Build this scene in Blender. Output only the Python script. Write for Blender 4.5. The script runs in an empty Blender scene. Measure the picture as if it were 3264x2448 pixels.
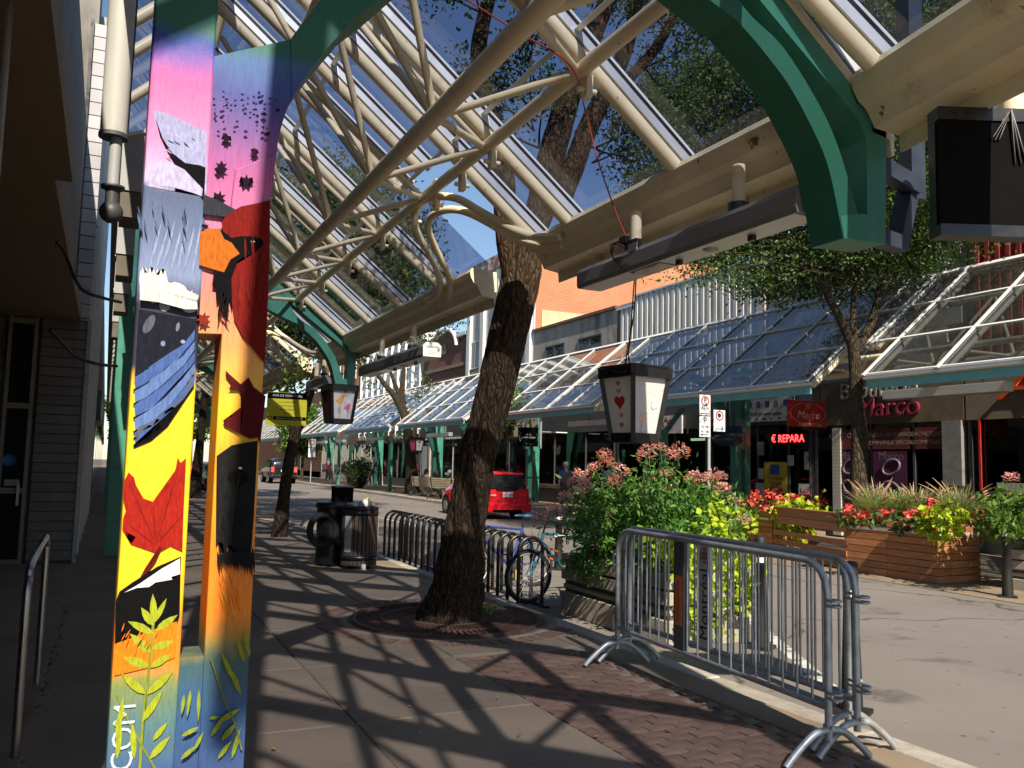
import bpy, bmesh, math, random
import numpy as np
from mathutils import Vector, Matrix
R = random.Random(7)
NR = np.random.RandomState(11)
C = bpy.context.scene
COL = C.collection
PI = math.pi
rad = math.radians

# ------------------------------------------------------------------ camera
F, CX, CY, EYE = 2734.0, 1632.0, 1224.0, 1.6        # focal length and centre in photograph pixels, eye height
_roll = math.atan(.023)
def _unroll(x, y):
    dx, dy = x-CX, y-CY; c, s = math.cos(_roll), math.sin(_roll)
    return c*dx+s*dy, -s*dx+c*dy
_vx, _vy = _unroll(335, 1451)                        # vanishing point of the street
_p = math.atan(_vy/F); _a = -math.atan(_vx/math.hypot(F, _vy))
_f0 = Vector((math.sin(_a), math.cos(_a), 0)); _r = Vector((math.cos(_a), -math.sin(_a), 0)); _u0 = Vector((0, 0, 1))
_f = math.cos(_p)*_f0+math.sin(_p)*_u0; _u = -math.sin(_p)*_f0+math.cos(_p)*_u0
cd = bpy.data.cameras.new('camera'); cam = bpy.data.objects.new('camera', cd); COL.objects.link(cam)
c_, s_ = math.cos(_roll), math.sin(_roll)
_rr = c_*_r+s_*_u; _uu = -s_*_r+c_*_u
m = Matrix((_rr, _uu, -_f)).transposed().to_4x4(); m.translation = (0, 0, EYE); cam.matrix_world = m
cd.sensor_width = 36; cd.lens = 36*F/3264; cd.clip_start = .05; cd.clip_end = 900
C.camera = cam
def ray(x, y):
    X, Y = _unroll(x, y); return (_r*X-_u*Y+_f*F).normalized()
EV = Vector((0, 0, EYE))
S = 2448/1659.
def onY(x, y, Y): d = ray(x*S, y*S); return EV+d*(Y/d.y)     # photo point (2212 px wide) -> point in the plane y = Y
def onX(x, y, X): d = ray(x*S, y*S); return EV+d*(X/d.x)
def onZ(x, y, Z=0.): d = ray(x*S, y*S); return EV+d*((Z-EYE)/d.z)

# ------------------------------------------------------------------ light
SUN_EL, SUN_AZ = rad(41), rad(8)                     # azimuth of the shadows, from the street's direction towards +X
w = bpy.data.worlds.new('World'); C.world = w; w.use_nodes = True
nt = w.node_tree; nt.nodes.clear()
sky = nt.nodes.new('ShaderNodeTexSky'); sky.sky_type = 'NISHITA'; sky.sun_disc = False
sky.sun_elevation = SUN_EL; sky.sun_rotation = PI+SUN_AZ; sky.air_density = 1.0; sky.dust_density = .25; sky.ozone_density = 2.2
bg = nt.nodes.new('ShaderNodeBackground'); bg.inputs[1].default_value = .088
wo = nt.nodes.new('ShaderNodeOutputWorld'); nt.links.new(sky.outputs[0], bg.inputs[0]); nt.links.new(bg.outputs[0], wo.inputs[0])
sd = bpy.data.lights.new('sun', 'SUN'); sd.energy = 5.0; sd.angle = rad(.5); sd.color = (1, .89, .73)
so = bpy.data.objects.new('sun', sd); COL.objects.link(so)
so.rotation_euler = Vector((math.sin(SUN_AZ)*math.cos(SUN_EL), math.cos(SUN_AZ)*math.cos(SUN_EL), -math.sin(SUN_EL))).to_track_quat('-Z', 'Y').to_euler()
C.view_settings.view_transform = 'Standard'; C.view_settings.look = 'None'; C.view_settings.exposure = .65; C.view_settings.gamma = 1
C.view_settings.use_curve_mapping = False
C.render.engine = 'CYCLES'
C.cycles.max_bounces = 8; C.cycles.transparent_max_bounces = 24; C.cycles.caustics_reflective = False; C.cycles.caustics_refractive = False
C.cycles.use_denoising = True

# ------------------------------------------------------------------ materials
def newmat(name):
    m = bpy.data.materials.new(name); m.use_nodes = True; n = m.node_tree
    b = n.nodes['Principled BSDF']; return m, n, b
def lk(n, a, b): n.links.new(a, b)
def coords(n, kind='Object'):
    t = n.nodes.new('ShaderNodeTexCoord'); return t.outputs[kind]
def noise(n, vec, scale, detail=4, rough=.55):
    t = n.nodes.new('ShaderNodeTexNoise'); t.inputs['Scale'].default_value = scale; t.inputs['Detail'].default_value = detail; t.inputs['Roughness'].default_value = rough
    if vec is not None: lk(n, vec, t.inputs['Vector'])
    return t.outputs['Fac']
def ramp(n, fac, stops, interp='LINEAR'):
    r = n.nodes.new('ShaderNodeValToRGB'); e = r.color_ramp.elements; r.color_ramp.interpolation = interp
    stops = sorted(stops, key=lambda s: s[0])
    while len(e) < len(stops): e.new(1)
    for k, (p, c) in enumerate(stops): e[k].position = p; e[k].color = (*c, 1) if len(c) == 3 else c
    lk(n, fac, r.inputs[0]); return r.outputs[0]
def mixc(n, fac, a, b, mode='MIX'):
    x = n.nodes.new('ShaderNodeMix'); x.data_type = 'RGBA'; x.blend_type = mode
    for s, v in ((x.inputs[0], fac), (x.inputs[6], a), (x.inputs[7], b)):
        if isinstance(v, (int, float)): s.default_value = v
        elif isinstance(v, tuple): s.default_value = (*v, 1)
        else: lk(n, v, s)
    return x.outputs[2]
def bump(n, b, h, strength=.3, dist=.01):
    x = n.nodes.new('ShaderNodeBump'); x.inputs['Strength'].default_value = strength; x.inputs['Distance'].default_value = dist
    lk(n, h, x.inputs['Height']); lk(n, x.outputs[0], b.inputs['Normal'])
def sc(c, k): return tuple(min(1, v*k) for v in c)
def M(name, col, rough=.6, metal=0., var=.22, scale=6., bmp=0., bscale=60., stretch=None, dirt=None, dscale=3., dthr=(.55, .7), spec=None, rand=0., kind='Object'):
    m, n, b = newmat(name); v = coords(n, kind)
    if stretch:
        mp = n.nodes.new('ShaderNodeMapping'); mp.inputs['Scale'].default_value = stretch; lk(n, v, mp.inputs[0]); v = mp.outputs[0]
    f = noise(n, v, scale, 5)
    c = ramp(n, f, [(.3, sc(col, 1-var)), (.7, sc(col, 1+var))])
    if dirt:
        g = noise(n, v, dscale, 6, .65)
        k = ramp(n, g, [(dthr[0], (0, 0, 0)), (dthr[1], (1, 1, 1))])
        c = mixc(n, k, c, dirt)
    if rand:
        oi = n.nodes.new('ShaderNodeObjectInfo')
        k = ramp(n, oi.outputs['Random'], [(0, (1-rand,)*3), (1, (1+rand,)*3)]); c = mixc(n, 1., c, k, 'MULTIPLY')
    lk(n, c, b.inputs['Base Color']); b.inputs['Roughness'].default_value = rough; b.inputs['Metallic'].default_value = metal
    if spec is not None: b.inputs['Specular IOR Level'].default_value = spec
    rr = ramp(n, f, [(.3, (max(0, rough-.1),)*3), (.7, (min(1, rough+.1),)*3)]); lk(n, rr, b.inputs['Roughness'])
    if bmp: bump(n, b, noise(n, v, bscale, 4), bmp, .01)
    return m
def specks(m, col, scale, thr, stretch=(1, 1, 1)):
    n = m.node_tree; b = n.nodes['Principled BSDF']; old = b.inputs['Base Color'].links[0].from_socket
    mp = n.nodes.new('ShaderNodeMapping'); mp.inputs['Scale'].default_value = stretch; lk(n, coords(n), mp.inputs[0])
    k = ramp(n, noise(n, mp.outputs[0], scale, 3, .5), [(thr, (0, 0, 0)), (thr+.03, (.9,)*3)]); lk(n, mixc(n, k, old, col), b.inputs['Base Color']); return m
def emis(name, col, s):
    m, n, b = newmat(name); b.inputs['Base Color'].default_value = (*sc(col, .3), 1)
    b.inputs['Emission Color'].default_value = (*col, 1); b.inputs['Emission Strength'].default_value = s; return m
def thin_glass(name, tint, refl=.9, ior=1.5, rough=.0, dirt=0.):
    m = bpy.data.materials.new(name); m.use_nodes = True; n = m.node_tree; n.nodes.remove(n.nodes['Principled BSDF'])
    t = n.nodes.new('ShaderNodeBsdfTransparent'); t.inputs[0].default_value = (*tint, 1)
    g = n.nodes.new('ShaderNodeBsdfGlossy'); g.inputs['Roughness'].default_value = rough; g.inputs[0].default_value = (refl,)*3+(1,)
    fr = n.nodes.new('ShaderNodeFresnel'); ge = n.nodes.new('ShaderNodeNewGeometry'); mr = n.nodes.new('ShaderNodeMapRange')
    mr.inputs[3].default_value = ior; mr.inputs[4].default_value = 1/ior; lk(n, ge.outputs['Backfacing'], mr.inputs[0]); lk(n, mr.outputs[0], fr.inputs[0])   # a sheet: the same reflection from both sides
    mx = n.nodes.new('ShaderNodeMixShader'); lk(n, fr.outputs[0], mx.inputs[0]); lk(n, t.outputs[0], mx.inputs[1]); lk(n, g.outputs[0], mx.inputs[2])
    out = mx.outputs[0]
    if dirt:
        d = n.nodes.new('ShaderNodeBsdfDiffuse'); d.inputs[0].default_value = (.5, .5, .47, 1)
        m2 = n.nodes.new('ShaderNodeMixShader')
        mp = n.nodes.new('ShaderNodeMapping'); mp.inputs['Scale'].default_value = (.6, 1, .6); lk(n, coords(n), mp.inputs[0])
        k = ramp(n, noise(n, mp.outputs[0], 1.6, 6, .6), [(.35, (dirt*.35,)*3), (.75, (dirt*1.6,)*3)])
        lk(n, k, m2.inputs[0]); lk(n, out, m2.inputs[1]); lk(n, d.outputs[0], m2.inputs[2]); out = m2.outputs[0]
    lk(n, out, n.nodes['Material Output'].inputs[0]); return m
def leafmat(name, dark, light, trans=.35, rough=.5):
    m, n, b = newmat(name)
    g = n.nodes.new('ShaderNodeNewGeometry'); c = ramp(n, g.outputs['Random Per Island'], [(0, dark), (.6, light), (1, sc(light, 1.25))])
    lk(n, c, b.inputs['Base Color']); b.inputs['Roughness'].default_value = rough
    t = n.nodes.new('ShaderNodeBsdfTranslucent'); lk(n, mixc(n, 1., c, (1.0, 1.0, .45), 'MULTIPLY'), t.inputs[0])
    a = n.nodes.new('ShaderNodeMixShader'); a.inputs[0].default_value = trans
    lk(n, b.outputs[0], a.inputs[1]); lk(n, t.outputs[0], a.inputs[2]); lk(n, a.outputs[0], n.nodes['Material Output'].inputs[0]); return m

def flat(name, col, rough=.55, var=.08): return M(name, col, rough, var=var, scale=14)

CREAM = M('cream paint', (.82, .71, .49), .45, var=.08, scale=3, dirt=(.42, .30, .16), dscale=3.5, dthr=(.58, .80), bmp=.08)
specks(CREAM, (.13, .06, .03), 7, .715); specks(CREAM, (.30, .20, .11), 22, .70, (1, 1, .25))
GREEN = M('green paint', (.05, .235, .165), .42, var=.16, scale=4, dirt=(.04, .15, .11), bmp=.12, bscale=220)
TEAL = M('teal paint', (.16, .40, .40), .5, var=.1, scale=3)
ALU = M('brushed aluminium', (.42, .42, .42), .5, .8, var=.12, scale=3, stretch=(1, 6, 1))
ALUM = M('pale aluminium', (.66, .67, .68), .45, .55, var=.1, scale=2)
BLACKM = M('black paint', (.012, .012, .013), .35, var=.3, scale=8)
BLACKR = M('matt black', (.006, .0058, .0057), .85, var=.3, scale=9, spec=.05)
RUBBER = M('tyre rubber', (.018, .018, .018), .85, var=.3, scale=20)
STEEL = M('stainless steel', (.45, .45, .46), .3, 1., var=.06, scale=2)
specks(GREEN, (.02, .07, .05), 12, .70)
GALV = M('galvanised steel', (.42, .44, .44), .45, .45, var=.2, scale=16, dirt=(.25, .27, .28), dscale=6, dthr=(.5, .75), bmp=.05, bscale=120)
WHITE = M('white paint', (.74, .74, .72), .5, var=.06, scale=4)
GREYP = M('grey panel', (.33, .34, .34), .5, var=.1, scale=4)
DARKGREY = M('dark grey', (.06, .062, .066), .5, var=.2, scale=4)
CONC = M('concrete', (.265, .20, .138), .9, var=.2, scale=2.2, bmp=.35, bscale=120, dirt=(.165, .125, .09), dscale=1.1, dthr=(.45, .7), rand=.1)
KERB = M('kerb stone', (.38, .345, .29), .9, var=.25, scale=5, bmp=.5, bscale=90, dirt=(.22, .2, .17), dscale=3, rand=.12)
BRICKP = M('brown paver', (.20, .118, .082), .92, var=.25, scale=9, bmp=.4, bscale=150, rand=.2)
specks(CONC, (.07, .055, .045), 38, .715); specks(CONC, (.42, .36, .28), 90, .70)
SAND = M('jointing sand', (.27, .225, .17), .95, var=.3, scale=30, bmp=.3)
PCONC = M('exposed aggregate', (.40, .36, .30), .95, var=.25, scale=60, bmp=.7, bscale=220, dirt=(.26, .23, .19), dscale=3)
WOOD = M('cedar board', (.42, .175, .07), .6, var=.3, scale=5, stretch=(.6, .6, 9), bmp=.2, bscale=40, rand=.22)
GLASSC = thin_glass('canopy glass', (.38, .42, .54), .85, 1.48, .0, .022)
GLASSF = thin_glass('far canopy glass', (.34, .37, .42), .95, 1.75, .0, .035)
SHOPG = thin_glass('shop window glass', (.45, .47, .47), .9, 1.5)
CARG, _n, _b = newmat('car glass'); _b.inputs['Base Color'].default_value = (.015, .018, .02, 1); _b.inputs['Roughness'].default_value = .04
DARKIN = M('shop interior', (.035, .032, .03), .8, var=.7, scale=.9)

# ------------------------------------------------------------------ mesh helpers
class MB:
    def __init__(s): s.v = []; s.f = []; s.sm = []
    def add(s, vs, fs, smooth=False):
        o = len(s.v); s.v += [tuple(p) for p in vs]; s.f += [tuple(i+o for i in f) for f in fs]; s.sm += [smooth]*len(fs); return s
    def box(s, x0, x1, y0, y1, z0, z1):
        return s.add([(x, y, z) for z in (z0, z1) for y in (y0, y1) for x in (x0, x1)],
                     [(0, 2, 3, 1), (4, 5, 7, 6), (0, 1, 5, 4), (2, 6, 7, 3), (0, 4, 6, 2), (1, 3, 7, 5)])
    def cbox(s, c, d): return s.box(c[0]-d[0]/2, c[0]+d[0]/2, c[1]-d[1]/2, c[1]+d[1]/2, c[2]-d[2]/2, c[2]+d[2]/2)
    def beam(s, p, q, wd, ht, up=(0, 0, 1)):
        p, q = Vector(p), Vector(q); d = (q-p).normalized(); u = Vector(up); r = d.cross(u)
        if r.length < 1e-4: r = d.cross(Vector((1, 0, 0)))
        r.normalize(); u = r.cross(d); r = r*wd/2; u = u*ht/2
        vs = [a+i*r+j*u for a in (p, q) for i, j in ((-1, -1), (1, -1), (1, 1), (-1, 1))]
        return s.add(vs, [(3, 2, 1, 0), (4, 5, 6, 7), (0, 1, 5, 4), (1, 2, 6, 5), (2, 3, 7, 6), (3, 0, 4, 7)])
    def tube(s, pts, r, n=8, caps=True):
        pts = [Vector(p) for p in pts]; k = len(pts); rs = r if isinstance(r, (list, tuple)) else [r]*k
        vs = []; prev = None
        for i, p in enumerate(pts):
            d = (pts[min(i+1, k-1)]-pts[max(i-1, 0)]).normalized()
            if prev is None: a = d.cross(Vector((0, 0, 1)) if abs(d.z) < .9 else Vector((1, 0, 0)))
            else: a = prev-d*prev.dot(d)
            a.normalize(); prev = a; b = d.cross(a)
            vs += [p+rs[i]*(math.cos(2*PI*j/n)*a+math.sin(2*PI*j/n)*b) for j in range(n)]
        fs = [(i*n+j, i*n+(j+1) % n, (i+1)*n+(j+1) % n, (i+1)*n+j) for i in range(k-1) for j in range(n)]
        s.add(vs, fs, True)
        if caps: s.add([vs[j] for j in range(n)], [tuple(range(n))[::-1]]); s.add(vs[-n:], [tuple(range(n))])
        return s
    def cyl(s, c, r, z0, z1, n=16, r2=None): return s.tube([(c[0], c[1], z0), (c[0], c[1], z1)], [r, r if r2 is None else r2], n)
    def prism(s, poly, vec):
        poly = [Vector(p) for p in poly]; vec = Vector(vec); n = len(poly)
        vs = poly+[p+vec for p in poly]
        return s.add(vs, [tuple(range(n)), tuple(range(2*n-1, n-1, -1))]+[(i, i+n, (i+1) % n+n, (i+1) % n) for i in range(n)])
    def lathe(s, prof, c=(0, 0, 0), n=20):
        vs = [(c[0]+r*math.cos(2*PI*j/n), c[1]+r*math.sin(2*PI*j/n), c[2]+z) for r, z in prof for j in range(n)]
        return s.add(vs, [(i*n+j, i*n+(j+1) % n, (i+1)*n+(j+1) % n, (i+1)*n+j) for i in range(len(prof)-1) for j in range(n)], True)
    def ball(s, c, r, n=10, sq=(1, 1, 1)):
        k = n//2+1
        return s.lathe_t([(math.sin(PI*i/(k-1))*r, -math.cos(PI*i/(k-1))*r) for i in range(k)], c, n, sq)
    def lathe_t(s, prof, c, n, sq):
        vs = [(c[0]+sq[0]*r*math.cos(2*PI*j/n), c[1]+sq[1]*r*math.sin(2*PI*j/n), c[2]+sq[2]*z) for r, z in prof for j in range(n)]
        return s.add(vs, [(i*n+j, i*n+(j+1) % n, (i+1)*n+(j+1) % n, (i+1)*n+j) for i in range(len(prof)-1) for j in range(n)], True)
    def mesh(s, name, mat):
        me = bpy.data.meshes.new(name); me.from_pydata(s.v, [], s.f); me.polygons.foreach_set('use_smooth', s.sm)
        if mat: me.materials.append(mat)
        bm = bmesh.new(); bm.from_mesh(me); bmesh.ops.recalc_face_normals(bm, faces=bm.faces); bm.to_mesh(me); bm.free()
        return me
    def obj(s, name, mat, parent=None, bevel=0., loc=None):
        return link(name, s.mesh(name, mat), parent, bevel, loc)
def link(name, me, parent=None, bevel=0., loc=None):
    o = bpy.data.objects.new(name, me); COL.objects.link(o)
    if parent: o.parent = parent
    if loc is not None: o.location = loc
    if bevel:
        b = o.modifiers.new('b', 'BEVEL'); b.width = bevel; b.segments = 2; b.limit_method = 'ANGLE'
    return o
def tag(o, label, cat, group=None, kind=None):
    o['label'] = label; o['category'] = cat
    if group: o['group'] = group
    if kind: o['kind'] = kind
    return o
def thing(name, label, cat, loc=(0, 0, 0), rz=0., group=None):
    o = bpy.data.objects.new(name, None); COL.objects.link(o); o.location = loc; o.rotation_euler = (0, 0, rz); o.empty_display_size = .1
    return tag(o, label, cat, group)
def struct(o): o['kind'] = 'structure'; return o
def stuff(o): o['kind'] = 'stuff'; return o
def copy_tree(o, parent=None):
    c = o.copy(); COL.objects.link(c)
    if parent: c.parent = parent
    for ch in [x for x in o.children]: copy_tree(ch, c)
    return c
def dup(o, loc, rz=None, label=None):
    c = copy_tree(o); c.location = loc
    if rz is not None: c.rotation_euler = (0, 0, rz)
    if label: c['label'] = label
    return c
FACE_CAM, FACE_ST, FACE_W = (PI/2, 0, 0), (PI/2, 0, -PI/2), (PI/2, 0, PI/2)
def txt(s, size, loc, mat, parent=None, rot=FACE_CAM, ext=.002, align='CENTER', sx=1., shear=0.):
    cu = bpy.data.curves.new('lettering', 'FONT'); cu.body = s; cu.size = size; cu.extrude = ext; cu.align_x = align; cu.align_y = 'CENTER'; cu.shear = shear
    cu.resolution_u = 3; cu.materials.append(mat)
    o = bpy.data.objects.new('lettering', cu); COL.objects.link(o); o.location = loc; o.rotation_euler = rot; o.scale = (sx, 1, 1)
    me = bpy.data.meshes.new_from_object(o); bpy.data.objects.remove(o); bpy.data.curves.remove(cu)
    o = link('lettering', me, parent); o.location = loc; o.rotation_euler = rot; o.scale = (sx, 1, 1)
    return o
def smooth_pts(pts, k=6):
    p = [Vector(a) for a in pts]; out = []
    for i in range(len(p)-1):
        a, b, c, d = p[max(i-1, 0)], p[i], p[i+1], p[min(i+2, len(p)-1)]
        for j in range(k):
            t = j/k; out.append(.5*((2*b)+(c-a)*t+(2*a-5*b+4*c-d)*t*t+(3*b-a-3*c+d)*t**3))
    out.append(p[-1]); return out
def npmesh(name, V, Fq, mat, parent=None, smooth=False):
    me = bpy.data.meshes.new(name); nv, nf, k = len(V), len(Fq), Fq.shape[1]
    me.vertices.add(nv); me.vertices.foreach_set('co', V.astype(np.float32).ravel())
    me.loops.add(nf*k); me.loops.foreach_set('vertex_index', Fq.astype(np.int32).ravel())
    me.polygons.add(nf); me.polygons.foreach_set('loop_start', np.arange(0, nf*k, k, dtype=np.int32)); me.polygons.foreach_set('loop_total', np.full(nf, k, np.int32))
    me.update(); me.validate(); me.materials.append(mat)
    if smooth: me.polygons.foreach_set('use_smooth', [True]*nf)
    return link(name, me, parent)
def leaf_cloud(name, cen, sig, n_each, size, mat, parent=None, ratio=.5, droop=0., up=0.):
    """n_each leaves round every centre: each a folded leaf of two quads, with its own size and turn"""
    cen = np.asarray(cen, float); N = len(cen)*n_each
    P = np.repeat(cen, n_each, 0)+NR.normal(size=(N, 3))*np.asarray(sig)
    a = NR.normal(size=(N, 3)); a[:, 2] -= droop; a /= np.linalg.norm(a, axis=1)[:, None]
    b = NR.normal(size=(N, 3)); b[:, 2] += up; nrm = np.cross(a, b); nrm /= np.linalg.norm(nrm, axis=1)[:, None]+1e-9
    b = np.cross(nrm, a)
    L = size*NR.uniform(.65, 1.3, size=(N, 1)); W = L*ratio*.5
    V = np.empty((N, 6, 3)); fold = nrm*W*.5
    V[:, 0] = P; V[:, 1] = P+a*L*.45+b*W+fold; V[:, 2] = P+a*L; V[:, 3] = P+a*L*.45-b*W+fold; V[:, 4] = P+a*L*.25; V[:, 5] = P+a*L*.7
    V[:, 4] += 0; o = np.arange(N)[:, None]*6
    Fq = np.concatenate([o+np.array([[0, 4, 5, 1]]), o+np.array([[0, 3, 5, 4]]), o+np.array([[1, 5, 2, 2]])[:, :4]], 0) if False else np.concatenate([o+np.array([[0, 1, 2, 4]]), o+np.array([[0, 4, 2, 3]])], 0)
    V[:, 4] = P+a*L*.5-nrm*W*.15
    V = V[:, [0, 1, 2, 3, 4]].reshape(-1, 3)
    o = np.arange(N)[:, None]*5
    Fq = np.concatenate([o+np.array([[0, 1, 2, 4]]), o+np.array([[0, 4, 2, 3]])], 0)
    return npmesh(name, V, Fq, mat, parent)

# ------------------------------------------------------------------ ground
def ground_mat(name, col, dark, sc1, bm, cracks=False):
    m, n, b = newmat(name); v = coords(n)
    c = ramp(n, noise(n, v, .35, 6, .6), [(.3, sc(col, .8)), (.7, sc(col, 1.18))])
    c = mixc(n, ramp(n, noise(n, v, 170, 3, .7), [(.35, (0, 0, 0)), (.7, (.6, .6, .6))]), c, sc(col, 1.5))
    c = mixc(n, ramp(n, noise(n, v, sc1, 5, .6), [(.60, (0, 0, 0)), (.72, (.75, .75, .75))]), c, dark)
    c = mixc(n, ramp(n, noise(n, v, 9, 3, .5), [(.70, (0, 0, 0)), (.73, (.8, .8, .8))]), c, sc(dark, .7))
    if cracks:
        vo = n.nodes.new('ShaderNodeTexVoronoi'); vo.feature = 'DISTANCE_TO_EDGE'; vo.inputs['Scale'].default_value = .22
        mp = n.nodes.new('ShaderNodeVectorMath'); mp.operation = 'ADD'; w = n.nodes.new('ShaderNodeTexNoise'); w.inputs['Scale'].default_value = .9; w.inputs['Detail'].default_value = 6
        lk(n, v, w.inputs[0]); lk(n, v, mp.inputs[0]); lk(n, w.outputs['Color'], mp.inputs[1]); lk(n, mp.outputs[0], vo.inputs['Vector'])
        c = mixc(n, ramp(n, vo.outputs['Distance'], [(.0, (.85, .85, .85)), (.008, (0, 0, 0))]), c, sc(dark, .4))
    lk(n, c, b.inputs['Base Color']); b.inputs['Roughness'].default_value = .88; bump(n, b, noise(n, v, 260, 3, .7), bm, .006); return m
ASPH = ground_mat('worn asphalt', (.178, .158, .142), (.075, .068, .06), 1.3, .5, True)
RZ = -.13
struct(MB().box(-300, 300, -200, 400, -1.0, -.16).obj('ground', M('earth', (.14, .12, .1), .95)))
struct(MB().add([(4.2, -60, RZ), (13.2, -60, RZ), (13.2, 260, RZ), (4.2, 260, RZ)], [(0, 1, 2, 3)]).obj('road', ASPH))
LINE = M('worn road paint', (.62, .60, .56), .8, var=.2, scale=18, dirt=(.22, .2, .19), dscale=9, dthr=(.52, .6))
def stripe(x0, x1, y0, y1): tag(MB().box(x0, x1, y0, y1, RZ+.001, RZ+.005).obj('road_marking', LINE), '', '')
mk = MB()
mk.box(7.72, 7.84, 22.5, 90, RZ+.001, RZ+.005)
for k in range(9): mk.box(5.0+0*k, 6.2, 28+6.2*k, 28.12+6.2*k, RZ+.001, RZ+.005)
for (a, b) in (((1090, 690), (1640, 1160)),):
    p = onZ((1800+a[0]*.5425)/S, (1600+a[1]*.5425)/S, RZ); q = onZ((1800+b[0]*.5425)/S, (1600+b[1]*.5425)/S, RZ)
    d = (q-p).normalized(); s = Vector((-d.y, d.x, 0))*.07; p = p-d*.6; z = Vector((0, 0, .004))
    mk.add([p+s+z, p-s+z, q-s+z, q+s+z], [(0, 1, 2, 3)])
struct(mk.obj('road_marking', LINE))
# near pavement
sw = struct(MB().box(-9, 4.26, -8, 150, -.159, -.012).obj('sidewalk', SAND))
slab_me = {}
def slab(x0, x1, y0, y1, par=sw, z=0., mat=CONC, name='slab'):
    g = .006; key = (round(x1-x0, 3), round(y1-y0, 3), mat.name)
    if key not in slab_me:
        a, b = (x1-x0)/2-g, (y1-y0)/2-g
        slab_me[key] = MB().add([(-a, -b, -.05), (a, -b, -.05), (a, b, -.05), (-a, b, -.05), (-a, -b, -.006), (a, -b, -.006), (a, b, -.006), (-a, b, -.006),
                                 (-a+.008, -b+.008, 0), (a-.008, -b+.008, 0), (a-.008, b-.008, 0), (-a+.008, b-.008, 0)],
                                [(0, 1, 5, 4), (1, 2, 6, 5), (2, 3, 7, 6), (3, 0, 4, 7), (4, 5, 9, 8), (5, 6, 10, 9), (6, 7, 11, 10), (7, 4, 8, 11), (8, 9, 10, 11)]).mesh(name, mat)
    o = link(name, slab_me[key], par, loc=((x0+x1)/2, (y0+y1)/2, z+R.uniform(-.0015, .0015))); o.rotation_euler = (R.uniform(-.0006, .0006), R.uniform(-.0006, .0006), 0)
    return o
PV0, PV1 = 2.72, 3.92
for k in range(-2, 22):
    y0 = 5.3+1.53*k; y1 = y0+1.53
    for (a, b) in ((-2.4, -.32), (-.32, .58), (.58, 1.49), (1.49, PV0)): slab(a, b, y0, y1)
    if y0 >= 6.8: slab(PV0, PV1, y0, y1)
    slab(PV1, 4.24, y0, y1)
slab(PV0, PV1, 2.24, 2.9)
struct(MB().box(-9, 4.24, 5.3+1.53*22, 150, -.05, 0).obj('sidewalk', CONC))
bm_ = MB().add([(-.0985, -.0485, -.05), (.0985, -.0485, -.05), (.0985, .0485, -.05), (-.0985, .0485, -.05), (-.0965, -.0465, 0), (.0965, -.0465, 0), (.0965, .0465, 0), (-.0965, .0465, 0)],
               [(0, 1, 5, 4), (1, 2, 6, 5), (2, 3, 7, 6), (3, 0, 4, 7), (4, 5, 6, 7)]).mesh('brick', BRICKP)
row = 0; y = 2.95
while y < 6.80:
    x = PV0+.09+(.1 if row % 2 else 0)
    while x < PV1-(.09 if row % 2 else .15):
        o = link('brick', bm_, sw, loc=(x, y, R.uniform(-.003, .001))); o.rotation_euler = (R.uniform(-.009, .009), R.uniform(-.007, .007), R.uniform(-.012, .012)); x += .2015
    for hx_ in (((PV0+.045,) if row % 2 else (PV1-.05,))):
        o = link('brick', bm_, sw, loc=(hx_, y, R.uniform(-.003, .001))); o.scale = (.46, 1, 1)
    y += .1015; row += 1
ko = {}
def kerbs(x0, x1, y0, y1, L, par, lab):
    k = 0; y = y0
    while y < y1:
        me = ko.get((x1-x0, L))
        if me is None:
            w_ = (x1-x0)/2; g = L/2-.007; me = MB().box(-w_, w_, -g, g, -.16, 0).mesh('kerbstone', KERB); ko[(x1-x0, L)] = me
        o = link('kerbstone', me, par, .018, ((x0+x1)/2, y+L/2, R.uniform(-.006, .006))); o.rotation_euler = (R.uniform(-.004, .004), R.uniform(-.012, .012), R.uniform(-.004, .004)); y += L
kb = struct(MB().box(4.26, 4.43, -8, 150, -.16, -.02).obj('kerb', KERB)); kerbs(4.25, 4.45, -2, 60, 1.5, kb, 'near')
# far pavement
fs = struct(MB().box(13.0, 30, 17.6, 260, -.16, -.004).obj('far_sidewalk', CONC))
for k in range(16): slab(13.12, 14.6, 17.7+1.6*k, 19.3+1.6*k, fs, .003); slab(14.6, 16.1, 17.7+1.6*k, 19.3+1.6*k, fs, .003)
kf = struct(MB().box(12.92, 13.1, 17.6, 260, -.16, -.02).obj('far_kerb', KERB)); kerbs(12.9, 13.12, 17.6, 92, 1.6, kf, 'far')
struct(MB().box(11.35, 30, -60, 17.6, -.16, RZ+.012).obj('plaza_pavement', CONC))
# soil, grate and brick ring round the big tree
TC = Vector((3.28, 8.42, 0))
soil = M('dry soil', (.13, .075, .045), .95, var=.5, scale=30, bmp=.8, bscale=60)
RUST = M('rusted iron', (.12, .062, .045), .75, .4, var=.35, scale=8, bmp=.2)
g = thing('tree_grate', 'round rusted iron tree grate in the pavement round the big leaning tree', 'tree grate', TC)
MB().lathe([(0, .007), (.5, .012), (.97, .004)], n=40).obj('soil', soil, g)
MB().lathe([(.93, .002), (.93, .026), (.98, .026), (1.0, .002)], n=48).obj('rim', RUST, g)
MB().lathe([(.66, .004), (.66, .024), (.70, .024), (.70, .004)], n=48).obj('ring', RUST, g)
b_ = MB()
for k in range(84):
    a = 2*PI*k/84; d = Vector((math.cos(a), math.sin(a), .016)); e = Vector((math.cos(a), math.sin(a), .016))
    for r0, r1 in ((.44, .66), (.70, .93)): b_.beam((d.x*r0, d.y*r0, .015), (d.x*r1, d.y*r1, .015), .016, .018)
stuff(b_.obj('bar', RUST, g))
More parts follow.
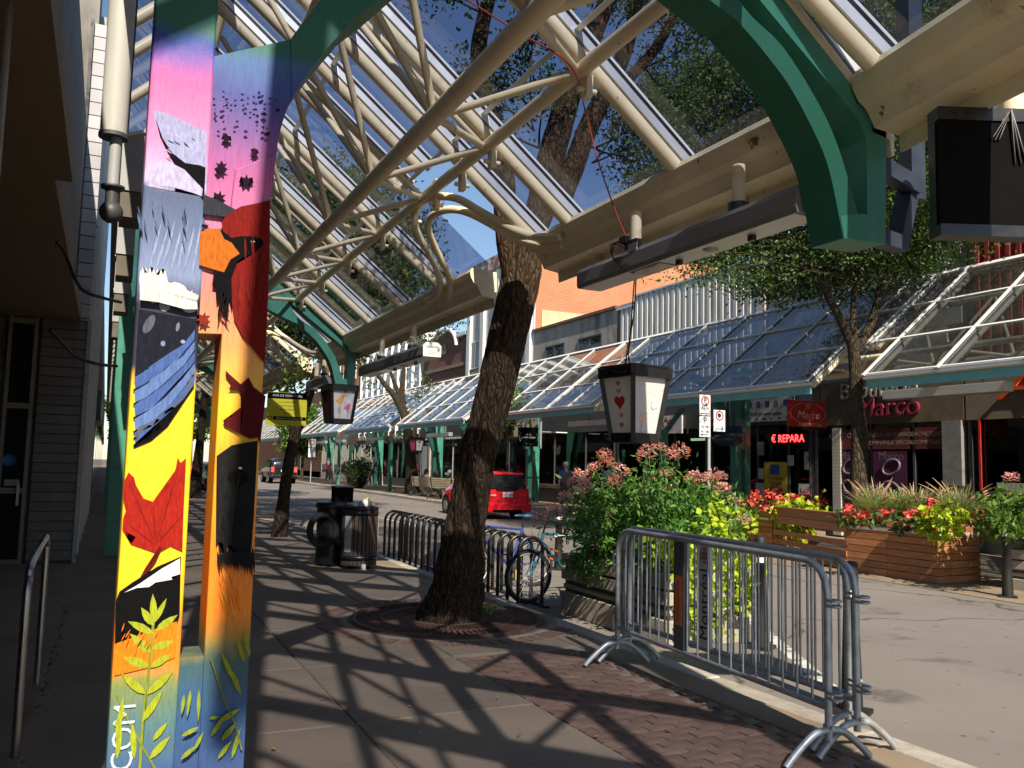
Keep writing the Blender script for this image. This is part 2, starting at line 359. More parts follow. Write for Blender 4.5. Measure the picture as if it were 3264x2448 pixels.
ring = struct(MB().lathe([(1.0, .001), (1.0, .005), (1.13, .005), (1.13, .001)], TC, 64).obj('concrete_ring', CONC))
for k in range(64):
    a = 2*PI*k/64; d = Vector((math.cos(a), math.sin(a), 0)); p = TC+d*1.235
    if p.x > 4.2: continue
    o = link('brick', bm_, ring, loc=(p.x, p.y, .006+R.uniform(0, .004))); o.rotation_euler = (0, 0, a)
lit = MB()                                           # fallen leaves and scraps on the ground
for k in range(420):
    x, y = (R.uniform(.6, 4.4), R.uniform(3.5, 14)) if k % 3 else (3.3+R.gauss(0, .5), 8.1+R.gauss(0, .6))
    if k % 5 == 0: x, y = R.uniform(4.5, 12), R.uniform(4, 14)
    z = .016 if x < 4.4 else RZ+.006
    a = R.uniform(0, 6.28); l = R.uniform(.01, .028); u = Vector((math.cos(a), math.sin(a), R.uniform(-.15, .15)))*l; v_ = Vector((-math.sin(a), math.cos(a), 0))*l*.5; p = Vector((x, y, z))
    lit.add([p-u, p+v_, p+u, p-v_+Vector((0, 0, .004))], [(0, 1, 2, 3)])
stuff(tag(lit.obj('fallen_leaves', leafmat('dead leaf', (.16, .07, .02), (.42, .22, .06), .1)), 'dry fallen leaves scattered over the pavement and road', 'leaves'))

# ------------------------------------------------------------------ near canopies
SL = .8                                               # slope of the glass
GUT = [(.03, 3.79), (.045, 3.85), (.02, 3.90), (-.03, 3.91), (-.30, 3.88), (-.31, 3.47), (-.285, 3.46), (-.275, 3.56), (-.11, 3.585), (-.10, 3.61), (-.055, 3.69), (-.005, 3.73)]
RIDGE_U = 3.05
GUTF = [(.05, 3.985), (-.08, 4.005), (-.12, 3.985), (-.12, 3.89), (.05, 3.89)]
def canopy(name, label, origin, rz, sg, dz, y0, y1, rafs, near=True, inner=True, notches=(), inner_from=None):
    """sg = -1: glass rises towards -X (our side), +1: towards +X (across the street); local y runs along the street.
    notches: stretches where the lowest glass and the gutter are left out for a tree"""
    root = thing(name, label, 'canopy', origin, rz, 'glass street canopies')
    P = lambda u, y, z: (sg*u, y, z+dz)
    zs = lambda u: 3.86+SL*u
    U1 = .98
    segs = []; a_ = y0
    for p, q in sorted(notches): segs.append((a_, p)); a_ = q
    segs.append((a_, y1)); segs = [(p, q) for p, q in segs if q-p > .1]
    for p, q in segs:
        g_ = MB().prism([P(u, p, z) for u, z in (GUT if near else GUTF)], (0, q-p, 0)).obj('gutter', CREAM if near else WHITE, root)
        if not near:
            MB().box(*sorted((sg*-.05, sg*-.02)), p, q, 3.70+dz, 3.868+dz).obj('fascia_strip', TEAL, g_)
            MB().box(*sorted((sg*-.075, sg*.03)), p, q, 3.87+dz, 3.889+dz).obj('lip', CREAM, g_)
    n_ = Vector((sg*-SL, 0, 1)).normalized()
    def raf(u0):
        a, b = Vector(P(u0-.04, 0, zs(u0-.04))), Vector(P(RIDGE_U, 0, zs(RIDGE_U)))
        return (MB().tube([P(u0+.02, 0, zs(u0+.02)), P(RIDGE_U, 0, zs(RIDGE_U))], .058, 12).mesh('rafter', CREAM),
                MB().beam(a+n_*.10, b+n_*.10, .085, .07, n_).beam(a+n_*.155, b+n_*.155, .05, .02, n_).mesh('glazing_bar', ALUM),
                MB().beam(a+n_*.139, b+n_*.139, .095, .016, n_).mesh('gasket', BLACKM),
                MB().beam(a+n_*.172, b+n_*.172, .08 if near else .06, .02, n_).mesh('bar_cap', WHITE))
    full, cut = raf(.0), raf(U1)
    if inner:
        ia, ib = Vector(P(RIDGE_U, 0, zs(RIDGE_U))), Vector(P(3.84, 0, 5.55))
        me_i = MB().tube([ia, ib], .058, 10).mesh('inner_rafter', CREAM)
    inn = lambda y: any(p+.02 < y < q-.02 for p, q in notches)
    for y in rafs:
        r_, b_, k_, c_ = cut if inn(y) else full
        o = link('rafter', r_, root, loc=(0, y, 0))
        link('glazing_bar', b_, o); link('gasket', k_, o); link('bar_cap', c_, o)
        if inner and (inner_from is None or y >= inner_from): link('inner_rafter', me_i, root, loc=(0, y, 0))
    ys = sorted(set([y0]+list(rafs)+[y1])) if near else sorted(rafs)
    us = [-.06, U1, 2.03, RIDGE_U]
    g3 = n_*.145
    for i in range(len(ys)-1):
        ya, yb = ys[i]+.02, ys[i+1]-.02
        if yb-ya < .15: continue
        for j in range(3):
            if j == 0 and inn((ya+yb)/2): continue
            ua, ubb = us[j]+.015, us[j+1]-.015; tl = [R.uniform(-.003, .003) for _ in range(4)]
            q = [Vector(P(ua, ya, zs(ua)))+g3+n_*tl[0], Vector(P(ubb, ya, zs(ubb)))+g3+n_*tl[1], Vector(P(ubb, yb, zs(ubb)))+g3+n_*tl[2], Vector(P(ua, yb, zs(ua)))+g3+n_*tl[3]]
            MB().add(q, [(0, 1, 2, 3)]).obj('glass_pane', GLASSC if near else GLASSF, root)
    L = y1-y0
    for j in (1, 2):
        p = Vector(P(us[j], y0, zs(us[j])))
        if near: MB().beam(p+n_*.115, p+n_*.115+Vector((0, L, 0)), .04, .05, n_).obj('purlin', ALUM, root)
        else: MB().beam(p+n_*.165, p+n_*.165+Vector((0, L, 0)), .05, .03, n_).obj('purlin', WHITE, root)
    p = Vector(P(RIDGE_U, y0, zs(RIDGE_U))); MB().beam(p+n_*.16, p+n_*.16+Vector((0, L, 0)), .12, .06, n_).obj('ridge', ALUM if near else WHITE, root)
    MB().tube([p, p+Vector((0, L, 0))], .06, 10).obj('ridge_pipe', CREAM, root)
    # truss: lower pipe, two pipes under the glass, web braces
    pu, pz, qu, qz, su, sz = 1.65, 4.27, .86, 4.45, 2.35, 5.62
    MB().tube([P(pu, y0, pz), P(pu, y1, pz)], .075, 14).obj('lower_chord', CREAM, root)
    MB().tube([P(qu, y0, qz), P(qu, y1, qz)], .058, 12).obj('outer_chord', CREAM, root)
    MB().tube([P(su, y0, sz), P(su, y1, sz)], .05, 12).obj('upper_chord', CREAM, root)
    rf = sorted(rafs); web = MB()
    step = 1.69; nodes = [rf[0]+step*k for k in range(int((rf[-1]-rf[0])/step)+1)]
    for y in rf:
        if near:
            h = MB().prism([Vector(P(qu-.03, y-.05, qz-.04)), Vector(P(qu-.03, y+.05, qz-.04)), Vector(P(qu-.03, y+.04, qz-.2)), Vector(P(qu-.03, y-.04, qz-.2))], (-sg*.05, 0, 0)).obj('hinge_plate', CREAM, root)
            MB().tube([P(qu-.13, y, qz-.14), P(qu+.02, y, qz-.14)], .022, 8).obj('bolt', CREAM, h)
            MB().box(*sorted((sg*(qu-.06), sg*(qu-.02))), y-.06, y+.06, qz+dz-.02, qz+dz+.12).obj('gusset', CREAM, root)
    for i, y in enumerate(nodes):
        ym = y+step/2
        ends_ = [(P(pu, ym, pz), P(qu, y, qz)), (P(pu, ym, pz), P(su, y, sz))]
        if ym+step/2 <= y1: ends_ += [(P(pu, ym, pz), P(qu, y+step, qz)), (P(pu, ym, pz), P(su, y+step, sz))]
        if near: ends_ += [(P(qu, y, qz), P(su, y, sz)), (P(pu, ym, pz), P(RIDGE_U-.12, ym, 6.16))]
        for p, q in ends_:
            if ym > y1: continue
            if near: MB().tube([p, q], .032, 8, False).obj('brace', CREAM, root)
            else: web.tube([p, q], .034, 6, False)
    if not near: stuff(web.obj('brace', CREAM, root))
    if inner:
        yi = y0 if inner_from is None else inner_from; L = y1-yi
        MB().beam(P(3.86, yi, 5.5), P(3.86, y1, 5.5), .16, .22).obj('inner_gutter', DARKGREY, root)
        q = [Vector(ia)+Vector((0, yi, .15)), Vector(ib)+Vector((0, yi, .15))]
        MB().add([q[0], q[1], q[1]+Vector((0, L, 0)), q[0]+Vector((0, L, 0))], [(0, 1, 2, 3)]).obj('inner_glass', GLASSC, root)
    return root
G = 1.69
canopy('glass_canopy', 'cream pipe canopy overhead at the top right whose gutter angles away past the green arch', (3.8, 3.5, 0), rad(-10), -1, 0, -7.2, -.02, [-.18-G*k for k in range(5)], inner_from=-3.9)  # unseen inner slope added, cut short to shade only the painted post's top
canopy('glass_canopy', 'cream pipe and glass canopy from the painted post past the big tree', (3.8, 0, 0), 0, -1, 0, 3.5, 17.9, [3.56, 5.21, 6.9, 7.62, 8.35, 9.05, 10.3, 11.95, 13.6, 15.25, 16.95], notches=[(7.62, 9.22), (17.6, 17.9)])
canopy('glass_canopy', 'cream canopy bay behind the thin leaning tree with the parking notice', (3.8, 0, 0), 0, -1, 0, 17.92, 28.9, [18.1]+[19.35+G*k for k in range(6)], notches=[(17.92, 19.3), (28.4, 28.9)])
canopy('glass_canopy', 'farthest cream canopy seen between the two painted posts', (3.8, 0, 0), 0, -1, 0, 28.95, 72, [30.15+G*k for k in range(25)], near=False, notches=[(28.95, 30.1)])
# the bent rails round the tree openings
def onCan(x, y, off=-.1):                             # photo point -> plane just under the near glass
    n = Vector((SL, 0, 1)); d = ray(x*S, y*S); p0 = Vector((3.8, 0, 3.86+off)); return EV+d*((p0-EV).dot(n)/d.dot(n))
def c2(x, y): return ((1088+x*.4919)/S, y*.4919/S)
def c8(x, y): return ((800+x*.3617)/S, (600+y*.3617)/S)
t1 = [c2(1420, 1530), c2(1260, 1535), c2(1100, 1480), c2(900, 1370), c2(760, 1290), c2(640, 1275), c2(520, 1310), c2(472, 1420), c8(1470, 400), c8(1560, 560), c8(1640, 720), c8(1668, 850), c8(1640, 940), c8(1545, 990)]
t2 = [c2(1440, 1590), c2(1330, 1605), c2(1150, 1560), c2(950, 1440), c2(800, 1370), c2(680, 1360), c2(590, 1400), c2(560, 1470), c8(1590, 450), c8(1660, 600), c8(1740, 760), c8(1760, 880), c8(1740, 980), c8(1650, 1020)]
rt = thing('bent_rail', 'pair of looping cream pipes round the canopy opening for the big tree', 'railing')
for t_ in (t1, t2): MB().tube(smooth_pts([onCan(*p) for p in t_], 5), .042, 10).obj('pipe', CREAM, rt)
r2 = copy_tree(rt); r2.location = (0, 10.4, 0); r2['label'] = 'pair of looping cream pipes over the thin leaning tree by the parking notice'
r3 = copy_tree(rt); r3.location = (0, 21.3, 0); r3['label'] = 'small far pair of looping cream pipes between the canopy bays down the pavement'

# ------------------------------------------------------------------ green arches on posts
def P35(pts): return [onY(x, y, 3.5) for x, y in pts]
def c3(x, y): return ((2176+x*.4919)/S, y*.4919/S)
LP = (.07, .30)                                       # left post, x range
D_ = .24                                              # depth of the box sections
in_l = [(.385, 2.6), (.40, 3.0)]
def xz(v): return (v.x, v.z)
lo = [(.552, 0), (.55, 1.2), (.55, 2.18), (.543, 2.64)]+[xz(onY(x, y, 3.5)) for x, y in ((597, 330), (612, 260), (640, 195), (690, 125), (745, 62), (800, 15))]
lo_r = [xz(onY(*c3(*p), 3.5)) for p in ((240, 50), (420, 210), (570, 390), (700, 570), (850, 850), (950, 1100), (1040, 1540))]
up_l = [xz(onY(x, y, 3.5)) for x, y in ((628, 84), (680, 16))]
up_r = [xz(onY(*c3(*p), 3.5)) for p in ((360, 0), (640, 290), (870, 650), (1000, 930), (1110, 1290), (1180, 1540))]
low = smooth_pts([(a, 3.5, b) for a, b in lo+[(1.75, 4.36)]+lo_r], 4)
upp = smooth_pts([(a, 3.5, b) for a, b in up_l+[(1.0, 4.0), (1.8, 4.62), (2.55, 4.62)]+up_r], 4)
def band(mb, lower, upper, depth):                    # a curved box section between two edges in the plane y = 3.5
    n = 60
    def res(p):
        L = [0]
        for i in range(1, len(p)): L.append(L[-1]+(p[i]-p[i-1]).length)
        out = []
        for k in range(n+1):
            t = L[-1]*k/n; i = max(j for j in range(len(L)) if L[j] <= t+1e-9); i = min(i, len(p)-2)
            f = (t-L[i])/max(1e-9, L[i+1]-L[i]); out.append(p[i].lerp(p[i+1], min(1, f)))
        return out
    a, b = res(lower), res(upper); vs = []
    for i in range(n+1): vs += [a[i], b[i], b[i]+Vector((0, depth, 0)), a[i]+Vector((0, depth, 0))]
    fs = [(i*4+j, i*4+(j+1) % 4, i*4+4+(j+1) % 4, i*4+4+j) for i in range(n) for j in range(4)]+[(0, 1, 2, 3), (n*4+3, n*4+2, n*4+1, n*4)]
    mb.add(vs, fs); return mb
cut = next(i for i, p in enumerate(low) if p.z > 3.2)
def arch_post(label, mats, y, rx=1):
    root = thing('arch_post', label, 'post', (0, y-3.5, 0), 0, 'green arch posts carrying the canopies')
    ml, mr, mg = mats
    MB().box(LP[0], LP[1], 3.5, 3.5+D_, -.01, 6.15).obj('post', ml, root, .008)
    MB().prism([(.385, 3.5, -.01), (.552, 3.5, -.01), (.55, 3.5, 2.18), (.543, 3.5, 2.64), (.56, 3.5, 2.85), (.40, 3.5, 2.75), (.385, 3.5, 2.4)], (0, D_, 0)).obj('post', mr, root, .006)
    wz = onY(450, 718, 3.5).z; web = [(LP[1]-.002, wz-.005), (.386, wz), (.386, 2.5), (.4, 2.75), (.56, 2.85)]+[xz(p) for p in low if 2.66 < p.z < 3.5 and p.x < 1.0]+[up_l[0], (LP[1]-.002, 3.2)]
    MB().prism([(a, 3.506, b) for a, b in web], (0, D_-.012, 0)).obj('web_plate', mr, root)
    MB().box(.30, .386, 3.512, 3.7, -.01, .85).obj('base_plate', mr, root)
    lw = [p for p in low if p.x > .6 and p.z > 2.9] if False else low[cut-3:]
    band(MB(), lw, upp, D_).obj('arch', mr, root)
    st = [(onY(*c3(500, 0), 3.5)), (onY(*c3(760, 330), 3.5)), (onY(*c3(1140, 770), 3.5))]
    tp = [(onY(*c3(660, 0), 3.5)), (onY(*c3(900, 300), 3.5)), (onY(*c3(1145, 615), 3.5)), (onY(*c3(1320, 830), 3.5))]
    k = 2.95; d0 = (st[0]-st[2]); d0 = d0/abs(d0.x); d1 = (tp[0]-tp[2]); d1 = d1/abs(d1.x)
    up0 = st[0]+d0*(st[0].x-.30); up1 = tp[0]+d1*(tp[0].x-.30)
    MB().prism([up0, st[0], st[2], onY(*c3(1190, 900), 3.5), onY(*c3(1200, 1540), 3.5), onY(*c3(1315, 1575), 3.5), tp[3], tp[2], tp[0], up1], (0, D_, 0)).obj('strut', mg, root)
    fp = [onY(*c3(1020, 1400), 3.5), onY(*c3(1045, 1545), 3.5), onY(*c3(1315, 1580), 3.5), onY(*c3(1218, 1400), 3.5), onY(*c3(1190, 1390), 3.5), onY(*c3(1165, 1385), 3.5)]
    MB().prism([p+Vector((0, -.004, 0)) for p in fp], (0, D_+.008, 0)).obj('foot', mg, root)
    return root
def zr(y): return onY(420, y, 3.5).z
def mural(name, stops, edge=.0):
    m, n, b = newmat(name); v = coords(n); sp = n.nodes.new('ShaderNodeSeparateXYZ'); lk(n, v, sp.inputs[0])
    w = n.nodes.new('ShaderNodeMath'); w.operation = 'MULTIPLY_ADD'; lk(n, noise(n, v, 9, 3), w.inputs[0]); w.inputs[1].default_value = .10; lk(n, sp.outputs['Z'], w.inputs[2])
    mr = n.nodes.new('ShaderNodeMapRange'); mr.inputs[1].default_value = .05; mr.inputs[2].default_value = 4.05; lk(n, w.outputs[0], mr.inputs[0])
    c = ramp(n, mr.outputs[0], [((zr(y)+.05-.05)/4, col) for y, col in stops])
    gx = n.nodes.new('ShaderNodeMapRange'); gx.inputs[1].default_value = .62; gx.inputs[2].default_value = .95; lk(n, sp.outputs['X'], gx.inputs[0]); c = mixc(n, gx.outputs[0], c, GRN)
    mp = n.nodes.new('ShaderNodeMapping'); mp.inputs['Scale'].default_value = (30, 30, 5); lk(n, v, mp.inputs[0])
    c = mixc(n, 1., c, ramp(n, noise(n, mp.outputs[0], 3, 4), [(.3, (.86,)*3), (.7, (1.1,)*3)]), 'MULTIPLY')
    lk(n, c, b.inputs['Base Color']); b.inputs['Roughness'].default_value = .5; b.inputs['Specular IOR Level'].default_value = .3; bump(n, b, noise(n, v, 160, 2), .12); return m
_x = 0
GRN, BLU, VIO, PNK = (.03, .15, .095), (.035, .075, .36), (.20, .10, .44), (.62, .12, .36)
SLT, YEL, ORG, OLV, DBL = (.07, .10, .20), (.92, .56, .02), (.85, .24, .02), (.22, .27, .08), (.05, .11, .27)
ML = mural('mural paint on the left post', [(0, GRN), (62, GRN), (92, BLU), (125, VIO), (185, PNK), (330, (.75, .25, .5)), (405, (.5, .45, .72)), (420, SLT), (520, (.12, .17, .32)), (600, (.2, .26, .45)), (660, (.02, .02, .04)), (800, (.025, .03, .06)), (840, YEL), (1290, YEL), (1340, ORG), (1425, ORG), (1470, OLV), (1540, (.1, .2, .2)), (1659, DBL)])
MR = mural('mural paint on the right post', [(0, GRN), (70, GRN), (105, (.06, .14, .36)), (190, (.06, .07, .30)), (270, (.20, .08, .30)), (360, (.42, .10, .30)), (470, (.6, .17, .34)), (640, (.75, .22, .17)), (740, (.8, .32, .10)), (900, YEL), (950, (.85, .45, .03)), (1210, ORG), (1330, ORG), (1385, (.30, .22, .05)), (1430, (.05, .11, .12)), (1530, (.04, .11, .25)), (1659, (.04, .08, .22))])
post1 = arch_post('tall twin post painted with birds and maple leaves under the nearest arch', (ML, MR, GREEN), 3.5)
pg = arch_post('plain green twin post with arch holding the bird lantern down the pavement', (GREEN, GREEN, GREEN), 15.3)
dup(pg, (0, 27.1-3.5, 0), label='farther green arch seen between the painted posts')
dup(pg, (0, 38.9-3.5, 0), label='farthest green arch on the near pavement, half hidden by the painted posts')

# painted motifs on the nearest post: flat paint just proud of the steel
PC = {}
def paint(col):
    if col not in PC:
        m, n, b = newmat('mural colour'); v = coords(n); mp = n.nodes.new('ShaderNodeMapping'); mp.inputs['Scale'].default_value = (40, 40, 10); lk(n, v, mp.inputs[0])
        c = ramp(n, noise(n, mp.outputs[0], 3, 5), [(.25, sc(col, .62)), (.6, col), (.8, sc(col, 1.25))]); lk(n, c, b.inputs['Base Color']); b.inputs['Roughness'].default_value = .75; b.inputs['Specular IOR Level'].default_value = .06; PC[col] = m
    return PC[col]
_lay = [0]
def decal(name, pts, col, lab=None):
    _lay[0] += 1; y = 3.4985-.00012*_lay[0]
    v = [onY(px, py, y) for px, py in pts]
    bm = bmesh.new(); f = bm.faces.new([bm.verts.new(p) for p in v]); bmesh.ops.triangulate(bm, faces=[f]); me = bpy.data.meshes.new(name); bm.to_mesh(me); bm.free()
    me.materials.append(paint(col)); o = link(name, me, post1)
    if lab: o['label'] = lab
    return o
def star(cx, cy, r, n=9, ph=0., inn=.5, sx=1.): return [(cx+sx*r*(1 if k % 2 == 0 else inn)*math.cos(ph+PI*k/n), cy+r*(1 if k % 2 == 0 else inn)*math.sin(ph+PI*k/n)) for k in range(2*n)]
def ell(cx, cy, a, b, th=0., n=18): return [(cx+a*math.cos(t)*math.cos(th)-b*math.sin(t)*math.sin(th), cy+a*math.cos(t)*math.sin(th)+b*math.sin(t)*math.cos(th)) for t in [2*PI*k/n for k in range(n)]]
def blade(x0, y0, x1, y1, wd):                        # a lance shaped leaf
    dx, dy = x1-x0, y1-y0; L = math.hypot(dx, dy); nx, ny = -dy/L, dx/L
    return [(x0+dx*t+s*nx*wd*h, y0+dy*t+s*ny*wd*h) for s, ts in ((1, ((0, .1), (.2, .75), (.45, 1), (.7, .75), (1, 0))), (-1, ((.7, .75), (.45, 1), (.2, .75)))) for t, h in ts]
INK, MAR, RED, LILAC, NAVY, LIME = (.006, .0055, .007), (.09, .01, .012), (.36, .02, .012), (.36, .38, .62), (.05, .09, .24), (.36, .42, .03)
# left post
decal('painted_wing', [(332, 237), (362, 246), (405, 266), (446, 286), (446, 394), (420, 380), (392, 362), (368, 330), (347, 290), (334, 256)], LILAC)
decal('painted_wing', [(336, 256), (352, 300), (372, 330), (400, 352), (432, 357), (444, 362), (441, 436), (424, 412), (408, 390), (384, 366), (362, 330), (346, 296)], INK, 'black stripe of the painted wing')
decal('painted_breast', [(320, 372), (338, 352), (354, 344), (372, 356), (398, 366), (420, 392), (438, 408), (436, 424), (400, 410), (350, 400), (318, 402)], (.5, .47, .72))
for k in range(7): decal('painted_stroke', blade(318+16*k, 600-8*(k % 3), 352+14*k, 470+14*(k % 2), 3), (.30, .36, .55))
decal('painted_breast', [(303, 640), (304, 600)]+[(304+4*k, 588-14*(k % 2)+k*.6) for k in range(1, 14)]+[(364, 612), (352, 650), (330, 655)], (.70, .70, .68))
decal('painted_breast', ell(380, 632, 26, 22, .3)+[], (.68, .67, .70)); decal('painted_breast', ell(408, 658, 20, 17, .5), (.6, .58, .66)); decal('painted_breast', ell(356, 660, 12, 13), (.34, .36, .42))
decal('painted_plumage', [(300, 668), (425, 690), (420, 770), (410, 838), (395, 850), (290, 830)], (.015, .017, .03))
decal('painted_plumage', ell(322, 700, 10, 22, .5), (.10, .11, .16)); decal('painted_plumage', ell(384, 706, 4, 10, .2), (.18, .19, .26)); decal('painted_plumage', ell(352, 742, 5, 6), (.2, .25, .42)); decal('painted_plumage', ell(395, 738, 5, 4), (.3, .33, .45))
for k in range(5):
    y0 = 815+30*k; y1 = 738+24*k
    decal('painted_feather', smooth2 if False else [(290, y0), (318, y0-16), (356, y0-46), (396, y1+6), (421, y1-26), (420, y1-6), (398, y1+26), (362, y0-24), (326, y0+8), (292, y0+24)], ((.07, .13, .36), (.12, .2, .46))[k % 2])
    decal('painted_feather', [(288, y0+26), (326, y0+9), (362, y0-22), (398, y1+27), (419, y1-2), (419, y1+4), (398, y1+34), (362, y0-13), (326, y0+18), (288, y0+34)], INK)
decal('painted_feather', [(287, 950)]+[(290+8*k, 948-k*6.6+(5 if k % 2 else -4)) for k in range(12)]+[(412, 838), (416, 800), (398, 850), (350, 900), (300, 922)], (.10, .12, .17))
decal('painted_leaf', [(268, 1040), (278, 1020), (290, 1032), (296, 1058), (308, 1076), (330, 1084), (350, 1072), (368, 1048), (380, 1010), (384, 988), (390, 1000), (402, 990), (396, 1120), (394, 1192), (368, 1180), (340, 1196), (312, 1186), (283, 1176), (293, 1160), (264, 1144), (266, 1120), (272, 1104), (266, 1080)], RED, 'big red maple leaf')
for q in ((278, 1040), (330, 1090), (386, 1010), (396, 1110), (272, 1130)): decal('painted_vein', blade(336, 1178, q[0], q[1], 1.6), (.20, .012, .01))
decal('painted_stem', [(344, 1180), (350, 1184), (336, 1216), (318, 1236), (300, 1262), (296, 1260), (312, 1230), (330, 1212)], (.12, .01, .01))
decal('painted_band', [(258, 1278), (286, 1258), (340, 1224), (391, 1202), (388, 1330), (383, 1345), (330, 1362), (248, 1392), (250, 1300)], INK)
decal('painted_band', [(268, 1280), (300, 1262), (350, 1228), (389, 1206), (389, 1240), (370, 1246), (372, 1252), (336, 1258), (322, 1268), (296, 1270)], (.78, .78, .80), 'white stripe')
decal('painted_band', [(246, 1392), (382, 1342), (378, 1420), (330, 1440), (246, 1460)], (.88, .22, .015), 'orange band')
stems = [((302, 1659), (308, 1560), (318, 1480), (326, 1400), (332, 1340), (333, 1300))]
def line(pts, w_, col, nm='painted_stem'):
    L = [(x-w_, y) for x, y in pts]; Rr = [(x+w_, y) for x, y in pts][::-1]; decal(nm, L+Rr, col)
line(stems[0], 3, (.25, .30, .03)); line([(334, 1659), (300, 1600), (272, 1545), (252, 1500)], 3, (.2, .26, .05))
for q in ((333, 1345, 330, 1282, 8), (333, 1345, 360, 1292, 6), (331, 1352, 305, 1312, 9), (331, 1368, 276, 1342, 9), (336, 1362, 384, 1328, 8), (326, 1410, 280, 1368, 10), (328, 1402, 376, 1384, 8), (322, 1440, 266, 1420, 10), (324, 1442, 372, 1412, 8), (314, 1500, 262, 1455, 10), (316, 1500, 374, 1450, 9), (306, 1560, 352, 1490, 8), (250, 1600, 268, 1500, 6), (252, 1640, 262, 1560, 6), (322, 1640, 368, 1590, 8), (290, 1640, 286, 1560, 7), (330, 1600, 362, 1560, 6), (246, 1570, 270, 1540, 5)):
    decal('painted_plant_leaf', blade(*q), LIME)
t_ = txt('.COM', .105, onY(268, 1600, 3.4930), paint((.55, .62, .72)), post1, ext=.0004); t_.rotation_euler = (PI/2, -PI/2, 0)
# right post and web
for k in range(46):
    x = R.uniform(448, 618); y = R.uniform(196, 290); s_ = R.uniform(1.5, 4) if k < 34 else R.uniform(3, 6)
    if x > 602-(y-196)*.1: continue
    decal('painted_small_leaf', star(x, y, s_*1.1, 6, R.uniform(0, 3)), (.05, .02, .06))
for (x, y, s_) in ((489, 300, 10), (549, 330, 9), (478, 362, 14), (532, 392, 14), (473, 428, 15), (570, 246, 6), (577, 290, 6), (600, 238, 4), (556, 250, 4), (444, 490, 8)): decal('painted_small_leaf', [(px_+ (.0), py_) for px_, py_ in star(x, y, s_*1.15, 7, R.uniform(0, 3), .48)], (.02, .008, .02))
decal('painted_beak', [(440, 420), (470, 432), (516, 456), (500, 470), (438, 462)], (.035, .04, .055))
decal('painted_head', [(482, 500), (478, 480), (492, 462), (520, 446), (560, 438), (584, 432), (582, 560), (576, 720), (572, 786), (552, 760), (524, 726), (506, 690), (500, 640), (498, 560)], (.20, .014, .012), 'red head and breast of the bird')
decal('painted_beak', [(432, 502), (450, 494), (476, 494), (498, 520), (518, 548), (498, 560), (484, 588), (455, 580), (430, 572)], (.52, .14, .02), 'orange beak')
decal('painted_mask', [(474, 494), (488, 504), (500, 514), (520, 510), (548, 510), (566, 516), (570, 528), (552, 545), (525, 556), (512, 570), (500, 600), (502, 676), (494, 640), (486, 682), (478, 640), (468, 655), (466, 620), (458, 618), (462, 585), (484, 588), (500, 560), (518, 548), (500, 524), (484, 516)], INK, 'black face mask')
decal('painted_eye', ell(544, 527, 16, 13), (.004, .004, .005)); decal('painted_eye', ell(546, 522, 4, 2.5), (.85, .85, .85))
decal('painted_small_leaf', star(440, 690, 17, 7, .4), (.22, .03, .02)); 
decal('painted_leaf', [(487, 800), (500, 812), (520, 830), (537, 815), (548, 836), (574, 856), (562, 960), (556, 945), (540, 948), (520, 938), (484, 918), (482, 908), (506, 898), (520, 880), (528, 862), (516, 842), (494, 842), (500, 828), (488, 812)], MAR, 'dark red maple leaf')
decal('painted_plumage', [(468, 985), (500, 962), (530, 956), (557, 952), (548, 1120), (540, 1225)]+[(536-5*k, 1204+(-14 if k % 2 else 16)-k*1.5) for k in range(14)]+[(466, 1180), (470, 1060)], (.016, .016, .017), 'black bird with a small eye')
decal('painted_eye', ell(514, 1032, 22, 18), (.007, .007, .007)); decal('painted_eye', ell(519, 1011, 4, 2.6), (.75, .75, .72))
for q in ((528, 1430, 512, 1380, 5), (540, 1420, 526, 1360, 5), (520, 1500, 496, 1440, 6), (505, 1470, 478, 1408, 6), (470, 1560, 520, 1530, 6), (478, 1600, 512, 1560, 6), (500, 1640, 520, 1570, 5), (456, 1590, 486, 1545, 5), (452, 1552, 474, 1548, 4), (470, 1640, 500, 1600, 5)): decal('painted_plant_leaf', blade(*q), (.26, .33, .03))
for q in ((398, 1500, 392, 1545, 4), (412, 1490, 404, 1550, 4), (430, 1490, 428, 1560, 4), (392, 1590, 430, 1570, 5), (390, 1640, 425, 1610, 5), (420, 1620, 440, 1580, 4)): decal('painted_plant_leaf', blade(*q), (.26, .33, .03))
line([(455, 1420), (480, 1500), (510, 1570), (522, 1620)], 2, (.16, .2, .05))
def strokes(n, x0, x1, y0, y1, dx, dy, cols, w_=2.2):
    for k in range(n):
        x, y = R.uniform(x0, x1), R.uniform(y0, y1); f = R.uniform(.5, 1); c = cols[k % len(cols)]
        decal('painted_stroke', blade(x, y, x+dx*f+R.uniform(-3, 3), y+dy*f, R.uniform(.5, 1)*w_), c)
strokes(26, 470, 512, 1225, 1320, 16, 60, ((.88, .34, .03), (.78, .20, .012), (.88, .40, .06)), 1.4)
strokes(16, 510, 562, 470, 640, 4, 60, ((.23, .018, .013), (.16, .012, .012)), 3)
strokes(12, 474, 530, 980, 1130, -6, 50, ((.022, .022, .023), (.012, .012, .012)), 3)
strokes(14, 296, 400, 430, 500, 8, 44, ((.08, .11, .22), (.11, .15, .28)), 2.5)
strokes(12, 256, 350, 1360, 1420, 14, -30, ((.90, .30, .04), (.82, .18, .012)), 1.6)
strokes(8, 350, 420, 280, 340, 18, 12, ((.42, .43, .68), (.46, .42, .64)), 1.8)
decal('painted_breast', [(302, 612), (330, 598), (372, 612), (424, 636), (427, 668), (400, 668), (340, 652), (302, 648)], (.66, .66, .66))
for k in range(28):                                   # ragged feather edges
    x = 303+k*4.4; decal('painted_stroke', blade(x, 618+k*1.2, x+4+R.uniform(-3, 3), 582+k*1.9+R.uniform(-6, 6), 3.2), (.68, .68, .67))
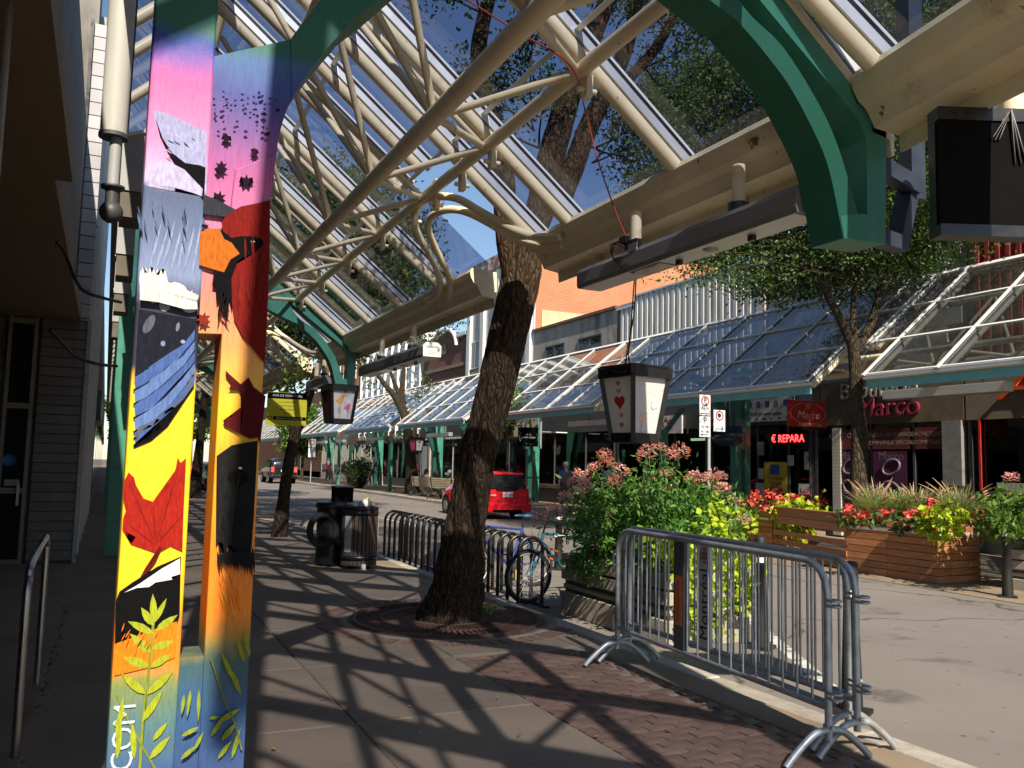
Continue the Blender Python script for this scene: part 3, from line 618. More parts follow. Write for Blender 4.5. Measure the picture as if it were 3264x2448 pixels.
for k in range(16): x = 470+k*5; decal('painted_stroke', blade(x, 1190-k*.6, x+5, 1222+k*1.6+R.uniform(-10, 14), 3.2), (.014, .014, .015))
for k in range(12): decal('painted_stroke', blade(470+R.uniform(-2, 30), 600+k*5, 476+R.uniform(-8, 24), 640+k*5+R.uniform(0, 14), 2.6), INK)

# ------------------------------------------------------------------ dark shops on our side
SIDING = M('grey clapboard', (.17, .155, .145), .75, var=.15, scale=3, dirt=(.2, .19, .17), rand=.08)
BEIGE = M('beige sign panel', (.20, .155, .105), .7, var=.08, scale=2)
DSTUC = M('shaded stucco', (.26, .245, .22), .9, var=.15, scale=3, bmp=.3, bscale=90, dirt=(.14, .13, .11), dscale=1.5, stretch=(1, 1, .3))  # darker copy of the stucco, the shade of this front put into its colour
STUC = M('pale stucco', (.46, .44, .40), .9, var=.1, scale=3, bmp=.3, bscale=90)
TILE = M('grey wall tile', (.40, .39, .41), .5, var=.12, scale=5, rand=.12)
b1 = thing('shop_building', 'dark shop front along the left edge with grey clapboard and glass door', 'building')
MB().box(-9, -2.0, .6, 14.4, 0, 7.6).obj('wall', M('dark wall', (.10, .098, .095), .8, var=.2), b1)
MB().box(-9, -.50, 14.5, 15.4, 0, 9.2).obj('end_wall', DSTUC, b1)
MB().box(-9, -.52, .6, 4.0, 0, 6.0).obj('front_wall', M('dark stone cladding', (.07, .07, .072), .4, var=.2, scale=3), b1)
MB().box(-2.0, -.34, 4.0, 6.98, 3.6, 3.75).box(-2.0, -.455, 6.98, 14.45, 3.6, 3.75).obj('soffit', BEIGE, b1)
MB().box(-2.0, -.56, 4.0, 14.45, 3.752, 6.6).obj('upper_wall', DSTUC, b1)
me = MB().box(-.56, -.515, -.3, .3, -.2, .2).mesh('tile', TILE)
for k in range(26):                                   # clapboards facing us
    z = .06+.142*k
    if z > 3.55: break
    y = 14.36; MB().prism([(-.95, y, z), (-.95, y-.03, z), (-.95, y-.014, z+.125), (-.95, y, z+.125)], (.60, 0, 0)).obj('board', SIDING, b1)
MB().box(-.96, -.34, 14.37, 14.5, 0, 3.62).obj('backing', DARKGREY, b1)
MB().box(-.352, -.30, 14.30, 14.5, 0, 3.62).obj('corner_trim', M('trim', (.4, .38, .35), .7), b1)
for k in range(22):                                   # column of tiles above
    MB().box(-.545, -.335, 14.33, 14.5, 3.66+.21*k, 3.66+.21*k+.195).obj('tile', TILE, b1)
MB().box(-.60, -.552, 14.25, 14.5, 3.64, 8.3).obj('dark_trim', BLACKM, b1)
d = thing('glass_door', 'narrow glass shop door with pale frame and a blue round sticker, beside the clapboards', 'door', (-1.02, 14.38, 0))
FR = M('door frame', (.22, .195, .15), .5, .3)
for x in (-.36, -.03): MB().box(x, x+.05, -.06, 0, 0, 3.6).obj('frame', FR, d)
for z in (0, 1.02, 2.25, 3.5): MB().box(-.31, -.03, -.05, 0, z, z+.08).obj('rail', FR, d)
MB().box(-.31, -.03, -.03, -.02, .08, 3.5).obj('glass', CARG, d)
MB().lathe([(0, 0), (.09, 0), (.09, .004)], n=24).obj('sticker', flat('sticker blue', (.02, .16, .36)), d).matrix_local = Matrix.Translation((-.22, -.034, 1.5)) @ Matrix.Rotation(PI/2, 4, 'X')
MB().box(-.27, -.08, -.036, -.031, 1.13, 1.22).obj('hours_card', flat('card', (.3, .3, .3)), d)
MB().box(-.1, -.07, -.12, -.05, .85, 1.15).obj('handle', STEEL, d)
w1 = thing('shop_window', 'black shop window with slim bright frame at the left picture edge', 'window', (0, 0, 0))
MB().box(-.515, -.505, 2.4, 4.25, .0, 6).obj('pane', CARG, w1)
MB().box(-.56, -.495, 4.25, 4.33, 0, 6).obj('frame', FR, w1); MB().box(-.504, -.497, 2.4, 4.24, .3, .42).obj('rail', FR, w1)
b2 = thing('shop_building', 'pale narrow building with white pilasters beyond the clapboard wall on the left', 'building')
MB().box(-9, -.42, 15.6, 27, 0, 9.0).obj('wall', STUC, b2)
for k in range(6): MB().box(-.42, -.30, 15.7+2.1*k, 16.0+2.1*k, 0, 8.8).obj('pilaster', WHITE, b2); MB().box(-.42, -.37, 16.2+2.1*k, 17.5+2.1*k, .5, 2.7).obj('window', CARG, b2)
for z in (3.4, 5.4, 7.4): MB().box(-.42, -.33, 15.6, 27, z, z+.15).obj('cornice', WHITE, b2)
MB().tube([(-.36, 15.5, 0), (-.36, 15.5, 3.2)], .045, 10).obj('drainpipe', M('buff pipe', (.42, .30, .12), .6), b2)
b3 = thing('shop_building', 'row of low shops far down our side of the street', 'building')
MB().box(-9, -.35, 27.2, 120, 0, 7).obj('wall', M('brown wall', (.22, .17, .13), .9), b3)
for k in range(14): MB().box(-.35, -.30, 28+6*k, 33+6*k, .4, 2.6).obj('window', CARG, b3); MB().box(-.35, -.2, 28+6*k, 33.4+6*k, 2.8, 3.5).obj('sign_band', (GREEN, WHITE, BEIGE, DARKGREY)[k % 4], b3)
me_h = None
for i, (y, z) in enumerate(((9.0, 4.06), (11.2, 3.9), (13.4, 3.8), (15.6, 3.7))):   # hoods under the inner gutter
    h = thing('gutter_hood', ['grey sloping gutter hood nearest behind the painted post', 'second grey gutter hood below the nearest one', 'third grey gutter hood down the building side', 'smallest grey gutter hood at the building side'][i], 'hood', (0, y, z), 0, 'gutter hoods')
    MB().prism([(-.03, 0, .12), (.17, 0, .12), (.17, 0, .72), (-.03, 0, .64)], (0, .5, 0)).obj('box', GREYP, h)
    MB().beam((-.04, .25, .65), (.18, .25, .735), .56, .03).obj('lid', WHITE, h)
    MB().box(-.02, .17, .02, .48, -.14, .118).obj('vent', M('brown vent', (.12, .105, .085), .8), h)
cy = thing('dome_camera', 'white cylinder with grey pipe and ball hanging high on the left wall', 'camera', (-.09, 7, 0))
MB().cyl((0, 0), .095, 4.02, 5.6, 24).obj('cylinder', M('dirty white cover', (.46, .46, .43), .6, var=.08, dirt=(.33, .33, .31), dscale=2, stretch=(1, 1, .3)), cy)
MB().cyl((0, 0), .104, 3.99, 4.02, 24).obj('cap', DARKGREY, cy)
MB().cyl((.02, 0), .042, 3.62, 3.99).obj('pipe', GREYP, cy)
MB().lathe([(.05, 3.60), (.085, 3.60), (.085, 3.62), (.05, 3.63)], (.02, 0, 0), 16).obj('flange', DARKGREY, cy)
MB().ball((.02, 0, 3.42), .085, 16).cyl((.02, 0), .05, 3.46, 3.6).obj('ball', DARKGREY, cy)
for i, (z0, z1, s) in enumerate(((3.40, 3.1, .28), (2.62, 2.46, .2))):
    tag(MB().tube(smooth_pts([(-.50, 8.4, z0+.05), (-.44, 8.5, z0), (-.3, 8.8, z1+.04), (-.12, 9.0, z1), (.05, 9.3, z1+.02)]), .016, 8).obj('hanging_cable', BLACKM), ['upper black cable sagging from the beige soffit', 'lower black cable sagging by the clapboards'][i], 'cable')
h = thing('handrail', 'low polished steel handrail with two legs by the dark shop front', 'handrail')
MB().tube(smooth_pts([(-.33, 5.27, -.02), (-.33, 5.27, .80), (-.33, 5.33, .93), (-.33, 5.48, 1.0), (-.33, 6.55, 1.03), (-.33, 6.72, 1.03), (-.33, 6.82, .98), (-.33, 6.85, .88), (-.33, 6.85, -.02)], 5), .022, 12).obj('tube', STEEL, h)
for y in (5.27, 6.85): MB().cyl((-.33, y), .05, -.003, .012).obj('base_flange', STEEL, h)
struct(MB().box(-3, -.30, -4, 14.2, .0, .028).obj('threshold', CONC))
weed = leaf_cloud('weeds', [(-.27, 6.2+.3*k, .03) for k in range(14)], (.012, .1, .008), 5, .035, leafmat('weed', (.03, .07, .01), (.08, .15, .03)))
tag(stuff(weed), 'small green weeds along the shop step crack', 'weeds')

# ------------------------------------------------------------------ far canopies
XG, DZ = 13.2, -.50
mods = [(-6.0, 12.66, [(11.95, 12.66)]), (12.7, 25.1, [(12.7, 13.4), (20.6, 22.2)]), (25.14, 39.9, [(31.0, 32.5)]), (39.94, 56, [(41.2, 42.7), (52, 53.5)]), (56.04, 84, [(65, 66.6)]), (84.05, 112, [])]
labs = ['far canopy nearest at the right edge, in front of the red corrugated wall', 'far canopy of dark blue glass above the red jeweller sign', 'far canopy behind the hanging heart lantern and above the walking man', 'far canopy left of the big tree trunk, above the benches', 'far canopy above the sandwich board and the black parked car', 'most distant glass canopy at the end of the street']
for i, (a, b, nts) in enumerate(mods):
    st = G if i < 4 else 2.2
    ps_ = sorted([a+.06, b-.06]+[v for p in nts for v in p if a+.3 < v < b-.3]); rafs = []
    for j in range(len(ps_)-1):
        p, q = ps_[j], ps_[j+1]; n = max(1, round((q-p)/st)); rafs += [p+(q-p)*k/n for k in range(n)]
    rafs.append(ps_[-1])
    canopy('glass_canopy', labs[i], (XG, 0, 0), 0, 1, DZ, a, b, rafs, near=False, inner=False, notches=nts)
gp = []
for i, y in enumerate((8.3, 20.0, 33.6, 45.5, 57.0, 71.0)):
    t = thing('canopy_post', ['green canopy post hidden right of the tree by the jeweller', 'green post beside the parking signs', 'green forked post behind the red car', 'green forked post by the benches', 'green forked post near the big planter pot', 'green forked post beside the walking woman in red'][i], 'post', (0, y, 0), 0, 'green posts of the far canopies')
    for x0 in (16.60, 16.95): MB().box(x0, x0+.2, -.12, .12, -.05, 4.6).obj('post', GREEN, t)
    MB().box(16.8, 16.95, -.1, .1, 2.2, 3.1).obj('web_plate', GREEN, t)
    band2 = smooth_pts([(16.6, 0, 2.3), (16.4, 0, 2.9), (15.8, 0, 3.9), (14.8, 0, 4.2), (13.75, 0, 3.3), (13.5, 0, 3.05)], 5)
    for k in range(len(band2)-1): pass
    mb = MB()
    vs = []
    for k, p in enumerate(band2):
        d_ = (band2[min(k+1, len(band2)-1)]-band2[max(k-1, 0)]).normalized(); nn = Vector((-d_.z, 0, d_.x))*.10
        vs += [p+nn+Vector((0, -.1, 0)), p-nn+Vector((0, -.1, 0)), p-nn+Vector((0, .1, 0)), p+nn+Vector((0, .1, 0))]
    mb.add(vs, [(k*4+j, k*4+(j+1) % 4, k*4+4+(j+1) % 4, k*4+4+j) for k in range(len(band2)-1) for j in range(4)]+[(0, 1, 2, 3), tuple(len(vs)-1-j for j in range(4))])
    mb.obj('arch', GREEN, t); MB().beam((13.4, 0, 3.2), (16.6, 0, 5.6), .2, .2).obj('strut', GREEN, t)
    MB().box(14.06, 14.24, -.09, .09, -.02, 2.62).obj('fork_post', GREEN, t)
    MB().beam((14.15, 0, 2.55), (13.4, 0, 3.2), .1, .14, (0, 1, 0)).beam((14.15, 0, 2.55), (14.8, 0, 3.3), .1, .14, (0, 1, 0)).obj('fork', GREEN, t)
for i, (y0, y1, z) in enumerate(((9.6, 12.2, 3.14), (21.0, 25.0, 2.98), (36, 39, 2.9), (46, 49.5, 2.9), (55, 58, 2.88), (60, 63, 2.88))):
    t = thing('light_box', ['long white strip light under the canopy right of the tree', 'long white strip light above the red lettered banner', 'white strip light behind the big trunk', 'white strip light above the striped shop sign', 'white strip light above the sandwich board shop', 'white strip light left of the sandwich board'][i], 'lamp', (13.95, (y0+y1)/2, z), 0, 'strip lights under the far canopy')
    MB().box(-.1, .1, -(y1-y0)/2, (y1-y0)/2, -.09, .08).obj('housing', WHITE, t, .01)
    MB().box(-.08, .08, -(y1-y0)/2+.05, (y1-y0)/2-.05, -.105, -.092).obj('diffuser', GREYP, t)
    for e in (-.8, .8): MB().cyl((0, e), .012, .08, .5, 6).obj('hanger', BLACKM, t)

# ------------------------------------------------------------------ buildings across the street
XF = 17.8
def corr(x, y0, y1, z0, z1, pitch, depth):            # corrugated sheet facing the street
    n = int((y1-y0)/pitch); vs = []; fs = []
    prof = []
    for k in range(n):
        y = y0+k*pitch; prof += [(y, 0), (y+pitch*.42, 0), (y+pitch*.5, -depth), (y+pitch*.92, -depth)]
    prof.append((y0+n*pitch, 0))
    for z in (z0, z1): vs += [(x+d, y, z) for y, d in prof]
    L = len(prof); return MB().add(vs, [(i, i+1, L+i+1, L+i) for i in range(L-1)])
def brickmat(name, c1, c2, mortar, scale, bw=.5):
    m, n, b = newmat(name); t = n.nodes.new('ShaderNodeTexBrick'); t.inputs['Scale'].default_value = scale
    v = coords(n); sp = n.nodes.new('ShaderNodeSeparateXYZ'); lk(n, v, sp.inputs[0]); a = n.nodes.new('ShaderNodeMath'); a.operation = 'ADD'; lk(n, sp.outputs[0], a.inputs[0]); lk(n, sp.outputs[1], a.inputs[1])
    cb = n.nodes.new('ShaderNodeCombineXYZ'); lk(n, a.outputs[0], cb.inputs[0]); lk(n, sp.outputs[2], cb.inputs[1]); lk(n, cb.outputs[0], t.inputs['Vector'])
    t.inputs['Color1'].default_value = (*c1, 1); t.inputs['Color2'].default_value = (*c2, 1); t.inputs['Mortar'].default_value = (*mortar, 1); t.inputs['Mortar Size'].default_value = .012; t.inputs['Brick Width'].default_value = .21*scale/scale; t.inputs['Row Height'].default_value = .07
    t.inputs['Bias'].default_value = -.2; t.inputs['Mortar Smooth'].default_value = .3
    c = mixc(n, ramp(n, noise(n, v, .8, 6), [(.45, (0, 0, 0)), (.75, (.45,)*3)]), t.outputs[0], sc(mortar, 1.05))
    lk(n, c, b.inputs['Base Color']); b.inputs['Roughness'].default_value = .9
    bp = n.nodes.new('ShaderNodeBump'); bp.inputs['Strength'].default_value = .6; bp.inputs['Distance'].default_value = .01; bp.invert = True; lk(n, t.outputs['Fac'], bp.inputs['Height']); lk(n, bp.outputs[0], b.inputs['Normal']); return m
ORB = brickmat('orange brick', (.56, .17, .065), (.46, .13, .05), (.52, .30, .19), 1)
RDB = brickmat('dark red brick', (.20, .062, .035), (.12, .036, .024), (.17, .12, .09), 1)
def bwin(par, y0, y1, z0, z1, x=XF, bars=1, sill=True, fm=None):
    fm = fm or WHITE
    f = MB().box(x-.05, x+.02, y0, y1, z0, z0+.06).box(x-.05, x+.02, y0, y1, z1-.06, z1).box(x-.05, x+.02, y0, y0+.06, z0+.06, z1-.06).box(x-.05, x+.02, y1-.06, y1, z0+.06, z1-.06)
    for k in range(bars): yy = y0+(y1-y0)*(k+1)/(bars+1); f.box(x-.045, x+.02, yy-.025, yy+.025, z0+.06, z1-.06)
    f = f.obj('window', fm, par); MB().box(x-.02, x-.01, y0+.05, y1-.05, z0+.05, z1-.05).obj('pane', CARG, f)
    if sill: MB().box(x-.12, x, y0-.1, y1+.1, z0-.09, z0-.005).obj('sill', CONC, f)
ba = thing('store_building', 'building with ribbed dark red metal upper front at the right edge', 'building')
MB().box(XF+.06, 30, -20, 13.22, 3.2, 9.5).obj('wall', GREYP, ba)
corr(XF, -6.0, 13.2, 3.9, 9.5, .25, .06).obj('ribbed_front', M('red ribbed metal', (.25, .028, .03), .5, var=.15, scale=3), ba)
bb = thing('store_building', 'grey concrete block upper storey behind the leafy tree', 'building')
BLK = M('grey block', (.36, .37, .355), .9, var=.12, scale=4, rand=.10, bmp=.2)
MB().box(XF+.08, 30, 13.3, 19.9, 3.2, 8.6).obj('wall', GREYP, bb)
me = MB().box(-.06, .06, -.395, .395, -.2, .2).mesh('block', BLK)
for r_ in range(10):
    for k in range(8):
        y = 13.75+.80*k+(.4 if r_ % 2 else 0)
        if y < 19.7: link('block', me, bb, loc=(XF+.03, y, 4.5+.41*r_))
MB().box(XF-.06, XF+.1, 19.92, 20.3, 3.2, 8.5).obj('pilaster', STUC, bb)
bc = thing('store_building', 'low building faced with white vertical metal sheeting, stepped at its left', 'building')
MB().box(XF+.06, 30, 20.4, 28.2, 3.2, 7.9).obj('wall', GREYP, bc)
WSH = M('white sheet metal', (.60, .59, .55), .5, var=.06, scale=2, dirt=(.42, .39, .34), dscale=1.5, stretch=(1, 1, .3))
corr(XF, 20.4, 27.0, 3.9, 8.05, .33, .05).obj('ribbed_front', WSH, bc); corr(XF, 27.0, 28.25, 3.9, 7.7, .33, .05).obj('ribbed_front', WSH, bc)
MB().box(XF-.08, XF+.1, 20.4, 27.0, 8.03, 8.10).obj('coping', ALUM, bc)
MB().box(XF-.08, XF+.1, 27.0, 28.3, 7.68, 7.75).obj('coping', ALUM, bc)
bd = thing('store_building', 'low stained grey stucco building with two small windows', 'building')
MB().box(XF, 29, 28.3, 35.6, 3.2, 7.78).obj('wall', M('stained roughcast', (.36, .34, .30), .95, var=.2, scale=2, bmp=.8, bscale=50, dirt=(.13, .12, .105), dscale=1.2, stretch=(1, 1, .35), dthr=(.5, .66)), bd)
MB().box(XF-.1, 29, 28.3, 35.6, 7.785, 7.9).obj('coping', M('rusty coping', (.20, .11, .07), .7, .3), bd)
for a, b in ((32.5, 34.3), (29.4, 31.3)): bwin(bd, a, b, 6.2, 6.95, XF, 1, True, DARKGREY)
be = thing('store_building', 'tall building with white pilastered front and broad orange brick side wall', 'building')
MB().box(XF+.1, 42, 35.62, 43.6, 3.2, 12.3).obj('side_wall', ORB, be)
MB().box(XF+.1, 42, 35.5, 43.7, 12.3, 12.42).obj('coping', CONC, be)
MB().box(XF+.0, XF+.08, 35.6, 43.6, 3.2, 12.1).obj('front', M('white render', (.62, .61, .58), .8, var=.08, scale=1.5, dirt=(.40, .36, .32), dscale=1.2, stretch=(1, 1, .25)), be)
for k in range(5): MB().box(XF-.16, XF-.002, 35.7+1.85*k, 36.15+1.85*k, 3.2, 11.6).obj('pilaster', WHITE, be)
MB().box(XF-.25, XF+.1, 35.55, 43.65, 11.62, 12.32).obj('rusty_cornice', M('rusting white cornice', (.55, .50, .47), .7, dirt=(.24, .09, .05), dscale=1.6, dthr=(.42, .55)), be)
bwin(be, 41.9, 43.2, 6.7, 8.2, XF-.003, 1); bwin(be, 38.2, 39.3, 6.7, 8.2, XF-.003, 1)
MB().box(XF+.4, 30, 35.56, 35.615, 7.9, 8.9).obj('render_patch', M('cream render', (.60, .49, .30), .9, var=.15, scale=2), be)
bf = thing('store_building', 'dark red brick front with curved stone topped parapet', 'building')
MB().prism([(XF, 43.8, 3.2), (XF, 50.9, 3.2), (XF, 50.9, 8.25), (XF, 49.4, 8.3)]+[(XF, 47.3-2.0*math.cos(t)*-1, 8.3+1.05*math.sin(t)) for t in [PI*k/12 for k in range(13)]]+[(XF, 45.2, 8.5), (XF, 44.5, 8.5), (XF, 44.5, 8.75), (XF, 43.8, 8.75)], (10, 0, 0)).obj('wall', RDB, bf)
arc = [(XF-.1, 47.3+2.15*math.cos(t), 8.28+1.18*math.sin(t)) for t in [PI*k/14 for k in range(15)]]
MB().tube(arc, .14, 6).obj('arch_coping', WHITE, bf); MB().box(XF-.15, XF+.3, 49.4, 51, 8.25, 8.45).obj('coping', CONC, bf); MB().box(XF-.15, XF+.3, 43.75, 45.2, 8.75, 8.95).obj('coping', WHITE, bf)
MB().box(XF-.08, XF-.002, 43.8, 50.9, 7.05, 7.25).obj('string_course', CONC, bf)
MB().prism([(XF-.06, 47.3+.5*math.cos(t), 8.0+.6*math.sin(t)) for t in [PI*k/10 for k in range(11)]], (.05, 0, 0)).obj('medallion', CONC, bf)
bg_ = thing('store_building', 'pale building clad in white lattice blocks', 'building')
MB().box(XF+.2, 30, 51.4, 66, 3.2, 9.6).obj('wall', M('blue grey wall', (.25, .29, .34), .8), bg_)
lm = MB().prism([(0, -.7, -.45), (0, .7, -.45), (0, .7, .45), (0, -.7, .45)], (-.02, 0, 0)).add([(-.02, -.7, -.45), (-.02, .7, -.45), (-.02, .7, .45), (-.02, -.7, .45), (-.28, 0, 0)], [(0, 1, 4), (1, 2, 4), (2, 3, 4), (3, 0, 4)]).mesh('lattice_block', M('white lattice', (.72, .73, .74), .6, var=.05))
for r_ in range(7):
    for k in range(9): link('lattice_block', lm, bg_, loc=(XF+.2, 52.3+1.55*k, 4.0+.95*r_))
for k in range(10): MB().box(XF-.1, XF+.2, 51.45+1.55*k, 51.6+1.55*k, 3.4, 9.8).obj('fin', WHITE, bg_)
MB().box(XF-.1, 30, 50.95, 52.4, 9.3, 9.9).obj('cornice', WHITE, bg_)
bh = thing('store_building', 'red brick corner building with white windows beyond the lattice building', 'building')
MB().box(XF, 30, 66.2, 78, 3.2, 11.0).obj('wall', ORB, bh)
for k in range(4):
    for z in (5.2, 8.2): bwin(bh, 67.2+2.6*k, 68.6+2.6*k, z, z+1.7, XF-.002, 1)
bi = thing('store_building', 'long low brick row in the distance across the street', 'building')
MB().box(XF, 30, 78.5, 150, 0, 8.0).obj('wall', RDB, bi)
for k in range(16): bwin(bi, 80+4*k, 81.6+4*k, 5, 6.6, XF-.002, 1)
# ground floors
def shop(label, y0, y1, fascia, fz=(2.95, 3.95), mull=(), door=None, base=.55, frame=None, fx=0.):
    t = thing('shop', label, 'shop', (XF, 0, 0))
    fr = frame or DARKGREY
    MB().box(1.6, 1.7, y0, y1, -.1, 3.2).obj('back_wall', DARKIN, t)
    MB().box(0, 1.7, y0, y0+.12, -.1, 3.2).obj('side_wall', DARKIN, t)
    MB().box(-.05-fx, .3, y0+.0, y1-.0, fz[0], fz[1]).obj('fascia', fascia, t)
    MB().box(0, .12, y0+.12, y1-.1, -.1, base).obj('stall_riser', fr, t)
    cuts = [y0+.12]+list(mull)+[y1-.1]
    for i in range(len(cuts)-1):
        a, b = cuts[i], cuts[i+1]; MB().box(-.02, .06, a-.03, a+.03, base, fz[0]).obj('mullion', fr, t)
        MB().box(.02, .03, a+.03, b-.03, base if not (door and a <= door < b) else -.1, fz[0]).obj('glass', SHOPG, t)
    MB().box(0, .1, y1-.1, y1, -.1, fz[0]).obj('end_pier', fr, t)
    for k in range(int((y1-y0)*1.2)):                  # goods behind the glass
        y = R.uniform(y0+.3, y1-.3); z = R.uniform(.5, 1.9); s_ = R.uniform(.08, .3)
        MB().cbox((R.uniform(.4, 1.2), y, z), (s_, s_, s_*R.uniform(.8, 2))).obj('display_goods', GOODS[k % len(GOODS)], t)
    return t
GOODS = [flat('goods red', (.25, .04, .03)), flat('goods grey', (.25, .25, .26)), flat('goods blue', (.04, .07, .2)), flat('goods tan', (.3, .2, .1)), flat('goods white', (.5, .5, .48)), flat('goods dark', (.03, .03, .03))]
BRN = M('brown stone fascia', (.13, .10, .07), .8, var=.3, scale=2.5)
TAN = M('tan fascia', (.19, .155, .115), .85, var=.12, scale=3)
sA = shop('dark shop at the right edge with red lettering and a thin red door frame', 2, 13.3, TAN, (2.85, 3.9), (6, 9, 11.2), 9)
RED_E = M('red neon tube', (.5, .03, .02), .5)
MB().box(-.06, -.03, 12.95, 13.0, .1, 2.85).obj('red_edge', RED_E, sA)
REDL = M('red lettering', (.45, .03, .04), .4); ORL = M('orange red lettering', (.6, .08, .02), .4)
txt('A A', .95, (-.09, 11.3, 3.55), ORL, sA, FACE_ST, .03, sx=1.6, shear=.3)
for y in (12.3, 11.55):
    c_ = MB().box(-.0, .008, y-.33, y+.33, 1.0, 1.45).obj('poster', flat('poster grey', (.42, .42, .42)), sA); txt('LE' if y > 12 else 'LI', .17, (-.008, y, 1.26), REDL, c_, FACE_ST, .001)
sB = shop('jeweller shop front with pink raised name and ring posters', 13.35, 18.0, BRN, (2.85, 4.0), (14.75, 16.05, 16.9), 15)
GREYL = M('pale lettering', (.30, .29, .28), .5)
txt('Bijouterie', .62, (-.10, 15.75, 3.72), GREYL, sB, FACE_ST, .03, sx=1.0)
txt('Marco', .70, (-.10, 15.45, 3.25), M('magenta lettering', (.20, .014, .045), .7), sB, FACE_ST, .04, sx=1.05, shear=.12)
MAG = M('magenta poster', (.075, .012, .05), .6, var=.4, scale=2); RINGM = M('ring print', (.15, .12, .155), .5); POSTW = M('poster lettering', (.28, .25, .23), .6); PRED = flat('poster red', (.12, .02, .02))
for i, (a, b, l1, l2) in enumerate(((16.08, 17.3, 'ACHETONS L\'OR', ''), (14.85, 15.98, 'BAGUE DE MARIAGE', 'COMMANDE SPÉCIALE'), (13.95, 14.7, 'ACHETONS', 'COMPTANT'))):
    p = MB().box(-.035, -.028, a, b, 2.2, 2.72).obj('poster', PRED, sB)
    txt(l1, .15 if i else .2, (-.038, (a+b)/2, 2.56), POSTW, p, FACE_ST, .001); txt(l2, .15, (-.038, (a+b)/2, 2.36), POSTW, p, FACE_ST, .001) if l2 else None
    if i < 2:
        q = MB().box(-.034, -.027, a+.1, b, .6, 2.15).obj('poster', MAG, sB)
        for k, z in enumerate((1.75, 1.2)):
            pts = [(-.037, (a+b)/2+.26*math.cos(t), z+.18*math.sin(t)+.06*math.cos(t)*(1 if k else -1)) for t in [2*PI*j/20 for j in range(21)]]
            MB().tube(pts, .035, 6, False).obj('printed_ring', RINGM, q)
        txt('Marco', .3, (-.036, (a+b)/2, 2.02), RINGM, q, FACE_ST, .001)
txt('BIJOU', .26, (-.036, 14.85-.42+.0, 2.45), POSTW, sB, FACE_ST, .001) if False else None
MB().box(-.1, .12, 13.4, 13.9, 1.35, 2.85).obj('white_pier', M('pier white', (.22, .215, .215), .7), sB)
tl = MB().box(-.06, .06, -.14, .14, -.045, .045).mesh('brick', STUC)
for k in range(30): link('brick', tl, sB, loc=(-.02, 17.15, -.02+.095*k))
sC = shop('electronics shop front with red LED ticker and yellow poster', 18.05, 22.6, DARKGREY, (2.95, 3.15), (19.0, 20.3, 21.0), 19, fx=0)
wsn = MB().box(-.10, -.04, 18.7, 20.85, 3.05, 3.95).obj('sign_board', M('white sign', (.55, .56, .58), .5), sC); BLK_L = flat('black lettering', (.02, .02, .025)); BLUL = flat('blue print', (.03, .10, .35))
txt('514-495-9119 - www.quebec', .17, (-.105, 20.0, 3.28), BLK_L, wsn, FACE_ST, .002, sx=.85)
MB().box(-.108, -.101, 18.7, 20.85, 3.84, 3.95).obj('blue_stripe', BLUL, wsn)
txt('ordinateurs - portables - tablettes', .085, (-.105, 19.9, 3.77), BLUL, wsn, FACE_ST, .002)
for k in range(5): MB().box(-.106, -.101, 20.45-.38*k, 20.62-.38*k, 3.48, 3.66).obj('printed_computer', (DARKGREY, BLUL, DARKGREY, GOODS[3], BLUL)[k], wsn)
for k in range(6): MB().box(-.106, -.101, 20.5-.32*k, 20.62-.32*k, 3.10, 3.16).obj('printed_mark', (DARKGREY, GOODS[3])[k % 2], wsn)
lp = MB().box(-.07, -.03, 18.2, 19.75, 2.36, 2.68).obj('led_panel', BLACKM, sC)
txt('€ REPARA', .31, (-.075, 18.98, 2.52), emis('red LED', (1, .03, .03), 6), lp, FACE_ST, .002, sx=.95)
yp = MB().box(-.03, -.022, 19.05, 20.0, .95, 1.85).obj('poster', flat('yellow poster', (.60, .46, .03)), sC)
MB().box(-.036, -.031, 19.35, 19.75, 1.48, 1.78).obj('printed_screen', BLUL, yp); txt('Ordinateur', .14, (-.034, 19.5, 1.38), BLK_L, yp, FACE_ST, .001); txt('Complet', .14, (-.034, 19.5, 1.23), BLK_L, yp, FACE_ST, .001)
MB().prism([(-.033, 19.5+.3*math.cos(t), 1.06+.09*math.sin(t)) for t in [2*PI*k/20 for k in range(20)]], (-.003, 0, 0)).obj('printed_oval', flat('oval red', (.5, .03, .02)), yp); txt('149', .13, (-.04, 19.5, 1.06), WHITE, yp, FACE_ST, .001)
for k, (y, z, a, b) in enumerate(((20.15, 1.5, .22, .32), (20.15, 2.25, .3, .4), (18.4, 1.1, .4, .3), (18.9, 1.9, .25, .3), (17.9+.4, 1.9, .16, .5), (20.2, .95, .35, .55))): MB().box(-.03, -.024, y-a/2, y+a/2, z-b/2, z+b/2).obj('notice', (GOODS[4], GOODS[1], GOODS[4])[k % 3], sC)
sD = shop('shop with white red lettered banner behind the flowers', 22.65, 28.2, DARKGREY, (2.95, 3.9), (24.5, 26.2), 26)
bn = MB().box(-.12, -.06, 23.95, 27.2, 2.80, 3.42).obj('banner', M('white banner', (.62, .62, .62), .7, var=.04), sD); txt('ENTREPÔT', .46, (-.125, 25.55, 3.11), flat('banner red', (.42, .02, .02)), bn, FACE_ST, .002, sx=1.05)
MB().cbox((.5, 23.6, 2.6), (.1, 1.2, .08)).obj('tube_lamp', emis('tube lamp', (.8, 1, .7), 1.5), sD)
sE = shop('bookshop with bay window of brown curtain and black bracketed sign', 28.3, 35.5, DARKGREY, (3.0, 3.8), (30.6, 33.3), 29, .7)
MB().box(.25, .3, 30.7, 33.2, .75, 2.9).obj('curtain', M('ochre curtain', (.10, .07, .03), .9, stretch=(1, 8, .3)), sE); MB().box(-.15, .1, 30.5, 35.3, .62, .78).obj('window_sill', BRN, sE)
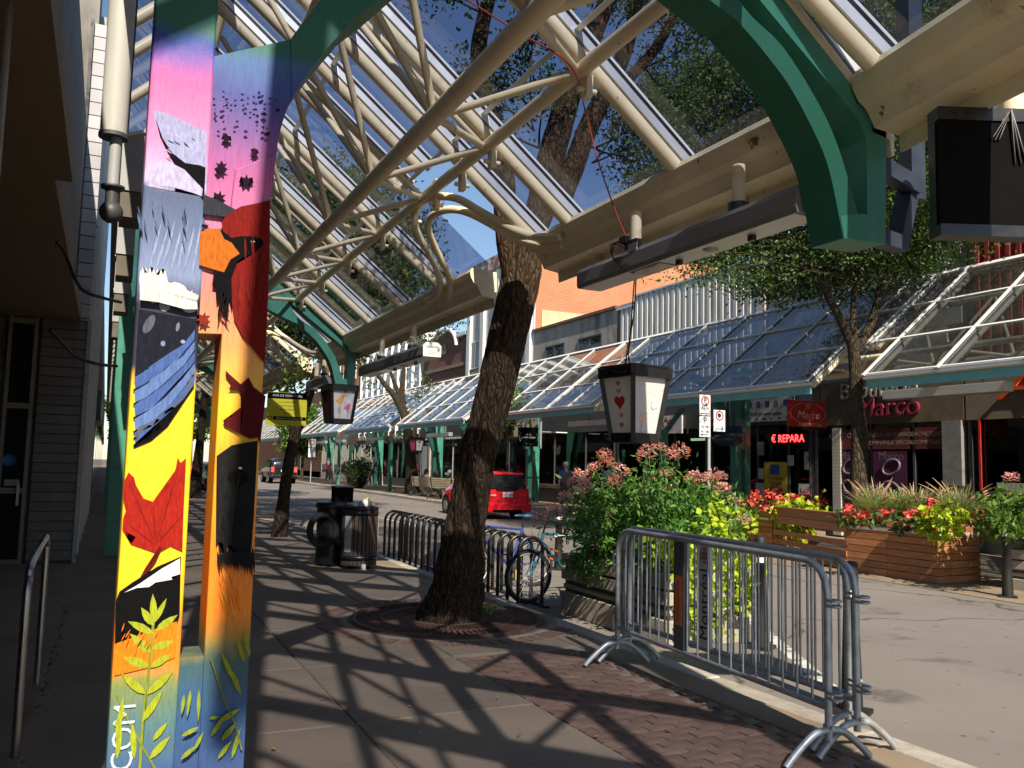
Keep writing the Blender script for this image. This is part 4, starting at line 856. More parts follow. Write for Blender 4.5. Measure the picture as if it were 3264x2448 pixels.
MB().box(.1, .14, 33.4, 35.2, .8, 2.9).obj('curtain', M('green grey curtain', (.07, .08, .06), .9, stretch=(1, 8, .3)), sE)
hs = thing('hanging_sign', 'square black bookshop sign with white brackets on a white post', 'sign', (15.6, 31.3, 0))
MB().box(-.55, .35, -.03, .03, 2.35, 3.12).obj('panel', BLACKR, hs); WL = M('white print', (.75, .75, .75), .6)
txt('parenthèse', .15, (-.1, -.034, 2.72), WL, hs, FACE_CAM, .001); txt('LIBRAIRIE', .06, (-.1, -.034, 2.83), WL, hs, FACE_CAM, .001); txt('(', .34, (-.5, -.034, 2.74), WL, hs, FACE_CAM, .004); txt(')', .34, (.3, -.034, 2.74), WL, hs, FACE_CAM, .004); txt('livres - idées', .045, (-.1, -.034, 2.45), WL, hs, FACE_CAM, .001)
MB().box(.42, .50, -.04, .04, 2.28, 3.6).obj('post', WHITE, hs); MB().box(.35, .42, -.02, .02, 2.5, 2.54).box(.35, .42, -.02, .02, 2.95, 2.99).obj('bracket', WHITE, hs); MB().box(.5, 1.7, -.02, .02, 2.95, 2.99).obj('arm', WHITE, hs)
aw = thing('shop_awning', 'worn brown fabric awning with dark script beside the black sign', 'awning', (0, 0, 0))
MB().prism([(16.2, 31.8, 3.6), (15.0, 31.8, 3.25), (15.0, 31.8, 2.75), (16.2, 31.8, 2.75)], (0, 4.6, 0)).obj('canvas', M('brown canvas', (.30, .25, .19), .9, var=.25, scale=2), aw)
txt('chez', .62, (14.98, 34.6, 3.0), BLACKR, aw, FACE_ST, .003, shear=.3); 
sF = shop('dark shop front behind the big trunk', 35.7, 43.6, BRN, (3.0, 3.8), (38, 41), 41)
sG = shop('clothing shop front with striped fascia behind the benches', 43.8, 51.0, DARKGREY, (2.95, 3.75), (45.5, 47.8, 49.5), 49, frame=GREYP)
for k in range(22): MB().box(-.09, -.052, 44.0+.31*k, 44.12+.31*k, 2.97, 3.08).obj('light_dash', GREYP, sG)
p = MB().box(-.10, -.055, 46.6, 47.6, 3.1, 3.72).obj('logo_board', GOODS[4], sG); MB().prism([(-.105, 47.1+.3*math.cos(t), 3.4+.2*math.sin(2*t)) for t in [2*PI*k/16 for k in range(16)]], (-.004, 0, 0)).obj('printed_swoosh', flat('maroon', (.2, .03, .05)), p)
MB().box(-.03, .0, 49.7, 50.6, .0, 2.6).obj('white_door', M('door grey blue', (.5, .55, .6), .6), sG); MB().box(-.06, .04, 49.2, 49.5, .0, 2.9).obj('pale_post', STUC, sG)
for k, n_ in enumerate(('dark shoe shop front with sandwich board outside', 'shop front with pale door frames left of the sandwich board', 'shop front behind the walking woman in red', 'dark shop front behind the black parked car', 'most distant shop front with green posts')):
    a = 51.2+9*k; t = shop(n_, a, a+8.9, (BRN, TAN, GREYP, DARKGREY, TAN)[k], (2.9, 3.7), (a+2, a+4.4, a+6.5), a+4, frame=(DARKGREY, STUC, STUC, DARKGREY, GREYP)[k])
    txt(('Boutiques', 'CADEAUX', 'Mode', 'SOLDES', 'Cafés')[k], .5, (-.07, a+4.4, 3.3), GREYL, t, FACE_ST, .02)

# ------------------------------------------------------------------ light boxes, signs and lanterns hung from the near canopy
def lightbox(label, x, y0, y1, z):
    t = thing('light_box', label, 'lamp', (x, y0, z), 0, 'grey light boxes under the near canopy'); L = y1-y0
    MB().prism([(-.11, 0, 0), (.11, 0, 0), (.12, 0, .03), (.12, 0, .13), (.09, 0, .17), (-.09, 0, .17), (-.12, 0, .13), (-.12, 0, .03)], (0, L, 0)).obj('housing', M('grey lamp housing', (.24, .23, .235), .45, .3, var=.1), t)
    MB().box(-.105, .105, .03, L-.03, -.006, -.001).obj('tray', ALUM, t)
    for e in (.25*L, .72*L):
        MB().cyl((0, e), .045, .17, .5).obj('hanger', CREAM, t); MB().cyl((0, e), .07, .17, .24).obj('bracket', DARKGREY, t)
    l = MB().box(-.085, .085, .55*L, .70*L, -.012, -.0065).obj('lens', CARG, t)
    MB().lathe([(0, -.012), (.055, -.012), (.055, -.0065)], (0, .36*L, 0), 20).obj('speaker_grille', GREYP, t)
    for e in (.2, .5): MB().cbox((0, e*L, -.025), (.03, .05, .035)).obj('clip', BLACKM, t)
    return t
lightbox('long grey light box below the gutter, its end above the heart lantern', 3.70, 3.75, 6.35, 3.12)
lb2 = lightbox('grey light box with pale end plate left of the big tree', 3.70, 10.3, 13.4, 2.95)
MB().prism([(3.70-3.70-.12, -.012, .0), (.12, -.012, .0), (.125, -.012, .14), (.08, -.012, .185), (-.08, -.012, .185), (-.125, -.012, .14)], (0, .01, 0)).obj('end_plate', WHITE, lb2); txt('2005', .05, (0, -.016, .05), GREYP, lb2, FACE_CAM, .001)
MB().box(-.08, .08, -.016, -.012, .115, .14).obj('slot', GREYP, lb2)
lightbox('small grey light box above the yellow notice', 3.70, 16.0, 17.4, 3.02)
hsn = thing('hanging_screen', 'black display panel hung under the canopy at the upper right corner', 'screen', (3.74, 3.0, 0), rad(-24))
MB().box(.03, 1.6, -.08, -.05, 2.86, 3.40).obj('panel', BLACKR, hsn); MB().box(.03, 1.6, -.09, .02, 2.80, 2.858).box(.03, 1.6, -.09, .02, 3.402, 3.47).box(.03, .09, -.049, .02, 2.86, 3.40).obj('frame', BLACKM, hsn)
MB().box(.6, .8, -.10, .03, 3.471, 3.52).obj('clamp', BLACKM, hsn)
MB().tube([(.48, .02, 3.40), (.48, .02, 3.95)], .062, 14).obj('hanger', CREAM, hsn)
for k in range(3): MB().tube([(.30+.02*k, -.088, 3.3), (.40, -.10, 3.46), (.42+.03*k, -.088, 3.18)], .006, 5).obj('tie', BLACKM, hsn)
bk = thing('steel_bracket', 'dark blue steel bracket between the arch foot and the black panel', 'bracket', (0, 0, 0))
BLS = M('dark blue steel', (.035, .045, .07), .5, .2, var=.25, scale=5)
MB().beam((4.02, 3.56, 3.42), (4.42, 3.62, 3.36), .09, .10).beam((4.02, 3.56, 2.98), (4.30, 3.62, 2.98), .09, .09).beam((4.25, 3.62, 2.95), (4.42, 3.66, 3.38), .1, .09).obj('arms', BLS, bk); MB().box(4.40, 4.52, 3.62, 3.72, 3.3, 5.3).obj('mast', BLS, bk)
def heart(cx, cz, s_, y):
    pts = []
    for k in range(24):
        t = 2*PI*k/24; pts.append((cx+s_*.0625*16*math.sin(t)**3, y, cz+s_*.0625*(13*math.cos(t)-5*math.cos(2*t)-2*math.cos(3*t)-math.cos(4*t))))
    return pts
PAP = M('lantern paper', (.70, .68, .68), .8, var=.06, scale=5, bmp=.25, bscale=14)
def papm(name, e):
    m, n, b = newmat(name); b.inputs['Base Color'].default_value = (.86, .85, .83, 1); b.inputs['Roughness'].default_value = .8
    t = n.nodes.new('ShaderNodeBsdfTranslucent'); t.inputs[0].default_value = (.9, .88, .84, 1); a = n.nodes.new('ShaderNodeMixShader'); a.inputs[0].default_value = .3
    bump(n, b, noise(n, coords(n), 9, 3), .4, .03); lk(n, b.outputs[0], a.inputs[1]); lk(n, t.outputs[0], a.inputs[2]); lk(n, a.outputs[0], n.nodes['Material Output'].inputs[0]); return m
PAPT = papm('translucent paper', 0)
PK = flat('pink paint', (.75, .12, .28)); RDH = flat('red heart', (.55, .035, .03)); ORB_ = flat('orange bird paint', (.80, .33, .05)); PLP = flat('pale pink paint', (.72, .36, .38)); LPK = flat('faint pink', (.80, .62, .66)); PCH = flat('peach', (.85, .55, .38))
def lantern(label, loc, rz, h, wt, wb, designs, side=None):
    t = thing('lantern', label, 'lantern', loc, rz, 'paper lanterns with hearts and birds'); fr = MB(); top, bot = wt/2, wb/2; e = .04*wt/.5*1.1
    cs = lambda z: bot+(top-bot)*z/h
    for sx, sy in ((1, 1), (1, -1), (-1, 1), (-1, -1)): MB().beam((sx*bot, sy*bot, 0), (sx*top, sy*top, h), e, e).obj('corner_bar', BLACKM, t)
    for z, w_ in ((h-.06*h/.7, top), (.05*h, cs(.05*h))):
        for sx, sy in ((1, 0), (-1, 0), (0, 1), (0, -1)): MB().beam((sx*w_+(-w_ if sx == 0 else 0), sy*w_+(-w_ if sy == 0 else 0), z), (sx*w_+(w_ if sx == 0 else 0), sy*w_+(w_ if sy == 0 else 0), z), e*.9, h*.13).obj('rail', BLACKM, t)
    MB().box(-top, top, -top, top, h-.005, h+.012).obj('lid', BLACKM, t)
    for s in range(4):
        a = s*PI/2; Mx = Matrix.Rotation(a, 4, 'Z'); y0, y1 = -cs(.08*h)+.012, -cs(.93*h)+.012
        q = [(-cs(.08*h), y0, .08*h), (cs(.08*h), y0, .08*h), (cs(.93*h), y1, .93*h), (-cs(.93*h), y1, .93*h)]
        p = MB().add([Mx @ Vector(v) for v in q], [(0, 1, 2, 3)]).obj('paper', side if (side and s == 3) else PAPT, t)
        slope = math.atan2(top-bot, h)
        for kind, x, z, s_, col in designs.get(s, ()):
            Pm = Mx @ Matrix.Translation((0, -bot+.008, 0)) @ Matrix.Rotation(slope, 4, 'X')
            if kind == 'heart': pts = heart(x, z, s_, 0)
            elif kind == 'bird': pts = [(x+s_*a_*(1 if s_ > 0 else 1), 0, z+abs(s_)*b_) for a_, b_ in ((-1, -.35), (-.55, .3), (.1, .75), (.35, 1), (.62, .95), (.85, .72), (.65, .55), (.72, 0), (.45, -.55), (-.1, -.75), (-.5, -.45))]
            else: pts = [(x-.006, 0, z), (x+.006, 0, z), (x+.006, 0, z+s_), (x-.006, 0, z+s_)]
            MB().prism([Pm @ Vector(v) for v in pts], Mx @ Vector((0, -.003, 0))).obj({'heart': 'painted_heart', 'bird': 'painted_bird', 'stem': 'painted_stem'}[kind], col, p)
    return t
H_ = (('heart', 0, .53, .026, PK), ('heart', 0, .46, .03, PLP), ('heart', .0, .36, .07, RDH), ('heart', .01, .24, .028, PLP), ('heart', .0, .15, .03, PK))
B_ = (('bird', -.05, .22, .055, PCH), ('stem', -.05, .07, .11, PCH), ('bird', .07, .33, -.045, LPK))
lx = lantern('nearest lantern with hanging column of hearts, in front of the far canopy', (4.36, 6.62, 1.83), rad(9), .68, .46, .285, {0: B_, 3: H_, 1: H_, 2: B_})
tag(MB().tube(smooth_pts([(4.09, 6.2, 3.49), (4.10, 6.24, 3.0), (4.12, 6.36, 2.65), (4.18, 6.44, 2.52), (4.12, 6.42, 2.44), (4.06, 6.55, 2.46)]), .006, 6).tube([(4.10, 6.22, 3.49), (4.12, 6.34, 2.7), (4.13, 6.42, 2.54)], .006, 6).obj('lantern_cable', BLACKM), 'black cable holding the nearest heart lantern', 'cable')
B2 = (('heart', .02, .56, .035, RDH), ('bird', -.06, .40, .085, ORB_), ('stem', -.06, .1, .24, ORB_), ('bird', .08, .28, .07, PK), ('stem', .09, .1, .14, PK))
p = onY(745, 905, 15.0)
lantern('bird and heart lantern under the green arch down the pavement', (3.66, 14.9, 2.25), rad(8), .66, .48, .34, {0: B2, 2: B2, 1: H_}, flat('dark red paper', (.10, .012, .012)))
p = onY(990, 975, 33)
lantern('small far lantern with pink side right of the benches', (13.9, 40.5, 2.1), rad(20), .72, .55, .36, {0: (('heart', .0, .5, .08, RDH), ('heart', 0, .3, .05, PK)), 3: ()}, flat('pink side', (.6, .08, .2)))
oc = [onCan(1010, 0, -.5), onCan(1120, 70, -.55), onCan(1230, 140, -.55), onX(1262, 230, 3.3), onX(1290, 340, 3.4), onX(1320, 430, 3.5), onX(1345, 495, 3.58), onX(1358, 520, 3.62)]
tag(MB().tube(smooth_pts(oc), .0062, 6).obj('extension_cord', M('orange cord', (.42, .045, .02), .6)), 'orange red extension cord strung from the canopy pipes down to the light box', 'cable')
jb = thing('junction_box', 'tangle of black plugs and silver tape on the near light box', 'junction box', onX(1368, 528, 3.60))
MB().cbox((0, 0, 0), (.06, .16, .06)).cbox((-.03, .08, .05), (.05, .08, .05)).obj('plugs', BLACKM, jb); MB().cbox((-.045, -.06, -.04), (.01, .12, .06)).obj('tape', STEEL, jb)
for k in range(3): MB().tube(smooth_pts([(-.03, .05*k, 0), (-.05, .16+.04*k, .05), (-.04, .24, -.05), (-.03, .12, -.08-.04*k)]), .005, 5).obj('loop', BLACKM, jb)
ys = thing('yellow_notice', 'yellow parking notice hanging behind the thin leaning tree', 'notice', (3.06, 16.5, 2.24))
MB().box(-.37, .37, -.012, .012, 0, .62).obj('panel', flat('notice yellow', (.78, .70, .03)), ys); MB().box(-.365, .365, -.016, -.0125, .50, .615).box(-.25, .365, -.016, -.0125, .10, .165).obj('black_band', BLACKR, ys)
txt('AVIS DE FERMETURE', .062, (0, -.018, .557), WL, ys, FACE_CAM, .001); txt('Défense de stationner', .055, (.05, -.018, .132), WL, ys, FACE_CAM, .001)
for k in range(4): txt(('La rue sera fermée', 'à la circulation', 'Stationnement', 'interdit')[k], .042, (0, -.014, .44-.07*k), BLK_L, ys, FACE_CAM, .001)
MB().lathe([(.028, 0), (.038, 0), (.038, .003), (.028, .003)], n=18).obj('round_mark', BLACKR, ys).matrix_local = Matrix.Translation((-.31, -.013, .13)) @ Matrix.Rotation(PI/2, 4, 'X')
MB().cyl((-.3, 0), .004, .62, .8, 4).cyl((.3, 0), .004, .62, .8, 4).obj('wire', BLACKM, ys)
ms = thing('hanging_sign', 'red jeweller sign reading ACHETONS L\'OR hanging left of the leafy tree', 'sign', (14.6, 15.0, 2.62))
MB().box(-.57, .57, -.03, .03, 0, .60).obj('panel', M('red sign', (.42, .022, .018), .35, var=.35, scale=2.5), ms); SGL = M('silver gilt', (.62, .45, .36), .5)
txt('Marco', .25, (.02, -.034, .27), SGL, ms, FACE_CAM, .002, shear=.25, sx=1.1); txt("ACHETONS L'OR", .085, (.06, -.034, .055), SGL, ms, FACE_CAM, .002, sx=1.1); txt('M', .17, (0, -.034, .47), SGL, ms, FACE_CAM, .002)
MB().tube([(.53*math.cos(t), -.034, .31+.24*math.sin(t)) for t in [2*PI*k/32 for k in range(33)]], .005, 5, False).obj('oval_line', SGL, ms)
MB().cyl((-.4, 0), .015, .6, .95).cyl((.4, 0), .015, .6, .95).obj('hanger', BLACKM, ms); MB().box(-.12, .3, -.02, .02, -.07, -.0).obj('lower_bracket', BLACKM, ms)
# parking signs
ps = thing('parking_sign', 'pole with three white parking plates in front of the far canopy edge', 'sign', (10.64, 13.5, 0))
MB().cyl((0, .03), .03, RZ, 3.0).obj('pole', GREYP, ps); SGR = flat('sign red', (.55, .03, .02))
def plate(x, z0, w_, h_): return MB().box(x-w_/2, x+w_/2, -.014, -.004, z0, z0+h_).obj('plate', M('sign white', (.66, .67, .66), .5, var=.03), ps)
def sring(pl, x, z, r): MB().tube([(x+r*math.cos(t), -.018, z+r*math.sin(t)) for t in [2*PI*k/24 for k in range(25)]], .011, 5, False).obj('red_ring', SGR, pl)
a = plate(-.13, 2.64, .26, .40); sring(a, -.13, 2.92, .085); txt('P', .14, (-.13, -.018, 2.92), BLK_L, a, FACE_CAM, .001); txt('23h - 9h', .055, (-.13, -.018, 2.77), BLK_L, a, FACE_CAM, .001); MB().box(-.21, -.06, -.017, -.0145, 2.665, 2.68).obj('arrow', BLK_L, a); MB().prism([(-.24, -.0145, 2.672), (-.2, -.0145, 2.695), (-.2, -.0145, 2.65)], (0, -.003, 0)).obj('arrow_head', BLK_L, a)
a = plate(-.13, 2.22, .26, .40); txt('P', .17, (-.13, -.018, 2.53), BLK_L, a, FACE_CAM, .001); txt('15 min', .07, (-.13, -.018, 2.42), BLK_L, a, FACE_CAM, .001); txt('9h - 23h', .055, (-.13, -.018, 2.32), BLK_L, a, FACE_CAM, .001); MB().box(-.21, -.06, -.017, -.0145, 2.255, 2.27).obj('arrow', BLK_L, a); MB().prism([(-.24, -.0145, 2.262), (-.2, -.0145, 2.285), (-.2, -.0145, 2.24)], (0, -.003, 0)).obj('arrow_head', BLK_L, a)
a = plate(.22, 2.34, .28, .42); sring(a, .22, 2.65, .085); MB().lathe([(0, 0), (.045, 0), (.045, .003)], n=8).obj('octagon', BLK_L, a).matrix_local = Matrix.Translation((.22, -.015, 2.65)) @ Matrix.Rotation(PI/2, 4, 'X'); MB().box(.13, .28, -.017, -.0145, 2.38, 2.395).obj('arrow', BLK_L, a); MB().prism([(.32, -.0145, 2.388), (.28, -.0145, 2.41), (.28, -.0145, 2.365)], (0, -.003, 0)).obj('arrow_head', BLK_L, a)
ps2 = thing('parking_sign', 'small distant pole with two parking plates left of the black car', 'sign', (13.4, 62, 0))
MB().cyl((0, .03), .04, 0, 3.2, 8).obj('pole', GREYP, ps2); MB().box(-.25, .25, -.02, 0, 2.5, 3.1).box(-.25, .25, -.02, 0, 1.8, 2.45).obj('plate', WHITE, ps2); MB().tube([(.17*math.cos(t), -.024, 2.85+.17*math.sin(t)) for t in [2*PI*k/16 for k in range(17)]], .03, 5, False).obj('red_ring', SGR, ps2)
pmp = onY(1572, 948, 18.6)
pm = thing('dome_lamp', 'dark blue grey dome hanging by the green post behind the parking signs', 'lamp', pmp)
MB().lathe([(0, -.2), (.22, -.18), (.40, -.06), (.42, .02), (.30, .10), (0, .12)], n=22).obj('dome', M('blue grey dome', (.03, .045, .06), .3), pm); MB().box(-.3, .5, -.03, .03, .16, .36).obj('blue_plate', flat('dark blue plate', (.01, .05, .12)), pm); MB().cyl((0, 0), .03, .1, 1.0, 8).obj('hanger', BLACKM, pm)

# ------------------------------------------------------------------ crowd barriers
def barrier(label, p, q, panel):
    p, q = Vector(p), Vector(q); L = (q-p).length; a = math.atan2(q.y-p.y, q.x-p.x)
    t = thing('crowd_barrier', label, 'barrier', p, a, 'crowd barriers nested at the kerb')
    z0, z1, r = .30, 1.09, .17
    top = [(0, 0, .13)]+[(0, 0, z1-r)]+[(r-r*math.cos(k*PI/8), 0, z1-r+r*math.sin(k*PI/8)) for k in range(1, 5)]
    path = top+[(L-x, 0, z) for x, _, z in reversed(top)]
    MB().tube(path, .021, 12).obj('frame', GALV, t)
    MB().tube([(0, 0, z0), (L, 0, z0)], .017, 10).obj('bottom_rail', GALV, t)
    n = 19; me = MB().tube([(0, 0, z0), (0, 0, z1)], .0075, 8, False).mesh('bar', GALV)
    for k in range(1, n):
        x = L*k/n
        if panel and abs(x-panel[0]) < panel[1]*.7: continue
        o = link('bar', me, t, loc=(x, 0, 0)); ht = z1 if r < x < L-r else z1-r+math.sqrt(max(0, r*r-(r-min(x, L-x))**2)); o.scale = (1, 1, (ht-z0)/(z1-z0)); o.location.z = z0-z0*(ht-z0)/(z1-z0)
    for x in (0, L):
        f = [(x, -.29, .012), (x, -.23, .07), (x, -.12, .155), (x, -.05, .178), (x, .05, .178), (x, .12, .155), (x, .23, .07), (x, .29, .012)]
        MB().tube(smooth_pts(f, 4), .02, 10).obj('foot', GALV, t)
        MB().tube([(x-.035, 0, .20), (x+.035, 0, .20)], .011, 6).obj('bolt', GALV, t)
    for z in (.36, .86):
        MB().tube(smooth_pts([(L, 0, z+.04), (L+.06, 0, z+.045), (L+.085, 0, z+.01), (L+.08, 0, z-.09), (L+.095, 0, z-.11)], 4), .009, 8).obj('hook', GALV, t)
        MB().tube(smooth_pts([(-.02, -.02, z), (-.07, -.03, z), (-.09, 0, z), (-.07, .03, z), (-.02, .02, z)], 4), .008, 6).tube(smooth_pts([(-.02, -.02, z+.03), (-.07, -.03, z+.03), (-.09, 0, z+.03), (-.07, .03, z+.03), (-.02, .02, z+.03)], 4), .008, 6).obj('eye_loop', GALV, t)
    if panel:
        x, w_, mat_ = panel; pl = MB().box(x-w_/2, x+w_/2, -.012, .012, z0, z1-.01).obj('name_plate', mat_, t); return t, pl
    return t, None
ba1, pl = barrier('front crowd barrier with grey plate and orange sticker', (3.70, 3.66, 0), (3.86, 6.08, 0), (1.50, .13, M('grey plate', (.10, .10, .105), .5, .3)))
st = MB().box(1.455, 1.545, .0125, .0135, .48, .83).obj('sticker', flat('orange sticker', (.62, .14, .03)), pl); UPR = Matrix(((0, 1, 0), (0, 0, 1), (1, 0, 0))).to_euler(); o = txt('BARRIÈRE LA PETITE PATRIE', .022, (1.50, .0145, .655), BLK_L, st, UPR, .0004)
sk = MB().box(-.012, .012, -.0245, -.0225, .66, .76).obj('sticker', flat('white sticker', (.6, .58, .55)), ba1)
ba2, pl = barrier('middle crowd barrier carrying the white city name plate', (3.98, 3.72, 0), (4.04, 6.18, 0), (1.42, .13, M('white plate', (.72, .73, .73), .5, .1, var=.05)))
for s_, r_ in ((.0135, UPR),): 
    o = txt('Montréal', .14, (1.42, s_, .62), BLK_L, pl, r_, .0006)
    for k in range(6):
        a = 2*PI*k/6; MB().tube([(1.42+.028*math.cos(a)+.02*math.cos(t), .0135, .97+.034*math.sin(a)+.024*math.sin(t)) for t in [2*PI*j/14 for j in range(15)]], .003, 4, False).obj('rosette', flat('rosette red', (.35, .05, .05)), pl)
barrier('back crowd barrier, mostly hidden behind the other two', (4.05, 3.85, 0), (4.06, 6.30, 0), None)

# ------------------------------------------------------------------ bollards
def bollard(label, x, y, h=1.08, z=RZ):
    t = thing('bollard', label, 'bollard', (x, y, z), R.uniform(0, 1), 'black flexible bollards'); BP = M('bollard black', (.014, .0135, .013), .6, var=.2)
    MB().lathe([(.075, .03), (.068, .3), (.052, h-.30), (.055, h-.30), (.055, h-.02), (.045, h), (0, h)], n=20).obj('post', BP, t)
    MB().lathe([(.0565, h-.25), (.0565, h-.20)], n=20).obj('white_band', WHITE, t); MB().box(-.12, .12, -.12, .12, 0, .03).obj('base', BP, t)
    return t
bollard('bollard just behind the near end of the barriers', 4.98, 4.70)
bollard('bollard between the barriers and the lime green plants', 5.90, 6.70)
bollard('bollard behind the bicycles', 6.95, 12.8)
bollard('bollard at the right edge before the pale planter', 11.75, 8.22, 1.12)

# ------------------------------------------------------------------ planters
def cplanter(label, x0, x1, y0, y1, z0, h):
    t = thing('concrete_planter', label, 'planter', ((x0+x1)/2, (y0+y1)/2, z0), 0, 'aggregate concrete planters'); a, b = (x1-x0)/2, (y1-y0)/2; hh = h-.3
    for (za, zb, e) in ((0, hh-.14, 0), (hh-.10, hh-.05, -.02), (hh, hh+.13, 0), (hh+.155, hh+.30, .0)): MB().box(-a-e, a+e, -b-e, b+e, za, zb).obj('course', PCONC, t, .012)
    MB().box(-a+.04, a-.04, -b+.04, b-.04, hh-.16, hh+.16).obj('core', M('planter joint', (.10, .09, .08), .9), t); MB().box(-a+.08, a-.08, -b+.08, b-.08, hh+.3, hh+.302).obj('soil', soil, t)
    return t
cplanter('concrete planter behind the barriers overflowing with pink flowers', 4.98, 6.0, 6.97, 9.1, RZ, .70)
cplanter('pale concrete planter at the right edge by the bollard', 12.6, 15.5, 7.6, 8.9, RZ, .62)
BD = None
def wplanter(label, p, a, L, W, h):
    t = thing('wooden_planter', label, 'planter', p, a, 'cedar board planters'); nb = 8; bh = h/nb
    for k in range(nb):
        z = k*bh+.006
        for (x0, x1) in ((0, L*.48), (L*.48+.005, L)): MB().box(x0, x1, 0, .03, z, z+bh-.010).obj('board', WOOD, t)
        MB().box(0, L, W-.03, W, z, z+bh-.01).obj('board', WOOD, t)
        MB().box(0, .03, .032, W-.032, z, z+bh-.01).obj('board', WOOD, t)
        for (y0, y1) in ((.032, W*.32), (W*.32+.005, W-.032)): MB().box(L-.03, L, y0, y1, z, z+bh-.01).obj('board', WOOD, t)
    MB().box(.035, L-.035, .035, W-.035, .03, h-.05).obj('liner', BLACKR, t)
    zb = h*.80; MB().box(-.004, L+.004, -.006, -.001, zb, zb+.045).obj('metal_strip', ALUM, t); MB().box(L+.001, L+.006, -.004, W, zb, zb+.045).obj('metal_strip', ALUM, t)
    for k in range(11): MB().cyl((L*(k+.5)/11, 0), .006, 0, .003, 6).obj('screw', DARKGREY, t).matrix_local = Matrix.Translation((L*(k+.5)/11, -.006, zb+.02)) @ Matrix.Rotation(PI/2, 4, 'X') @ Matrix.Translation((-L*(k+.5)/11, 0, 0))
    return t
wc = Vector((11.95, 9.52, RZ+.012)); wl = Vector((11.90, 11.35, RZ+.012)); aw_ = math.atan2(wc.y-wl.y, wc.x-wl.x)
wp1 = wplanter('long cedar planter with plumed grasses in front of the jeweller', wl, aw_, (wc-wl).length, 1.05, .93)
q0 = Vector((13.1, 16.6, RZ+.012)); q1 = Vector((12.55, 13.9, RZ+.012)); aq = math.atan2(q1.y-q0.y, q1.x-q0.x)
wp2 = wplanter('farther cedar planter with red begonias, partly behind the pink flowers', q0, aq, (q1-q0).length, .9, .86)
wf = thing('slatted_screen', 'low cedar slatted screen between the two cedar planters', 'fence', q1+Vector((-.02, -.05, 0)), math.atan2(wl.y-q1.y, wl.x-q1.x)); Lf = (wl-q1).length
for k, z in enumerate((.02, .24, .42, .66, .80)): MB().box(0, Lf, 0, .025, z, z+(.16 if k in (0, 3, 4) else .1)).obj('slat', WOOD, wf)
for x in (0, Lf-.06): MB().box(x, x+.06, .027, .09, 0, .92).obj('post', WOOD, wf)
MB().box(-.02, Lf, -.02, .1, .962, .99).obj('cap_rail', WOOD, wf)

